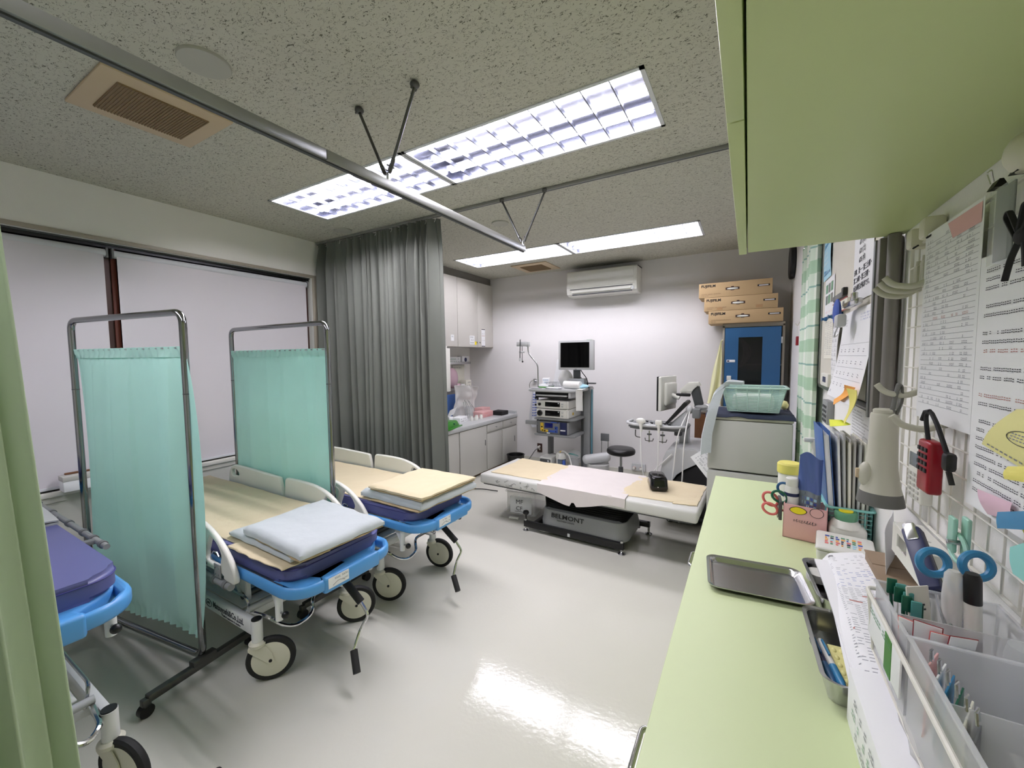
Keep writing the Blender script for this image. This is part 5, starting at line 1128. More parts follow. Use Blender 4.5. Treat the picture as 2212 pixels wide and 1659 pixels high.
for k, (x0, x1, z0, z1, lb) in enumerate(((-.36, .271, 1.7665, 1.892, 'lowest of the three camera-maker cartons stacked on the blue-door cabinet'), (-.402, .225, 1.8935, 2.028, 'middle one of the three cartons stacked on the blue-door cabinet'), (-.453, .178, 2.0295, 2.172, 'topmost of the three cartons stacked on the blue-door cabinet'))):
    t = thing('cardboard_carton', lb.replace('camera-maker ', 'brown '), 'carton', ((x0+x1)/2, 4.72, z0), group='brown cartons on the blue-door cabinet')
    y0 = 4.57; m = MB(); m.box(x0, x1, y0, 4.90, z0, z1, 'cardboard', .003); bd = m.build('box', t, True)
    F_ = frame((x0, y0-.0006, z0), (1, 0, 0), (0, 0, 1)); h = z1-z0; m = MB()
    m.text('FUJIFILM', .034, 'black', F_ @ TR((.02, h-.040, 0)), bold=.035, sx=1.05); marks(m, F_, .025, .20, .030, .008, 'brown', fill=.9); marks(m, F_, .025, .09, .014, .008, 'brown'); m.build('lettering', bd, True)
    m = MB(); cxx = .30; P = [(cxx-.06, .052), (cxx-.02, .052), (cxx-.012, .046), (cxx+.012, .046), (cxx+.02, .052), (cxx+.06, .052), (cxx+.06, .075), (cxx+.014, .077), (cxx+.010, .086), (cxx-.010, .086), (cxx-.014, .077), (cxx-.06, .075)]
    m.prism([(p[0], p[1]+(h-.12)/2) for p in P], -.0005, .0012, 'bronze', F_); m.ell((cxx, .062+(h-.12)/2, .002), (.05, .0095, .004), 'white_plastic', F_); m.build('hand_hole', bd, True)
    m = MB(); m.box(.51, .61, h*.52, h*.52+.018, 0, .0012, 'black', 0, F_); m.box(.522, .598, h*.52+.005, h*.52+.013, .0012, .0018, 'paper', 0, F_); m.build('print_label', bd, True)
    if k == 1: m = MB(); m.box(.45, .505, .012, .040, 0, .001, 'tape', 0, F_); m.box(.115, .165, .008, .032, 0, .001, 'tape', 0, F_); m.build('tape_patch', bd, True)
# yellow bag hanging from the side of the cabinet
m = MB(); m.grid(lambda u, v: (-.235-(.008+.115*v**.8)*(1-u)*1.0+.004*math.sin(v*9+u*5), 4.60+.02*math.sin(u*9+v*3)*(.2+v), 1.60-.64*v), 22, 18, 'yellow_bag', .002); m.cyl((-.240, 4.60, 1.585), (-.229, 4.64, 1.61), .006, 'yellow_bag', n=6); solo(m, 'yellow_bag', 'translucent yellow bag hanging beside the blue-door cabinet', 'bag', sharp=70)
# ================================================================ right wall: clock, check curtain, notice board, duct
t = thing('wall_clock', 'black-rimmed wall clock seen edge-on high on the white side wall', 'clock', (XR, 4.62, 2.31))
m = MB(); Q = TR((XR-.001, 4.62, 2.31), ry=-90); m.lathe([(.15, 0), (.158, .01), (.158, .035), (.15, .042), (.14, .042)], 'black', Q, 40); cs = m.build('rim', t, True)
m = MB(); m.lathe([(.139, .036), (.139, .040)], 'paper', Q, 40); m.box(-.004, .004, 0, .09, .041, .043, 'black', 0, Q); m.box(0, .06, -.004, .004, .041, .043, 'black', 0, Q); m.build('dial', cs, True)
t = thing('curtain_rod', 'short steel curtain rod with rings on the side wall above the checked curtain', 'curtain rod', (.31, 3.3, 2.13))
m = MB(); m.cyl((.305, 2.60, 2.13), (.305, 3.25, 2.13), .009, 'steel', n=12); m.ell((.305, 3.26, 2.13), .016, 'steel')
for y in (2.64, 3.22): m.cyl((.305, y, 2.13), (XR-.001, y, 2.13), .006, 'steel', n=8)
m.build('rod', t, True)
for i in range(9): m = MB(); y = 2.68+.058*i; m.tube([(.305, y+.003*math.sin(a), 2.118+.016*math.cos(a)) if 0 else (.305+.016*math.sin(a), y, 2.122+.016*math.cos(a)) for a in [k*math.pi/6 for k in range(12)]], .002, 'steel', 5, closed=True); m.build('ring', t, True)
def chk(u, v):
    y = 2.68+.48*u+.03*(1-v)*(u-.3); ph = u*30
    return (.300+.018*math.sin(ph)+.006*math.sin(2.3*ph), y+.008*math.cos(ph), .45+1.655*v)
m = MB(); m.grid(chk, 150, 14, 'check_cloth', .002, uvf=lambda u, v: (u*.95, v*1.655)); solo(m, 'checked_curtain', 'white and green checked curtain hanging on the side wall beside the notice board', 'curtain', sharp=70)
t = thing('wall_hook', 'small ivory hook with red clothes peg on the white side wall beyond the checked curtain', 'hook', (XR, 3.80, 1.62))
m = MB(); m.tube([(XR-.001, 3.80, 1.71), (XR-.02, 3.80, 1.70), (XR-.03, 3.80, 1.67), (XR-.045, 3.80, 1.69)], .005, 'ivory', 6, fil=.01); m.build('hook', t, True)
m = MB(); m.box(XR-.04, XR-.022, 3.785, 3.815, 1.52, 1.59, 'red', .004); m.cyl((XR-.032, 3.80, 1.59), (XR-.032, 3.80, 1.68), .0015, 'ivory', n=5); m.build('peg', t, True)
m = MB(); m.box(XR-.012, XR-.0005, 3.77, 3.80, 1.05, 1.25, 'matte_black', .002); solo(m, 'wall_plate', 'narrow black plate on the side wall behind the checked curtain', 'plate')
t = thing('notice_board', 'grey magnetic board on the side wall covered with notes and a calendar', 'notice board', (.34, 2.1, 1.29))
m = MB(); m.box(.328, XR-.0005, 1.56, 2.66, 1.295, 2.10, 'board_grey', .003); m.build('panel', t, True)
m = MB()
for a in ((2.66, 2.69, 1.28, 2.11), (1.545, 1.56, 1.28, 2.11)): m.box(.322, XR-.0005, a[0], a[1], a[2], a[3], 'alu', .002)
m.box(.322, XR-.0005, 1.56, 2.69, 1.28, 1.297, 'dark_steel', .002); m.box(.322, XR-.0005, 1.56, 2.69, 2.095, 2.11, 'alu', .002); m.build('frame', t, True)
t = thing('wall_duct', 'grey-brown cable duct running up the side wall between board and wire panel', 'cable duct', (.33, 1.5, 1.27))
m = MB(); m.box(.300, XR-.0005, 1.475, 1.54, 1.27, 1.764, 'cab_dark', .004); m.box(.296, .301, 1.50, 1.515, 1.27, 1.764, 'mid_grey', .001); m.build('cover', t, True)
m = MB(); m.cyl((.325, 1.452, 1.27), (.325, 1.452, 1.764), .014, 'cab_dark', n=14); m.build('pipe', t, True)
def sheet(name, label, cat, y0, y1, z0, z1, x, mt='paper', fn=None, curl=0, group=None, lean=0, cols=12, nu=10, nv=14):
    """sheet facing -x on the side wall; y1 is its far edge (left in view); fn(mb, M, w, h, zf) draws the marks"""
    w_, h = y1-y0, z1-z0
    M_ = frame((x, y1, z0), (0, -1, 0), (0, 0, 1))       # local x toward the viewer, y up, z = -x world
    def zf(a, b_, o=0): u, v = a/w_, b_/h; return (a, b_, o+.002+curl*math.sin(math.pi*v)*(.35+.65*u)+lean*(1-v)**2)
    m = MB(); m.grid(lambda u, v: zf(u*w_, v*h), nu, nv, mt, .0006, M_)
    if fn: fn(m, M_, w_, h, zf)
    return solo(m, name, label, cat, group, sharp=80)
def table_doc(m, M_, w_, h, zf, rows=26, cols=6, ink='ink_grey', seed=1, head=True, red=()):
    g = random.Random(seed)
    for r_ in range(rows):
        y = h*(.94-.88*r_/rows); ih = h*.88/rows
        rule(m, M_, w_*.04, w_*.96, y-ih*.12, y-ih*.12+.0006, 'ink_grey', zf)
        for c in range(cols):
            if g.random() < .75: x0 = w_*(.06+.90*c/cols); marks(m, M_, x0, x0+w_*.9/cols*.7*g.uniform(.5, 1), y, ih*.5, 'ink_red' if r_ in red else ink, zf=zf, rg=g)
def text_doc(m, M_, w_, h, zf, rows=24, seed=2, ink='ink', mg=.08, hh=.5, red=(), gap=.25):
    g = random.Random(seed)
    for r_ in range(rows):
        if g.random() < gap: continue
        y = h*(.95-.90*r_/rows); ih = h*.9/rows
        marks(m, M_, w_*mg, w_*(1-mg)*g.uniform(.55, 1), y-ih*.5, ih*hh, 'ink_red' if r_ in red else ink, zf=zf, rg=g, fill=.85)
def magnet(x, y, z, mt, label, r=.011):
    m = MB(); m.lathe([(r, 0), (r*.9, .010), (r*.6, .013), (r*.6, .02), (r*.95, .024)], mt, TR((x, y, z), ry=-90), 14); solo(m, 'magnet', label, 'magnet', 'round blue magnets on the notice board')
def bigjp(m, M_, w_, h, zf):
    g = random.Random(5)
    for r_, s_ in enumerate(('6/8(土)', '6/12(水)', '6/13(木)', '6/20(木)', '6/26(水)', '6/27(木)')): pass
    for r_, s_ in enumerate(('6/8 (土)', '6/11 (水)', '6/21 (土)', '6/25 (水)')): m.text(s_, .024, 'ink', M_ @ TR((w_*.30, h*(.84-.115*r_), .003)), ext=.0002, sx=1.0)
    for r_, s_ in enumerate(('日曜、第一・第三土曜・', '第二水曜・第三日曜・', '8日水曜日が休診です。')): m.text(s_, .023, 'ink', M_ @ TR((w_*.04, h*(.36-.105*r_), .003)), ext=.0002, bold=.01, sx=1.0)
sheet('schedule_sheet', 'long white sheet with bold black lettering pinned high on the notice board', 'sheet', 1.66, 1.93, 1.635, 1.90, .3265, fn=bigjp)
sheet('blue_leaflet', 'leaflet with a blue picture pinned at the far upper corner of the notice board', 'leaflet', 2.42, 2.64, 1.82, 2.04, .327, 'pale_blue', fn=lambda m, M_, w_, h, zf: (m.raw([zf(a*w_, b_*h, .001) for a, b_ in ((.08, .1), (.92, .1), (.92, .8), (.08, .8))], [(0, 1, 2, 3)], 'sky_blue', M_), text_doc(m, M_, w_, h, zf, 8, 3, 'paper')), curl=.006)
def pics(m, M_, w_, h, zf):
    for i in range(3):
        for j in range(2): m.raw([zf((.1+.28*i+a)*w_, (.32+.3*j+b_)*h, .001) for a, b_ in ((0, 0), (.22, 0), (.22, .24), (0, .24))], [(0, 1, 2, 3)], 'cap_green' if (i+j) % 2 else 'pouch_grey', M_)
    marks(m, M_, w_*.1, w_*.9, h*.08, h*.06, 'pink', zf=zf)
sheet('photo_leaflet', 'leaflet with six small green pictures pinned below the blue one', 'leaflet', 2.32, 2.57, 1.635, 1.812, .327, fn=pics)
sheet('price_list', 'narrow cream list with fine print at the lower far side of the notice board', 'list', 2.32, 2.54, 1.43, 1.615, .327, 'paper_warm', fn=lambda m, M_, w_, h, zf: table_doc(m, M_, w_, h, zf, 18, 3, seed=8))
sheet('duty_list', 'long narrow ruled white list hanging beside the calendar', 'list', 2.06, 2.23, 1.29, 1.60, .318, fn=lambda m, M_, w_, h, zf: table_doc(m, M_, w_, h, zf, 14, 2, seed=9), curl=.012)
def cal(m, M_, w_, h, zf):
    g = random.Random(12)
    for k in range(4): rule(m, M_, w_*.05, w_*.95, h*(.62-.13*k), h*(.62-.13*k)+.0008, 'ink_grey', zf)
    for k in range(4):
        for c in range(6): marks(m, M_, w_*(.10+.145*c), w_*(.10+.145*c)+.018, h*(.53-.13*k), .013, 'ink_grey', zf=zf, fill=1, rg=g)
    for k in range(3): marks(m, M_, w_*.6, w_*.95, h*(.92-.03*k), h*.016, 'ink_blue', zf=zf, fill=.6, rg=g); marks(m, M_, w_*.06, w_*.2, h*(.90-.03*k), h*.014, 'ink_grey', zf=zf, fill=.6, rg=g)
    marks(m, M_, w_*.05, w_*.10, h*.05, h*.03, 'navy', zf=zf, fill=1)
sheet('wall_calendar', 'big white calendar sheet curling away from the notice board', 'calendar', 1.56, 2.05, 1.29, 1.605, .322, fn=cal, curl=.004, lean=.042, nu=14, nv=20)
for k in range(3):
    m = MB(); Mq = frame((.3265, 1.68-.02*k, 1.30), (0, -1, 0), (0, 0, 1)); m.grid(lambda u, v: (.10*u+.008*math.sin(math.pi*v), .295*v, .0008+.0012*k+.003*math.sin(math.pi*v)*u), 4, 12, 'dark_grey', .001, Mq); solo(m, 'dark_folder_edge', 'one of three dark curled sheets behind the calendar edge', 'sheet', 'dark curled sheets behind the calendar', sharp=80)
t = thing('name_plate', 'red-edged cream name plate with black characters on the notice board', 'plate', (.32, 2.2, 1.63))
m = MB(); m.box(.316, .3275, 1.98, 2.28, 1.625, 1.665, 'paper_warm', .001); m.box(.315, .318, 1.98, 2.28, 1.665, 1.669, 'red'); m.box(.315, .318, 1.98, 2.28, 1.621, 1.625, 'red'); m.build('plate', t, True)
m = MB(); Mq = frame((.3155, 2.28, 1.625), (0, -1, 0), (0, 0, 1)); m.text('患者', .034, 'ink', Mq @ TR((.07, .008, .0006)), ext=.0002, sx=1.4); m.text('様', .03, 'ink', Mq @ TR((.22, .008, .0006)), ext=.0002, sx=1.4); m.build('lettering', t, True)
m = MB(); m.box(.313, .3275, 2.06, 2.27, 1.678, 1.70, 'mid_grey', .003); m.box(.312, .3275, 2.04, 2.075, 1.682, 1.712, 'black', .003); solo(m, 'marker_holder', 'small dark marker lying on top of the red-edged name plate', 'marker')
m = MB(); m.box(.29, .312, 1.70, 1.87, 1.612, 1.632, 'steel', .004); m.box(.285, .30, 1.70, 1.73, 1.625, 1.65, 'steel', .003); solo(m, 'metal_clip', 'shiny metal clip at the top of the big calendar', 'clip')
m = MB(); m.ell((.272, 1.87, 1.60), (.012, .035, .05), 'ink_blue'); m.box(.262, .29, 1.80, 1.86, 1.545, 1.59, 'light_grey', .008); m.tube([(.27, 1.82, 1.55), (.262, 1.82, 1.525), (.258, 1.80, 1.51), (.268, 1.79, 1.52)], .002, 'steel', 5); solo(m, 'blue_clip', 'blue and grey spring clip holding the big calendar', 'clip')
for (x, y, z, lb) in ((.327, 2.42, 2.01, 'blue magnet holding the blue picture leaflet'), (.327, 2.50, 1.622, 'blue magnet above the cream fine-print list'), (.327, 2.30, 1.618, 'blue magnet at the near top corner of the cream list'), (.327, 2.12, 1.612, 'blue magnet between the ruled list and the calendar'), (.327, 1.68, 2.01, 'teal magnet on the bold lettered sheet')):
    magnet(x, y, z, 'teal' if 'teal' in lb else 'blue', lb)
t = thing('room_sensor', 'small cream controller with dark display at the lower far corner of the notice board', 'controller', (.32, 2.4, 1.30))
m = MB(); m.box(.312, .3278, 2.31, 2.50, 1.30, 1.36, 'ivory', .003); m.build('case', t, True); m = MB(); m.box(.3105, .3125, 2.36, 2.44, 1.32, 1.345, 'navy'); m.build('display', t, True)
t = thing('remote_control', 'grey remote control held on the side wall under the notice board', 'remote control', (.34, 2.43, 1.115))
m = MB(); m.box(.322, XR-.0005, 2.36, 2.50, 1.12, 1.23, 'grey_plastic', .006); m.build('case', t, True); m = MB()
for i in range(3):
    for j in range(4): m.box(.3195, .3225, 2.38+.04*i, 2.40+.04*i, 1.13+.022*j, 1.142+.022*j, 'dark_grey', .001)
m.build('keys', t, True)
sheet('dotted_notice', 'printed sheet with dense rows of dots on the wall behind the grey megaphone', 'notice', 1.66, 1.97, 1.04, 1.26, XR-.004, fn=lambda m, M_, w_, h, zf: text_doc(m, M_, w_, h, zf, 18, 15, 'ink', .06, .45, gap=0))
for k, (mt, P, lb) in enumerate((('orange', ((1.66, 1.352), (1.56, 1.35), (1.77, 1.275), (1.84, 1.288)), 'orange sticky note hanging from the lower edge of the calendar'), ('yellow', ((1.60, 1.345), (1.52, 1.345), (1.55, 1.24), (1.63, 1.24)), 'yellow sticky note hanging from the calendar beside the orange one'), ('neon', ((1.63, 1.242), (1.55, 1.24), (1.76, 1.20), (1.86, 1.212)), 'bright neon sticky strip stuck to the yellow note end'))):
    A, B, C_, D = P; m = MB(); m.grid(lambda u, v: (.268-.004*k+.012*math.sin(3*v+u), (A[0]*(1-u)+B[0]*u)*(1-v)+(D[0]*(1-u)+C_[0]*u)*v, (A[1]*(1-u)+B[1]*u)*(1-v)+(D[1]*(1-u)+C_[1]*u)*v), 8, 8, mt, .0006)
    solo(m, 'sticky_note', lb, 'sticky note', 'sticky notes on the calendar edge', sharp=80)
# ================================================================ green wall cabinet above the camera
t = thing('green_wall_cabinet', 'pale green wall cabinet overhanging the green counter', 'cabinet', (.17, .3, 1.766))
m = MB(); m.box(-.010, XR-.0005, -1.2, 1.475, 1.766, 2.556, 'cabinet_green', .0015); m.build('body', t, True)
for y0, y1 in ((-.62, .0), (.003, .645), (.648, 1.485)):
    m = MB(); m.box(-.034, -.013, y0, y1, 1.764, 2.555, 'cabinet_green', .0015); m.build('door', t, True)
# ================================================================ green counter
t = thing('green_counter', 'long pale green counter with cupboards along the side wall', 'counter', (.11, .6, 0))
m = MB(); m.box(-.128, XR-.0005, -1.2, 2.235, .822, .85, 'counter_green', .003); m.build('worktop', t, True)
m = MB(); m.box(-.085, XR-.0005, -1.19, 2.215, .06, .822, 'cabinet_green', .002); m.box(-.05, XR-.0005, -1.18, 2.2, 0, .06, 'cab_dark'); m.build('body', t, True)
for y0, y1 in ((-1.18, -.33), (-.325, .52), (.525, 1.37), (1.375, 2.21)):
    m = MB(); m.box(-.103, -.087, y0, y1, .65, .815, 'cabinet_green', .002); d = m.build('drawer', t, True); yc = (y0+y1)/2 if y1 < 1 else (.655 if 0 else (y0+y1)/2)
    m = MB(); ya = {(.525): .645, (1.375): 1.37}.get(y0, yc)
    m = MB(); yh = {.525: .67, 1.375: 1.43}.get(y0, yc); m.tube([(-.103, yh-.05, .775), (-.150, yh-.05, .775), (-.150, yh+.05, .775), (-.103, yh+.05, .775)], .005, 'chrome', 10, fil=.014); m.build('handle', d, True)
    m = MB(); m.box(-.103, -.087, y0, y1, .075, .645, 'cabinet_green', .002); m.build('door', t, True)
ZK = .8505
def steel_tray(name, label, x0, x1, y0, y1, h, rz=0, z=ZK, flare=.008):
    cx, cy, hx, hy = (x0+x1)/2, (y0+y1)/2, (x1-x0)/2, (y1-y0)/2; Q = TR((cx, cy, z), rz=rz); m = MB(); n = 36
    prof = ((hx-flare-.001, hy-flare-.001, 0, .02), (hx-.002, hy-.002, h-.002, .022), (hx+.005, hy+.005, h, .026), (hx+.005, hy+.005, h-.0015, .026), (hx-.0035, hy-.0035, h-.0035, .022), (hx-flare-.0035, hy-flare-.0035, .0015, .018))
    V = []; F = []
    for a, b_, zz, r in prof: V += [(x, y, zz) for x, y in rr2(a, b_, r)]
    for i in range(len(prof)-1):
        for j in range(n): F.append((i*n+j, i*n+(j+1) % n, (i+1)*n+(j+1) % n, (i+1)*n+j))
    F.append(tuple(range(n))[::-1]); k = (len(prof)-1)*n; F.append(tuple(range(k, k+n))); m.raw(V, F, 'steel', Q)
    return solo(m, name, label, 'tray', 'steel trays on the green counter')
steel_tray('steel_tray', 'shallow empty steel tray, the widest one, on the open green counter', -.080, .140, 1.13, 1.305, .014, rz=6)
steel_tray('steel_tray', 'small deep steel tray holding a tape roll, half under the printed form', .150, .262, 1.125, 1.335, .045, rz=4)
steel_tray('steel_tray', 'small deep steel tray holding pens, half under the printed form', .123, .258, .838, 1.075, .045, rz=2)
m = MB(); m.lathe([(.010, 0), (.026, 0), (.026, .020), (.010, .020)], 'white_plastic', TR((.172, 1.285, ZK+.012))); solo(m, 'tape_roll', 'small white tape roll inside the small steel tray', 'tape')
for k, (x, y, c1, c2, lb) in enumerate(((.138, .94, 'navy', 'blue', 'dark blue pen in the small steel tray'), (.150, .935, 'white_plastic', 'sky_blue', 'white and blue ballpoint pen in the small steel tray'))):
    t = thing('pen', lb, 'pen', (x, y, ZK+.01)); Q = TR((x, y, ZK+.0125+.003*k), rz=8, rx=90)
    m = MB(); m.lathe([(.0055, -.065), (.0065, -.055), (.0065, .01)], c1, Q, 12); m.build('barrel', t, True)
    m = MB(); m.lathe([(.0068, .01), (.0072, .05), (.004, .068), (.0012, .075)], c2, Q, 12); m.build('grip', t, True)
    m = MB(); m.box(-.0015, .0015, .007, .0105, -.055, -.01, c2, 0, Q); m.build('clip', t, True)
m = MB(); Q = TR((.172, .95, ZK+.006), rz=4); m.box(-.014, .014, -.06, .06, 0, .002, 'yellow_pale', .0008, Q)
for i in range(2):
    for j in range(5): m.ell(Q @ Vector((-.006+.012*i, -.045+.022*j, .002)), (.004, .007, .003), 'yellow_pale', n=10)
solo(m, 'blister_pack', 'pale yellow blister pack beside the pens in the steel tray', 'blister pack')
# printed form draped over trays
FP = [Vector(p) for p in ((.184, 1.345), (.268, 1.39), (.300, 1.20), (.262, .86), (.150, .835), (.160, 1.10))]
def form(u, v):
    Lx = [.143+.004, .150, .163, .186][0]; ys = .835+.525*v
    xl = .163+.024*v**1.5; xr = .262+.030*math.sin(math.pi*v)+.012*v
    x = xl+(xr-xl)*u; z = .905+.013*math.sin(math.pi*v)+.012*u-.020*max(0, .18-u)/.18*1.0+.006*math.sin(6*v+2*u)
    return (x, ys+.015*u*(v-.5), z)
FU = lambda a, b_, o=0: tuple(Vector(form(a, b_))+Vector((0, 0, .0008+o)))
m = MB(); m.grid(form, 14, 40, 'paper', .0015)
g = random.Random(31)
def fq(a0, a1, b0, b1, mt): m.raw([FU(a0, b0), FU(a1, b0), FU(a1, b1), FU(a0, b1)], [(0, 1, 2, 3)], mt)
for r_ in range(58):
    b0 = .04+.93*r_/58
    if b0 > .80: n_ = 7; ink = 'ink_grey'
    elif b0 > .62: n_ = 8; ink = 'ink_blue'
    else: n_ = 9; ink = 'ink_grey'
    for c in range(n_):
        if g.random() < (.8 if b0 < .62 else .45): a0 = .10+.86*c/n_; fq(a0, a0+.085*g.uniform(.6, 1), b0, b0+.0032, ink)
for c in range(4): fq(.24+.20*c, .243+.20*c, .05, .60, 'ink_grey')
for (a0, a1, b0) in ((.06, .22, .57), (.24, .42, .49), (.45, .90, .55), (.45, .62, .38), (.06, .20, .27), (.62, .86, .27), (.06, .22, .12), (.78, .97, .16)): fq(a0, a1, b0, b0+.011, 'ink_red')
for c in range(9): fq(.10+.018*c, .112+.018*c, .955, .975, 'ink')
solo(m, 'printed_form', 'long printed form with reddish headings draped over the small steel trays', 'form', sharp=80)
# bottom pages of the form
m = MB(); m.grid(lambda u, v: (.168+.09*u, .838+.49*v, .896+.010*math.sin(math.pi*v)+.008*u), 8, 20, 'paper', .006); solo(m, 'paper_stack', 'stack of white papers beneath the printed form', 'papers', sharp=80)
# wet tissue tub
t = thing('wet_tissue_tub', 'white tissue tub with colourful label lid beside the pink pen box', 'tub', (.25, 1.47, ZK))
Q = TR((.255, 1.475, ZK), rz=-8)
m = MB(); m.box(-.062, .062, -.068, .068, 0, .042, 'white_plastic', .012, Q, 3, taper=1.05); m.build('body', t, True)
m = MB(); m.box(-.067, .067, -.073, .073, .040, .052, 'white_plastic', .008, Q, 3); ld = m.build('lid', t, True)
m = MB(); g = random.Random(3)
for i in range(7):
    for j in range(5):
        c = g.choice(['ink_blue', 'salmon', 'pink', 'cap_green', 'orange', 'pale_blue', 'navy']); m.box(-.045+.0125*i, -.045+.0125*i+g.uniform(.004, .011), -.035+.015*j, -.035+.015*j+.009, .0525, .0530, c, 0, Q)
m.build('label', ld, True)
# pink pen box
t = thing('pink_pen_box', 'pink box with fruit stickers holding bottles and pouches on the counter', 'box', (.165, 1.60, ZK))
Q = TR((.112, 1.578, ZK), rz=-9)
m = MB(); th = .003; W_, D_, H_ = .115, .085, .112
for a in ((0, W_, 0, th, 0, H_), (0, th, 0, D_, 0, H_), (W_-th, W_, 0, D_, 0, H_), (0, W_, D_-th, D_, 0, H_), (0, W_, 0, D_, 0, th)): m.box(*a, 'pink', .0008, Q)
pb = m.build('case', t, True)
FR = Q @ frame((0, -.0008, 0), (1, 0, 0), (0, 0, 1))
m = MB(); g = random.Random(6)
for k in range(9):
    x = .028+.007*k; P = [(x, .062, .0005), (x+.003, .066, .0005), (x+.001, .058, .0005), (x+.006, .060, .0005)]; m.tube([(p[0]+g.uniform(-.001, .001), p[1]+g.uniform(-.002, .002), p[2]) for p in P], .0006, 'ink', 4, M=FR)
m.build('handwriting', pb, True)
m = MB(); m.prism([(.040+.021*math.cos(a)*(1+.12*math.cos(2*a)), .096+.0125*math.sin(a)) for a in [i*math.pi/12 for i in range(24)]], 0, .0012, 'black', FR); m.prism([(.040+.019*math.cos(a)*(1+.12*math.cos(2*a)), .096+.011*math.sin(a)) for a in [i*math.pi/12 for i in range(24)]], .0012, .0018, 'lemon', FR); m.build('lemon_sticker', pb, True)
m = MB(); m.prism([(.088+.018*math.cos(a), .098+.0155*math.sin(a)) for a in [i*math.pi/12 for i in range(24)]], 0, .0012, 'black', FR); m.prism([(.088+.0165*math.cos(a), .098+.014*math.sin(a)) for a in [i*math.pi/12 for i in range(24)]], .0012, .0018, 'pink', FR); m.build('peach_sticker', pb, True)
t = thing('medicine_bottle', 'white bottle with dark blue lettering standing in the pink box', 'bottle', (.135, 1.605, ZK+.004))
m = MB(); QB = TR((.136, 1.612, ZK+.004)); m.lathe([(.018, 0), (.0205, .003), (.0205, .150), (.016, .162)], 'white_plastic', QB); m.build('body', t, True)
m = MB(); m.lathe([(.0165, .160), (.0175, .163), (.0175, .185), (.015, .188)], 'white_plastic', QB); m.build('cap', t, True)
m = MB(); m.lathe([(.0208, .128), (.0208, .139)], 'navy', QB); m.build('blue_band', t, True)
m = MB(); m.text('URASO', .021, 'navy', TR((.1175, 1.5905, ZK+.092), rx=90, rz=-5), bold=.04, sx=.8); m.text('10', .015, 'navy', TR((.129, 1.5905, ZK+.072), rx=90), bold=.03); m.build('lettering', t, True)
def pouchf(u, v): w_ = .070*(1-.12*math.sin(math.pi*v*.6)); return (.178+(u-.5)*w_+.008*v, 1.615+.030*math.sin(math.pi*u)*-1*(1-.55*v)+.004*math.sin(9*u+5*v), ZK+.006+.265*v+.012*math.sin(5*u)*v)
t = thing('foil_pouch', 'blue-topped foil pouch with a printed window standing in the pink box', 'pouch', (.19, 1.61, ZK))
m = MB(); m.grid(lambda u, v: pouchf(u, v*.55), 16, 12, 'pouch_grey', .002); b1 = m.build('front', t, True, sharp=70)
m = MB(); m.grid(lambda u, v: pouchf(u, .55+.45*v), 16, 12, 'pouch', .002); m.build('blue_top', t, True, sharp=70)
m = MB(); g = random.Random(4)
for i in range(4):
    for j in range(4):
        a, b_ = .22+.16*i, .30+.05*j; P = [Vector(pouchf(x, y))+Vector((0, -.0016, 0)) for x, y in ((a, b_), (a+.12, b_), (a+.12, b_+.035), (a, b_+.035))]; m.raw(P, [(0, 1, 2, 3)], 'ink_blue' if (i+j) % 2 else 'pale_blue')
m.raw([Vector(pouchf(x, y))+Vector((0, -.0016, 0)) for x, y in ((.30, .505), (.9, .505), (.9, .54), (.30, .54))], [(0, 1, 2, 3)], 'navy'); m.build('print', b1, True)
# scissors hooked on the pink box
def scissors(name, label, c, rz, ry, mt1, mt2, blade=.09, r=.021, world=None):
    t = thing(name, label, 'scissors', c); Q = world or TR(c, rz=rz, ry=ry)
    for s_, mt in ((1, mt1), (-1, mt2)):
        m = MB(); m.tube([Q @ Vector((s_*(.008+r)+r*1.0*math.cos(a)*.95, 0, .036+r*(.92 if r == .019 else 1.25)*math.sin(a))) for a in [i*math.pi/16 for i in range(32)]], .0042 if r < .0195 and r != .019 else .0055 if r == .019 else .0042, mt, 8, closed=True); m.tube([Q @ Vector((s_*.014, 0, .02)), Q @ Vector((s_*.004, s_*.001, -.005))], .004, mt, 8); m.build('handle', t, True)
        m = MB(); m.prism([(-s_*.001, .0), (s_*.008, .004), (s_*.006, -.03), (-s_*.002, -blade), (-s_*.005, -.03)], s_*.0012-.001, s_*.0012+.001, 'steel', Q @ Matrix(((1, 0, 0, 0), (0, 0, 1, 0), (0, 1, 0, 0), (0, 0, 0, 1)))); m.build('blade', t, True)
    m = MB(); m.cyl(Q @ Vector((0, -.003, -.012)), Q @ Vector((0, .003, -.012)), .003, 'steel', n=10); m.build('pivot', t, True)
    return t
QS = frame((.098, 1.585, .945), (-.35, -.25, .9), (.2, -.95, 0)) @ TR(rx=0)
scissors('scissors', 'scissors with blue and orange handles hooked on the side of the pink box', (.085, 1.59, .93), 0, 0, 'blue', 'salmon', .06, .020, world=TR((.122, 1.622, .950), ry=-42, rz=4))
scissors('scissors', 'scissors with dark and coral handles hooked lower on the pink box', (.09, 1.60, .90), 0, 0, 'dark_green', 'salmon', .055, .018, world=TR((.120, 1.600, .935), ry=-60, rz=2))
m = MB(); m.box(.100, .1095, 1.585, 1.665, .90, .962, 'dark_grey', .002); m.tube([(.104, 1.60, .96), (.100, 1.60, .935), (.098, 1.61, .90), (.098, 1.64, .90), (.100, 1.65, .935), (.104, 1.65, .96)], .0018, 'steel', 6); solo(m, 'clip_hook', 'dark metal clip fixed on the side of the pink box', 'clip')
t = thing('wipes_tub', 'white wipes tub with pale yellow lid behind the pink box', 'tub', (.155, 1.88, ZK))
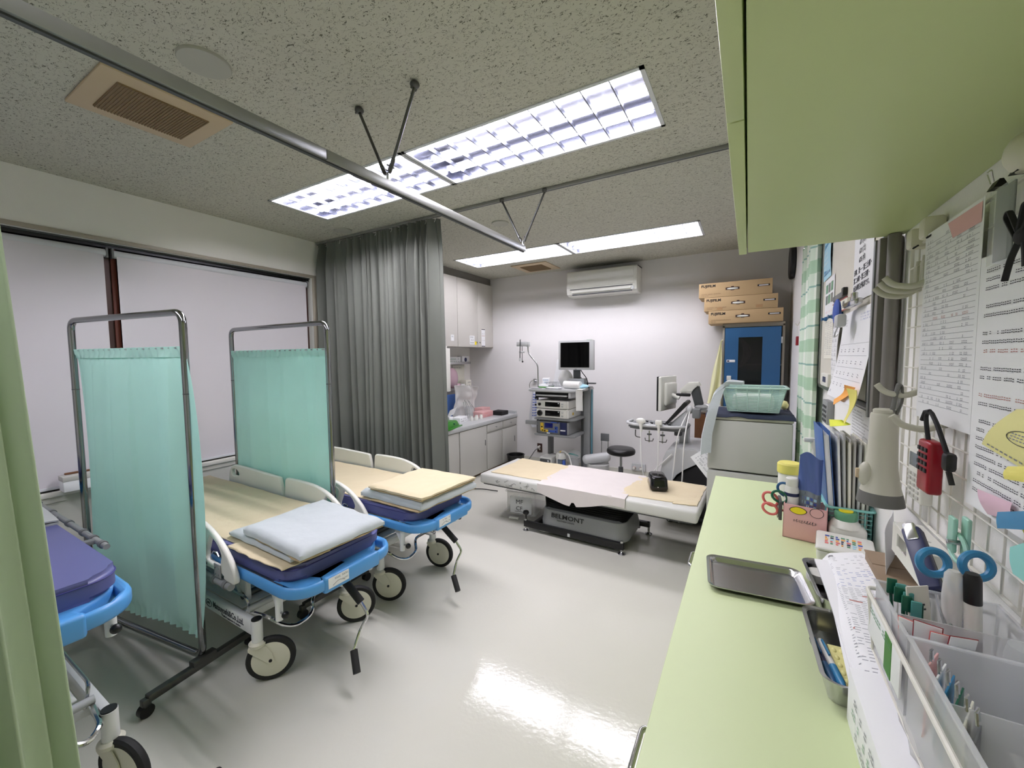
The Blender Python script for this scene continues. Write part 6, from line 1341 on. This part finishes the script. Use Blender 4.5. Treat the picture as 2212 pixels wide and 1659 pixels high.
m = MB(); m.lathe([(.034, 0), (.037, .004), (.037, .135), (.034, .14)], 'white_plastic', TR((.150, 1.90, ZK))); m.build('body', t, True); m = MB(); m.lathe([(.040, .138), (.041, .142), (.041, .172), (.036, .178)], 'yellow', TR((.150, 1.90, ZK))); m.build('lid', t, True)
t = thing('spray_bottle', 'white pump bottle with slanted white nozzle behind the pouch', 'bottle', (.225, 1.84, ZK))
m = MB(); m.lathe([(.035, 0), (.038, .005), (.038, .12), (.028, .17), (.012, .22), (.010, .25)], 'white_plastic', TR((.222, 1.84, ZK))); m.build('body', t, True); m = MB(); m.cyl((.222, 1.84, ZK+.25), (.222, 1.84, ZK+.285), .013, 'white_plastic', n=14); m.box(.185, .236, 1.83, 1.85, ZK+.275, ZK+.292, 'white_plastic', .005); m.build('pump', t, True)
m = MB()
for k in range(3): m.box(-.018, .018, -.001+.005*k, .001+.005*k, 0, .185+.012*k, ('brown', 'pouch_grey', 'cardboard')[k], .0004, TR((.240, 1.70, ZK), ry=8, rz=20))
solo(m, 'card_bundle', 'bundle of narrow brown and grey cards between the pouch and the blue file', 'cards')
# file basket
t = thing('file_basket', 'teal plastic basket holding the blue file and grey folders', 'basket', (.285, 1.72, ZK))
m = MB(); x0, x1, y0, y1, z1 = .232, .342, 1.60, 1.83, ZK+.115
zs = [ZK+.004+.014*i for i in range(8)]
for z in zs: m.tube([(x0, y0, z), (x1, y0, z), (x1, y1, z), (x0, y1, z)], .0022, 'teal_pale', 5, closed=True)
for i in range(7):
    x = x0+(x1-x0)*i/6; m.tube([(x, y0, ZK+.003), (x, y0, z1)], .0022, 'teal_pale', 5); m.tube([(x, y1, ZK+.003), (x, y1, z1)], .0022, 'teal_pale', 5)
for i in range(12):
    y = y0+(y1-y0)*i/11; m.tube([(x0, y, ZK+.003), (x0, y, z1)], .0022, 'teal_pale', 5); m.tube([(x1, y, ZK+.003), (x1, y, z1)], .0022, 'teal_pale', 5)
m.box(x0, x1, y0, y1, ZK, ZK+.004, 'teal_pale'); m.build('body', t, True, sharp=60)
m = MB(); m.tube([(x0-.003, y0-.003, z1), (x1+.003, y0-.003, z1), (x1+.003, y1, z1), (x0-.003, y1, z1)], .006, 'teal_pale', 8, fil=.015, closed=True, flat=.7); m.build('rim', t, True)
m = MB(); Q = TR((.250, 1.715, ZK+.006), ry=-5); m.box(-.009, -.007, -.10, .10, 0, .355, 'file_blue', .0006, Q); m.box(.009, .011, -.10, .10, 0, .35, 'file_blue', .0006, Q); m.box(-.009, .011, .098, .10, 0, .35, 'file_blue', .0006, Q); m.box(-.006, .008, -.095, .095, 0, .335, 'paper', .0006, Q); solo(m, 'blue_binder', 'blue binder standing upright in the teal basket', 'binder')
for k in range(7):
    m = MB(); Q = TR((.270+.0098*k, 1.715-.004*(k % 3), ZK+.006), ry=-3+.7*k); h = (.33, .335, .318, .325, .312, .318, .306)[k]
    m.box(-.003, .003, -.098, .098, 0, h, ('paper', 'light_grey', 'paper_warm', 'cab_low', 'light_grey', 'paper_warm', 'cab_low')[k], .0008, Q); m.box(-.002, .002, -.098, -.04, h-.004, h+.010, 'plastic_bag', 0, Q)
    solo(m, 'grey_folder', 'one of the pale grey folders packed upright behind the blue binder', 'folder', 'pale folders in the teal basket')
# white bottle with green cap
t = thing('storage_bottle', 'squat white bottle with green cap and yellow ring before the teal basket', 'bottle', (.275, 1.56, ZK))
m = MB(); m.box(-.046, .046, -.03, .03, 0, .072, 'white_plastic', .014, TR((.278, 1.585, ZK)), 3); m.lathe([(.040, .066), (.036, .078), (.028, .086), (.024, .09)], 'white_plastic', TR((.274, 1.585, ZK))); m.build('body', t, True)
m = MB(); m.lathe([(.027, .086), (.0285, .09), (.0285, .108), (.026, .112)], 'cap_green', TR((.274, 1.585, ZK)), 28); cp = m.build('cap', t, True); m = MB(); m.lathe([(.006, .112), (.018, .112), (.018, .1155), (.006, .1155)], 'lemon', TR((.274, 1.585, ZK)), 24); m.build('ring', cp, True)
# curled white paper and cardboard behind the form
m = MB(); m.grid(lambda u, v: (.30+.028*math.cos(.3+2.2*u)-.0+.012*(1-v), 1.36-.16*u*(1), .875+.19*v-.02*u), 14, 10, 'paper', .001); solo(m, 'curled_paper', 'curled white paper standing under the grey megaphone', 'paper', sharp=80)
t = thing('brown_carton', 'open brown cardboard box between the printed form and the wire panel', 'carton', (.30, 1.24, ZK))
m = MB(); m.box(.272, .338, 1.15, 1.33, ZK, .945, 'cardboard_edge', .002); m.build('box', t, True)
m = MB(); m.box(.270, .338, 1.25, 1.332, .945, .948, 'cardboard_edge', .0008); m.box(.270, .338, 1.150, 1.246, .945, .948, 'cardboard_edge', .0008); m.build('flap', t, True)
# ================================================================ wire panel on the wall, and what hangs on it
t = thing('wire_grid', 'white coated wire grid panel fixed to the wall under the green cabinet', 'wire panel', (.33, .9, 1.09))
m = MB(); XM = .335; ya, yb_, za, zb_ = .30, 1.345, 1.088, 1.700
m.tube([(XM, ya, za), (XM, yb_, za), (XM, yb_, zb_), (XM, ya, zb_)], .0035, 'wire_white', 8, closed=True); m.build('border', t, True)
m = MB(); k = 0
y = yb_-.0475
while y > ya+.01: m.cyl((XM, y, za), (XM, y, zb_), .0018, 'wire_white', n=6); y -= .0475
z = zb_-.0475
while z > za+.01: m.cyl((XM-.0025, ya, z), (XM-.0025, yb_, z), .0018, 'wire_white', n=6); z -= .047
m.build('grid', t, True)
for (y, z, lb) in ((1.29, 1.712, 'beige clamp holding the far top corner of the wire panel'), (1.21, 1.716, 'beige clamp on the wire panel top edge beside the first document'), (.86, 1.722, 'round beige knob on the wire panel top edge above the black ribbon')):
    m = MB()
    if 'round' in lb: m.ell((.325, y, z+.005), (.022, .028, .028), 'caster_cream')
    else: m.box(.312, .348, y-.017, y+.017, z-.022, z+.022, 'caster_cream', .006); m.tube([(.318, y-.02, z-.022), (.314, y-.03, z-.026), (.322, y-.034, z-.02)], .002, 'black', 5)
    solo(m, 'panel_clamp', lb, 'clamp', 'beige clamps of the wire panel')
for k, (y, z, lb) in enumerate(((1.285, 1.600, 'outermost of three thick grey hooks high on the wire panel'), (1.245, 1.606, 'middle one of three thick grey hooks high on the wire panel'), (1.205, 1.612, 'innermost of three thick grey hooks high on the wire panel'), (1.225, 1.372, 'grey hook carrying the megaphone strap'), (1.10, 1.315, 'pale hook carrying the black strap'))):
    m = MB(); m.tube([(XM-.002, y, z+.06 if k < 3 else z+.02), (XM-.006, y, z-.005), (.305, y+.004, z-.018), (.272, y+.008, z-.010), (.258, y+.010, z+.008)], [.007]*2+[.0068]*28 if 0 else .0065, 'mega_grey', 10, fil=.02); m.box(XM-.010, XM+.002, y-.012, y+.012, z-.01, z+.05, 'mega_grey', .004)
    solo(m, 'panel_hook', lb, 'hook', 'hooks on the wire panel')
# documents
def doc1(m, M_, w_, h, zf):
    table_doc(m, M_, w_, h*1.0, zf, 34, 5, 'ink_grey', 21, red=(16,)); m.raw([zf(a*w_, b_*h, .0010) for a, b_ in ((.55, .90), (.98, .90), (.98, .985), (.45, .985))], [(0, 1, 2, 3)], 'pink', M_)
sheet('roster_sheet', 'printed table sheet in a clear sleeve clipped across the wire panel', 'sheet', .955, 1.205, 1.315, 1.700, .322, fn=doc1, nu=10, nv=20)
sheet('memo_sheet', 'large handwritten memo sheet on the wire panel beneath the black ribbon', 'sheet', .52, .945, 1.205, 1.60, .319, fn=lambda m, M_, w_, h, zf: text_doc(m, M_, w_, h, zf, 26, 23, 'ink', .05, .42, red=(9, 10, 14), gap=.18), nu=14, nv=16)
sheet('memo_sheet', 'upper memo sheet pinned to the wire panel behind the black ribbon', 'sheet', .52, .83, 1.585, 1.695, .323, fn=lambda m, M_, w_, h, zf: text_doc(m, M_, w_, h, zf, 6, 25, 'ink', .05, .4))
m = MB(); m.box(.308, .314, .850, .905, 1.580, 1.690, 'clear', .001); m.box(.3135, .3155, .853, .902, 1.585, 1.69, 'mid_grey'); solo(m, 'card_sleeve', 'clear card sleeve with a dark grey card at the panel top', 'card sleeve')
for (y, z, lb) in ((.925, 1.700, 'black binder clip on the top corner of the printed table sheet'), (.865, 1.702, 'dark binder clip holding the clear card sleeve')):
    m = MB(); Q = TR((.322, y, z)); m.prism([(-.008, 0), (.008, 0), (.002, .012), (-.002, .012)], -.011, .011, 'black', Q @ TR(rz=90) @ Matrix(((0, 0, 1, 0), (1, 0, 0, 0), (0, 1, 0, 0), (0, 0, 0, 1)))); m.tube([Q @ Vector(p) for p in ((-.006, -.005, .010), (-.010, -.007, .028), (-.010, .007, .028), (-.006, .005, .010))], .0009, 'steel', 5, fil=.003); solo(m, 'binder_clip', lb, 'clip', 'binder clips on the wire panel')
m = MB()
for P in ([(.298, .79, 1.600), (.296, .815, 1.640), (.296, .822, 1.632), (.298, .795, 1.596)], [(.298, .795, 1.600), (.295, .775, 1.640), (.296, .76, 1.632), (.298, .79, 1.596)], [(.299, .79, 1.60), (.299, .812, 1.575), (.300, .826, 1.548)], [(.299, .788, 1.60), (.299, .782, 1.575), (.299, .78, 1.56)]): m.tube(P, .0038, 'matte_black', 7, fil=.01, flat=.5)
m.ell((.299, .79, 1.600), (.006, .013, .011), 'matte_black'); m.cyl((.301, .79, 1.60), (.337, .79, 1.60), .0015, 'matte_black', n=5); solo(m, 'black_ribbon', 'black ribbon tied in a bow on the wire panel', 'ribbon')
# megaphone-like grey device
t = thing('grey_hand_megaphone', 'slim grey hand megaphone hanging mouth down from a panel hook', 'megaphone', (.268, 1.25, 1.09))
MQ = TR((.278, 1.25, 0))
m = MB(); m.lathe([(.024, 1.312), (.0255, 1.308), (.0265, 1.25), (.029, 1.18), (.035, 1.14), (.039, 1.125)], 'mega_grey', MQ, 32); m.build('body', t, True)
m = MB(); m.lathe([(.0388, 1.126), (.043, 1.108), (.0445, 1.098), (.041, 1.096), (.035, 1.115)], 'mega_dark', MQ, 32); m.build('mouth_ring', t, True)
m = MB(); m.lathe([(.021, 1.311), (.021, 1.320), (.018, 1.322)], 'mega_grey', MQ, 24); m.build('end_cap', t, True)
m = MB(); m.ell(MQ @ Vector((-.029, -.006, 1.165)), (.016, .016, .030), 'mega_grey'); m.box(-.049, -.041, -.012, -.002, 1.155, 1.178, 'vent_beige', .002, MQ); m.build('switch', t, True)
m = MB(); m.tube([MQ @ Vector((.018, -.012, 1.312)), MQ @ Vector((.026, -.016, 1.345)), (.300, 1.228, 1.378), (.294, 1.226, 1.382), MQ @ Vector((.012, -.020, 1.350)), MQ @ Vector((.010, -.012, 1.318))], .007, 'mega_dark', 8, fil=.012, flat=.4); m.build('strap', t, True)
# calculators
def calc(name, label, c, w_, h, d, body, rows, cols, key, disp, rz, kz0, kz1):
    t = thing(name, label, 'calculator', c); Q = TR(c, rz=rz) @ frame((0, 0, 0), (0, -1, 0), (0, 0, 1))    # local x toward viewer, y up, z out of wall
    m = MB(); m.box(-w_/2, w_/2, 0, h, -d/2, d/2, body, .006, Q, 3); b_ = m.build('case', t, True)
    m = MB()
    for i in range(cols):
        for j in range(rows): x = -w_/2+w_*(i+.5)/cols*.86+w_*.07; y = kz0+(kz1-kz0)*(j+.5)/rows; m.box(x-w_*.30/cols, x+w_*.30/cols, y-(kz1-kz0)/rows*.30, y+(kz1-kz0)/rows*.30, d/2-.001, d/2+.002, key, .0008, Q)
    m.build('keys', b_, True)
    if disp: m = MB(); m.box(-w_*.36, w_*.36, disp[0], disp[1], d/2-.001, d/2+.0008, 'pouch_grey', .0006, Q); m.build('display', b_, True)
    return t
calc('handheld_calculator', 'cream handheld calculator hanging on the wire panel beside the megaphone', (.308, 1.115, 1.150), .070, .110, .020, 'ivory', 5, 3, 'cab_low', (.070, .098), 2, .006, .060)
calc('handheld_calculator', 'red handheld calculator hanging from the black strap', (.292, 1.015, 1.196), .050, .096, .022, 'red', 4, 3, 'black', None, 2, .036, .086)
t = thing('black_strap', 'black neck strap looped over a pale hook above the red calculator', 'strap', (.28, 1.02, 1.25))
m = MB(); m.tube([(.290, 1.02, 1.285), (.288, 1.03, 1.32), (.288, 1.035, 1.338), (.290, 1.02, 1.345), (.292, .995, 1.325), (.294, .975, 1.30), (.297, .962, 1.278)], .0036, 'matte_black', 8, fil=.012); m.tube([(.286, 1.045, 1.325), (.287, 1.035, 1.342), (.289, 1.02, 1.345)], .0036, 'matte_black', 8); m.build('loop', t, True)
m = MB(); m.box(.290, .306, .945, .967, 1.250, 1.282, 'black', .006); m.cyl((.298, .956, 1.25), (.302, .952, 1.228), .004, 'black', n=8); m.build('buckle', t, True)
# sticky notes on the panel papers
def note(label, mt, P, x0, bulge, fn=None, curl=0):
    A, B, C_, D = P
    def g(u, v, o=0): return (x0-bulge*math.sin(math.pi*v)*1-curl*v*v-o, (A[0]*(1-u)+B[0]*u)*(1-v)+(D[0]*(1-u)+C_[0]*u)*v, (A[1]*(1-u)+B[1]*u)*(1-v)+(D[1]*(1-u)+C_[1]*u)*v)
    m = MB(); m.grid(g, 10, 10, mt, .0006)
    if fn: fn(m, g)
    solo(m, 'sticky_note', label, 'sticky note', 'sticky notes on the wire panel papers', sharp=80)
def yl(m, g):
    c = [g(.38+.16*math.cos(a), .52+.12*math.sin(a), .001) for a in [i*math.pi/10 for i in range(20)]]; m.tube(c, .0005, 'ink', 4, closed=True)
    for r_ in range(3):
        for k in range(6): m.raw([g(.26+.04*k+a, .46+.05*r_+b_, .0008) for a, b_ in ((0, 0), (.025, 0), (.025, .02), (0, .02))], [(0, 1, 2, 3)], 'ink_grey')
    for k in range(16): m.raw([g(.06+.05*k+a, .90+b_, .0008) for a, b_ in ((0, 0), (.03, 0), (.03, .03), (0, .03))], [(0, 1, 2, 3)], 'ink_grey')
note('large pale yellow note with a circled remark on the memo sheet', 'yellow_pale', ((.80, 1.375), (.66, 1.39), (.64, 1.285), (.885, 1.312)), .310, .006, yl)
note('curled olive yellow strip note below the circled yellow note', 'yellow', ((.785, 1.300), (.66, 1.33), (.66, 1.305), (.775, 1.285)), .300, .004, curl=.006)
note('pink translucent note at the lower edge of the memo sheet', 'pink_soft', ((.895, 1.240), (.80, 1.248), (.79, 1.225), (.86, 1.212)), .312, .003)
note('blue sticky note sticking out from the lower edge of the memo sheet', 'sky_blue', ((.775, 1.240), (.63, 1.292), (.63, 1.268), (.762, 1.222)), .290, .002, curl=.004)
note('large teal sticky note below the blue one', 'teal_pale', ((.715, 1.215), (.60, 1.285), (.58, 1.20), (.690, 1.192)), .280, .003, curl=.006)
note('small yellow note with writing between the blue and teal notes', 'yellow', ((.765, 1.240), (.66, 1.262), (.66, 1.225), (.745, 1.218)), .306, .002)
# ================================================================ hanging wire basket with organisers
t = thing('wire_basket', 'white coated wire basket hooked on the wire panel, holding two clear organisers', 'basket', (.25, .65, .96))
m = MB(); bx0, bx1, by0, by1, bz0, bz1 = .180, .330, .36, .862, .962, 1.062
m.tube([(bx0, by0, bz1), (bx0, by1, bz1), (bx1, by1, bz1), (bx1, by0, bz1)], .0033, 'wire_white', 8, fil=.012, closed=True)
m.tube([(bx0+.01, by0, bz0), (bx0+.01, by1, bz0), (bx1, by1, bz0), (bx1, by0, bz0)], .0022, 'wire_white', 6, closed=True)
m.tube([(bx0, by1-.012, bz1), (bx0+.010, by1-.012, bz0)], .002, 'wire_white', 6); m.tube([(bx0, by0+.02, bz1), (bx0+.010, by0+.02, bz0)], .002, 'wire_white', 6); m.build('rim', t, True)
m = MB(); y = by0+.02
while y < by1: m.tube([(bx0+.010, y, bz0), (bx1, y, bz0), (bx1, y, bz1)], .0014, 'wire_white', 5, fil=.006); y += .03
for x in (.22, .26, .30): m.cyl((x, by0, bz0), (x, by1, bz0), .0014, 'wire_white', n=5); m.tube([(x, by1, bz0), (x, by1, bz1)], .0014, 'wire_white', 5)
for y in (.45, .80): m.tube([(bx1, y, bz1), (XM-.005, y, bz1+.02), (XM-.005, y, bz1+.045), (XM+.004, y, bz1+.045)], .0022, 'wire_white', 6)
m.build('wires', t, True)
def organiser(label, x0, x1, y0, y1, z0, z1, divs, mt='frost'):
    t = thing('clear_organiser', label, 'organiser', ((x0+x1)/2, (y0+y1)/2, z0), group='clear organisers in the wire basket')
    m = MB(); th = .0022; a = .006
    for q in ((x0, x1, y0, y1, z0, z0+th), (x0, x0+th, y0, y1, z0, z1), (x1-th, x1, y0, y1, z0, z1), (x0, x1, y0, y0+th, z0, z1), (x0, x1, y1-th, y1, z0, z1)): m.box(*q, mt)
    m.build('case', t, True)
    m = MB()
    for q in ((x0-.003, x1+.003, y0-.003, y0+.002), (x0-.003, x1+.003, y1-.002, y1+.003), (x0-.003, x0+.002, y0, y1), (x1-.002, x1+.003, y0, y1)): m.box(*q, z1-.002, z1+.0015, mt, .0006)
    m.build('rim', t, True)
    for q in divs: m = MB(); m.box(*q, z0+th, z1-.006, mt); m.build('divider', t, True)
    return t
organiser('clear organiser holding the blue scissors, picks and marker, farther along the wire basket', .190, .326, .700, .852, .966, 1.080, [(.192, .324, .768, .770)])
organiser('clear organiser with a divider holding cards and green tabs, nearer in the wire basket', .190, .326, .40, .690, .966, 1.084, [(.192, .324, .585, .587), (.256, .258, .402, .585)])
scissors('scissors', 'scissors with thick blue handles standing in the clear organiser', (.262, .79, 1.08), 0, 0, 'sky_blue', 'sky_blue', .085, .019, world=TR((.278, .838, 1.098), rz=18, rx=-10))
t = thing('marker', 'black and white marker pen standing in the clear organiser', 'marker', (.276, .765, .97)); Q = TR((.281, .782, 1.002), ry=-3)
m = MB(); m.lathe([(.0080, .0), (.0088, .02), (.0088, .055)], 'black', Q, 20); m.lathe([(.0087, .055), (.0087, .105)], 'white_plastic', Q, 20); m.build('barrel', t, True); m = MB(); m.lathe([(.0092, .105), (.0092, .14), (.007, .146)], 'black', Q, 20); m.build('cap', t, True)
m = MB(); m.lathe([(.010, 0), (.011, .10), (.0095, .13), (.006, .136)], 'plastic_bag', TR((.258, .790, 1.008), rx=0), 20); solo(m, 'glue_tube', 'translucent white tube beside the marker in the organiser', 'tube')
m = MB(); m.lathe([(.018, 0), (.020, .01), (.020, .10), (.017, .115)], 'clear', TR((.304, .722, .975)), 20); solo(m, 'clear_cup', 'clear cup leaning in the wall corner of the organiser', 'cup')
t = thing('stapler', 'navy blue stapler standing on end behind the blue scissors', 'stapler', (.275, .93, 1.0)); Q = frame((.264, .898, 1.082), (-.02, .82, .50), (-.55, -.45, .70))
m = MB(); m.box(-.02, .10, -.010, .006, -.014, .014, 'navy', .006, Q); m.build('lever', t, True); m = MB(); m.box(-.025, .105, -.022, -.014, -.012, .012, 'black', .003, Q); m.build('base', t, True); m = MB(); m.box(.070, .106, -.013, .008, -.009, .009, 'steel', .003, Q); m.build('head', t, True)
t = thing('green_clip', 'pale green plastic clip with a wire loop on the wire panel', 'clip', (.30, .90, 1.13))
for k in (0, 1): m = MB(); m.box(.300-.012*k, .306-.012*k, .884+.010*k, .906+.010*k, 1.130+.002*k, 1.192-.004*k, 'mint_plastic', .0025, None, 3); m.build('jaw', t, True)
m = MB(); m.tube([(.296, .900+.032*math.cos(a), 1.140+.022*math.sin(a)) for a in [i*math.pi/10 for i in range(20)]], .0032, 'mint_plastic', 7, closed=True); m.cyl((.282, .895, 1.15), (.306, .895, 1.15), .004, 'steel', n=8); m.build('ring', t, True)
t = thing('perforated_rack', 'white metal rack with oval holes mounted at the bottom of the wire panel', 'rack', (.31, 1.09, 1.02))
m = MB(); m.plate([(.285, 1.0), (.330, 1.0), (.330, 1.17), (.285, 1.17)], [[(.307+.010*math.cos(a), 1.018+.027*k+.0065*math.sin(a)) for a in [i*math.pi/6 for i in range(12)]] for k in range(6)], .003, .0005, 'white_plastic', TR((0, 0, 1.082))); m.build('top_plate', t, True)
m = MB(); m.plate([(1.0, 0), (1.17, 0), (1.17, .062), (1.0, .062)], [[(1.08, .02), (1.14, .02), (1.14, .048), (1.08, .048)]], .003, .0005, 'white_plastic', frame((.285, 0, 1.02), (0, 1, 0), (0, 0, 1))); m.build('front_plate', t, True)
m = MB(); m.box(.286, .333, 1.001, 1.005, 1.02, 1.082, 'white_plastic', .001); m.build('side_plate', t, True); m = MB(); m.box(.286, .333, 1.165, 1.169, 1.02, 1.082, 'white_plastic', .001); m.build('side_plate', t, True)
g = random.Random(77)
for k in range(6):
    x, y = .203+.006*(k % 2)+.003*k, .835-.006*k; m = MB(); top = 1.095-.003*k
    m.cyl((x+.012, y+.008, .972), (x-.002+.004*(k % 3), y-.006, top), .0022, 'dark_green', n=7); m.box(x-.006, x+.006, y-.0095, y-.0055, top-.02, top+.004, 'teal' if k % 2 else 'dark_green', .0012); solo(m, 'tagged_pick', 'one of a cluster of dark green tagged sticks in the organiser corner', 'stick', 'green tagged sticks in the organiser')
for k in range(4):
    x, y = .208+.010*k, .740-.007*k; m = MB(); Q = TR((x, y, 1.008), rz=-30+14*k, rx=12); m.box(-.013, .013, -.0006, .0006, 0, .082+.006*(k % 2), 'paper', 0, Q); m.box(-.014, .014, .0006, .0010, -.001, .083+.006*(k % 2), 'red' if k % 2 else 'salmon', 0, Q)
    for r_ in range(3): marks(m, Q @ frame((-.010, -.0008, .03+.014*r_), (1, 0, 0), (0, 0, 1)), 0, .018, 0, .009, 'ink')
    solo(m, 'tag_card', 'one of several red-edged handwritten tag cards in the organiser', 'tag', 'red-edged tag cards in the organiser')
m = MB(); Q = TR((.238, .805, .985), rz=35, rx=-8); m.box(-.018, .018, -.0008, .0008, 0, .115, 'paper_warm', 0, Q); m.tube([Q @ Vector((.008*math.cos(a), -.001, .06+.008*math.sin(a))) for a in [i*math.pi/6 for i in range(12)]], .0006, 'ink', 4, closed=True); marks(m, Q @ frame((-.014, -.001, .08), (1, 0, 0), (0, 0, 1)), 0, .028, 0, .012, 'ink'); solo(m, 'paper_tag', 'cream paper tag with a circled mark before the blue scissors', 'tag')
m = MB()
for k in range(2): m.tube([(.245+.008*k, .80, 1.10), (.250+.006*k, .775, 1.06), (.262+.004*k, .745, 1.02)], .0022, 'steel', 6)
solo(m, 'tweezers', 'steel tweezers leaning against the blue scissors', 'tweezers')
for k in range(6):
    x, y = .200+.004*k, .655-.013*k; m = MB(); Q = TR((x, y, .992), rz=64, ry=6-3*k); c = ['pink', 'paper', 'sky_blue', 'dark_green', 'paper_warm', 'mid_grey'][k]
    m.box(-.022, .022, -.0009, .0009, 0, .088-.003*k, c, .0003, Q); m.tube([Q @ Vector(p) for p in ((-.012, 0, .086), (-.012, .001, .100), (-.004, .001, .100), (-.004, 0, .086))], .0014, 'steel', 5); solo(m, 'clip_card', 'one of the steel-clipped coloured cards along the organiser wall', 'card', 'clipped cards in the organiser')
m = MB(); m.ell((.285, .520, 1.018), (.030, .020, .034), 'dark_green', TR()); m.box(.255, .315, .495, .500, .970, 1.045, 'dark_green', .002); solo(m, 'green_case', 'dark green glossy case in the near organiser', 'case')
m = MB(); m.box(.215, .290, .470, .478, .972, 1.052, 'yellow_pale', .003, None); m.box(.219, .286, .478, .482, .974, 1.046, 'clear', .002); solo(m, 'yellow_sleeve', 'translucent yellowish sleeve before the green case', 'sleeve')
m = MB(); m.box(.222, .262, .458, .461, .972, 1.022, 'orange', .0006); solo(m, 'orange_card', 'orange card low in the near organiser', 'card')
m = MB(); Q = TR((.312, .60, .985), rz=74, rx=10); m.box(-.07, .07, -.0005, .0005, 0, .20, 'paper', 0, Q)
for r_ in range(5): marks(m, Q @ frame((-.06, -.0008, .165-.03*r_), (1, 0, 0), (0, 0, 1)), 0, .11, 0, .010, 'ink_grey' if r_ % 2 else 'ink', fill=.4)
solo(m, 'leaning_sheet', 'white sheet with sparse writing leaning against the wall above the near organiser', 'sheet')
m = MB(); m.box(.184, .1865, .70, .86, .990, 1.055, 'paper', .0006); marks(m, frame((.1838, .855, .99), (0, -1, 0), (0, 0, 1)), .01, .12, .04, .010, 'cap_green'); m.box(.1832, .184, .735, .765, .990, 1.045, 'green'); solo(m, 'basket_label', 'green and white printed card tucked inside the basket edge', 'card')
# ================================================================ white carton, bag, red card and open brown box under the basket
t = thing('white_carton', 'big white carton with printed lettering on the counter under the wire basket', 'carton', (.23, .66, ZK))
m = MB(); m.box(.155, .300, .45, .822, ZK, .940, 'paper', .002); m.build('box', t, True)
m = MB(); Q = frame((.1546, .815, ZK), (0, -1, 0), (0, 0, 1))
for r_ in range(3): marks(m, Q, .03, .33, .015+.022*r_, .012, ('ink_grey', 'cap_green', 'ink_grey')[r_])
m.build('print', t, True); m = MB()
for c in range(8): m.box(.205+.0045*c, .2075+.0045*c, .775, .790, .9401, .9404, 'ink')
m.build('barcode', t, True)
m = MB(); m.prism([(.168, .60), (.205, .605), (.232, .575), (.24, .46), (.16, .46)], .9408, .9420, 'salmon'); solo(m, 'red_card', 'coral red card lying on the big white carton', 'card')
m = MB(); crumple(m, (.215, .68, .963), (.028, .080, .021), 'plastic_bag', 23, 26, .35); solo(m, 'clear_bag', 'crumpled clear plastic bag squeezed between the white carton and the basket', 'bag', sharp=60)
t = thing('brown_carton', 'open brown cardboard box at the very near end of the counter', 'carton', (.17, .42, ZK))
m = MB(); cx0, cx1, cy0, cy1, cz = .112, .190, .36, .446, .962
for q in ((cx0, cx1, cy0, cy1, ZK, ZK+.003), (cx0, cx0+.003, cy0, cy1, ZK, cz), (cx1-.003, cx1, cy0, cy1, ZK, cz), (cx0, cx1, cy1-.003, cy1, ZK, cz), (cx0, cx1, cy0, cy0+.003, ZK, cz)): m.box(*q, 'cardboard')
m.build('box', t, True)
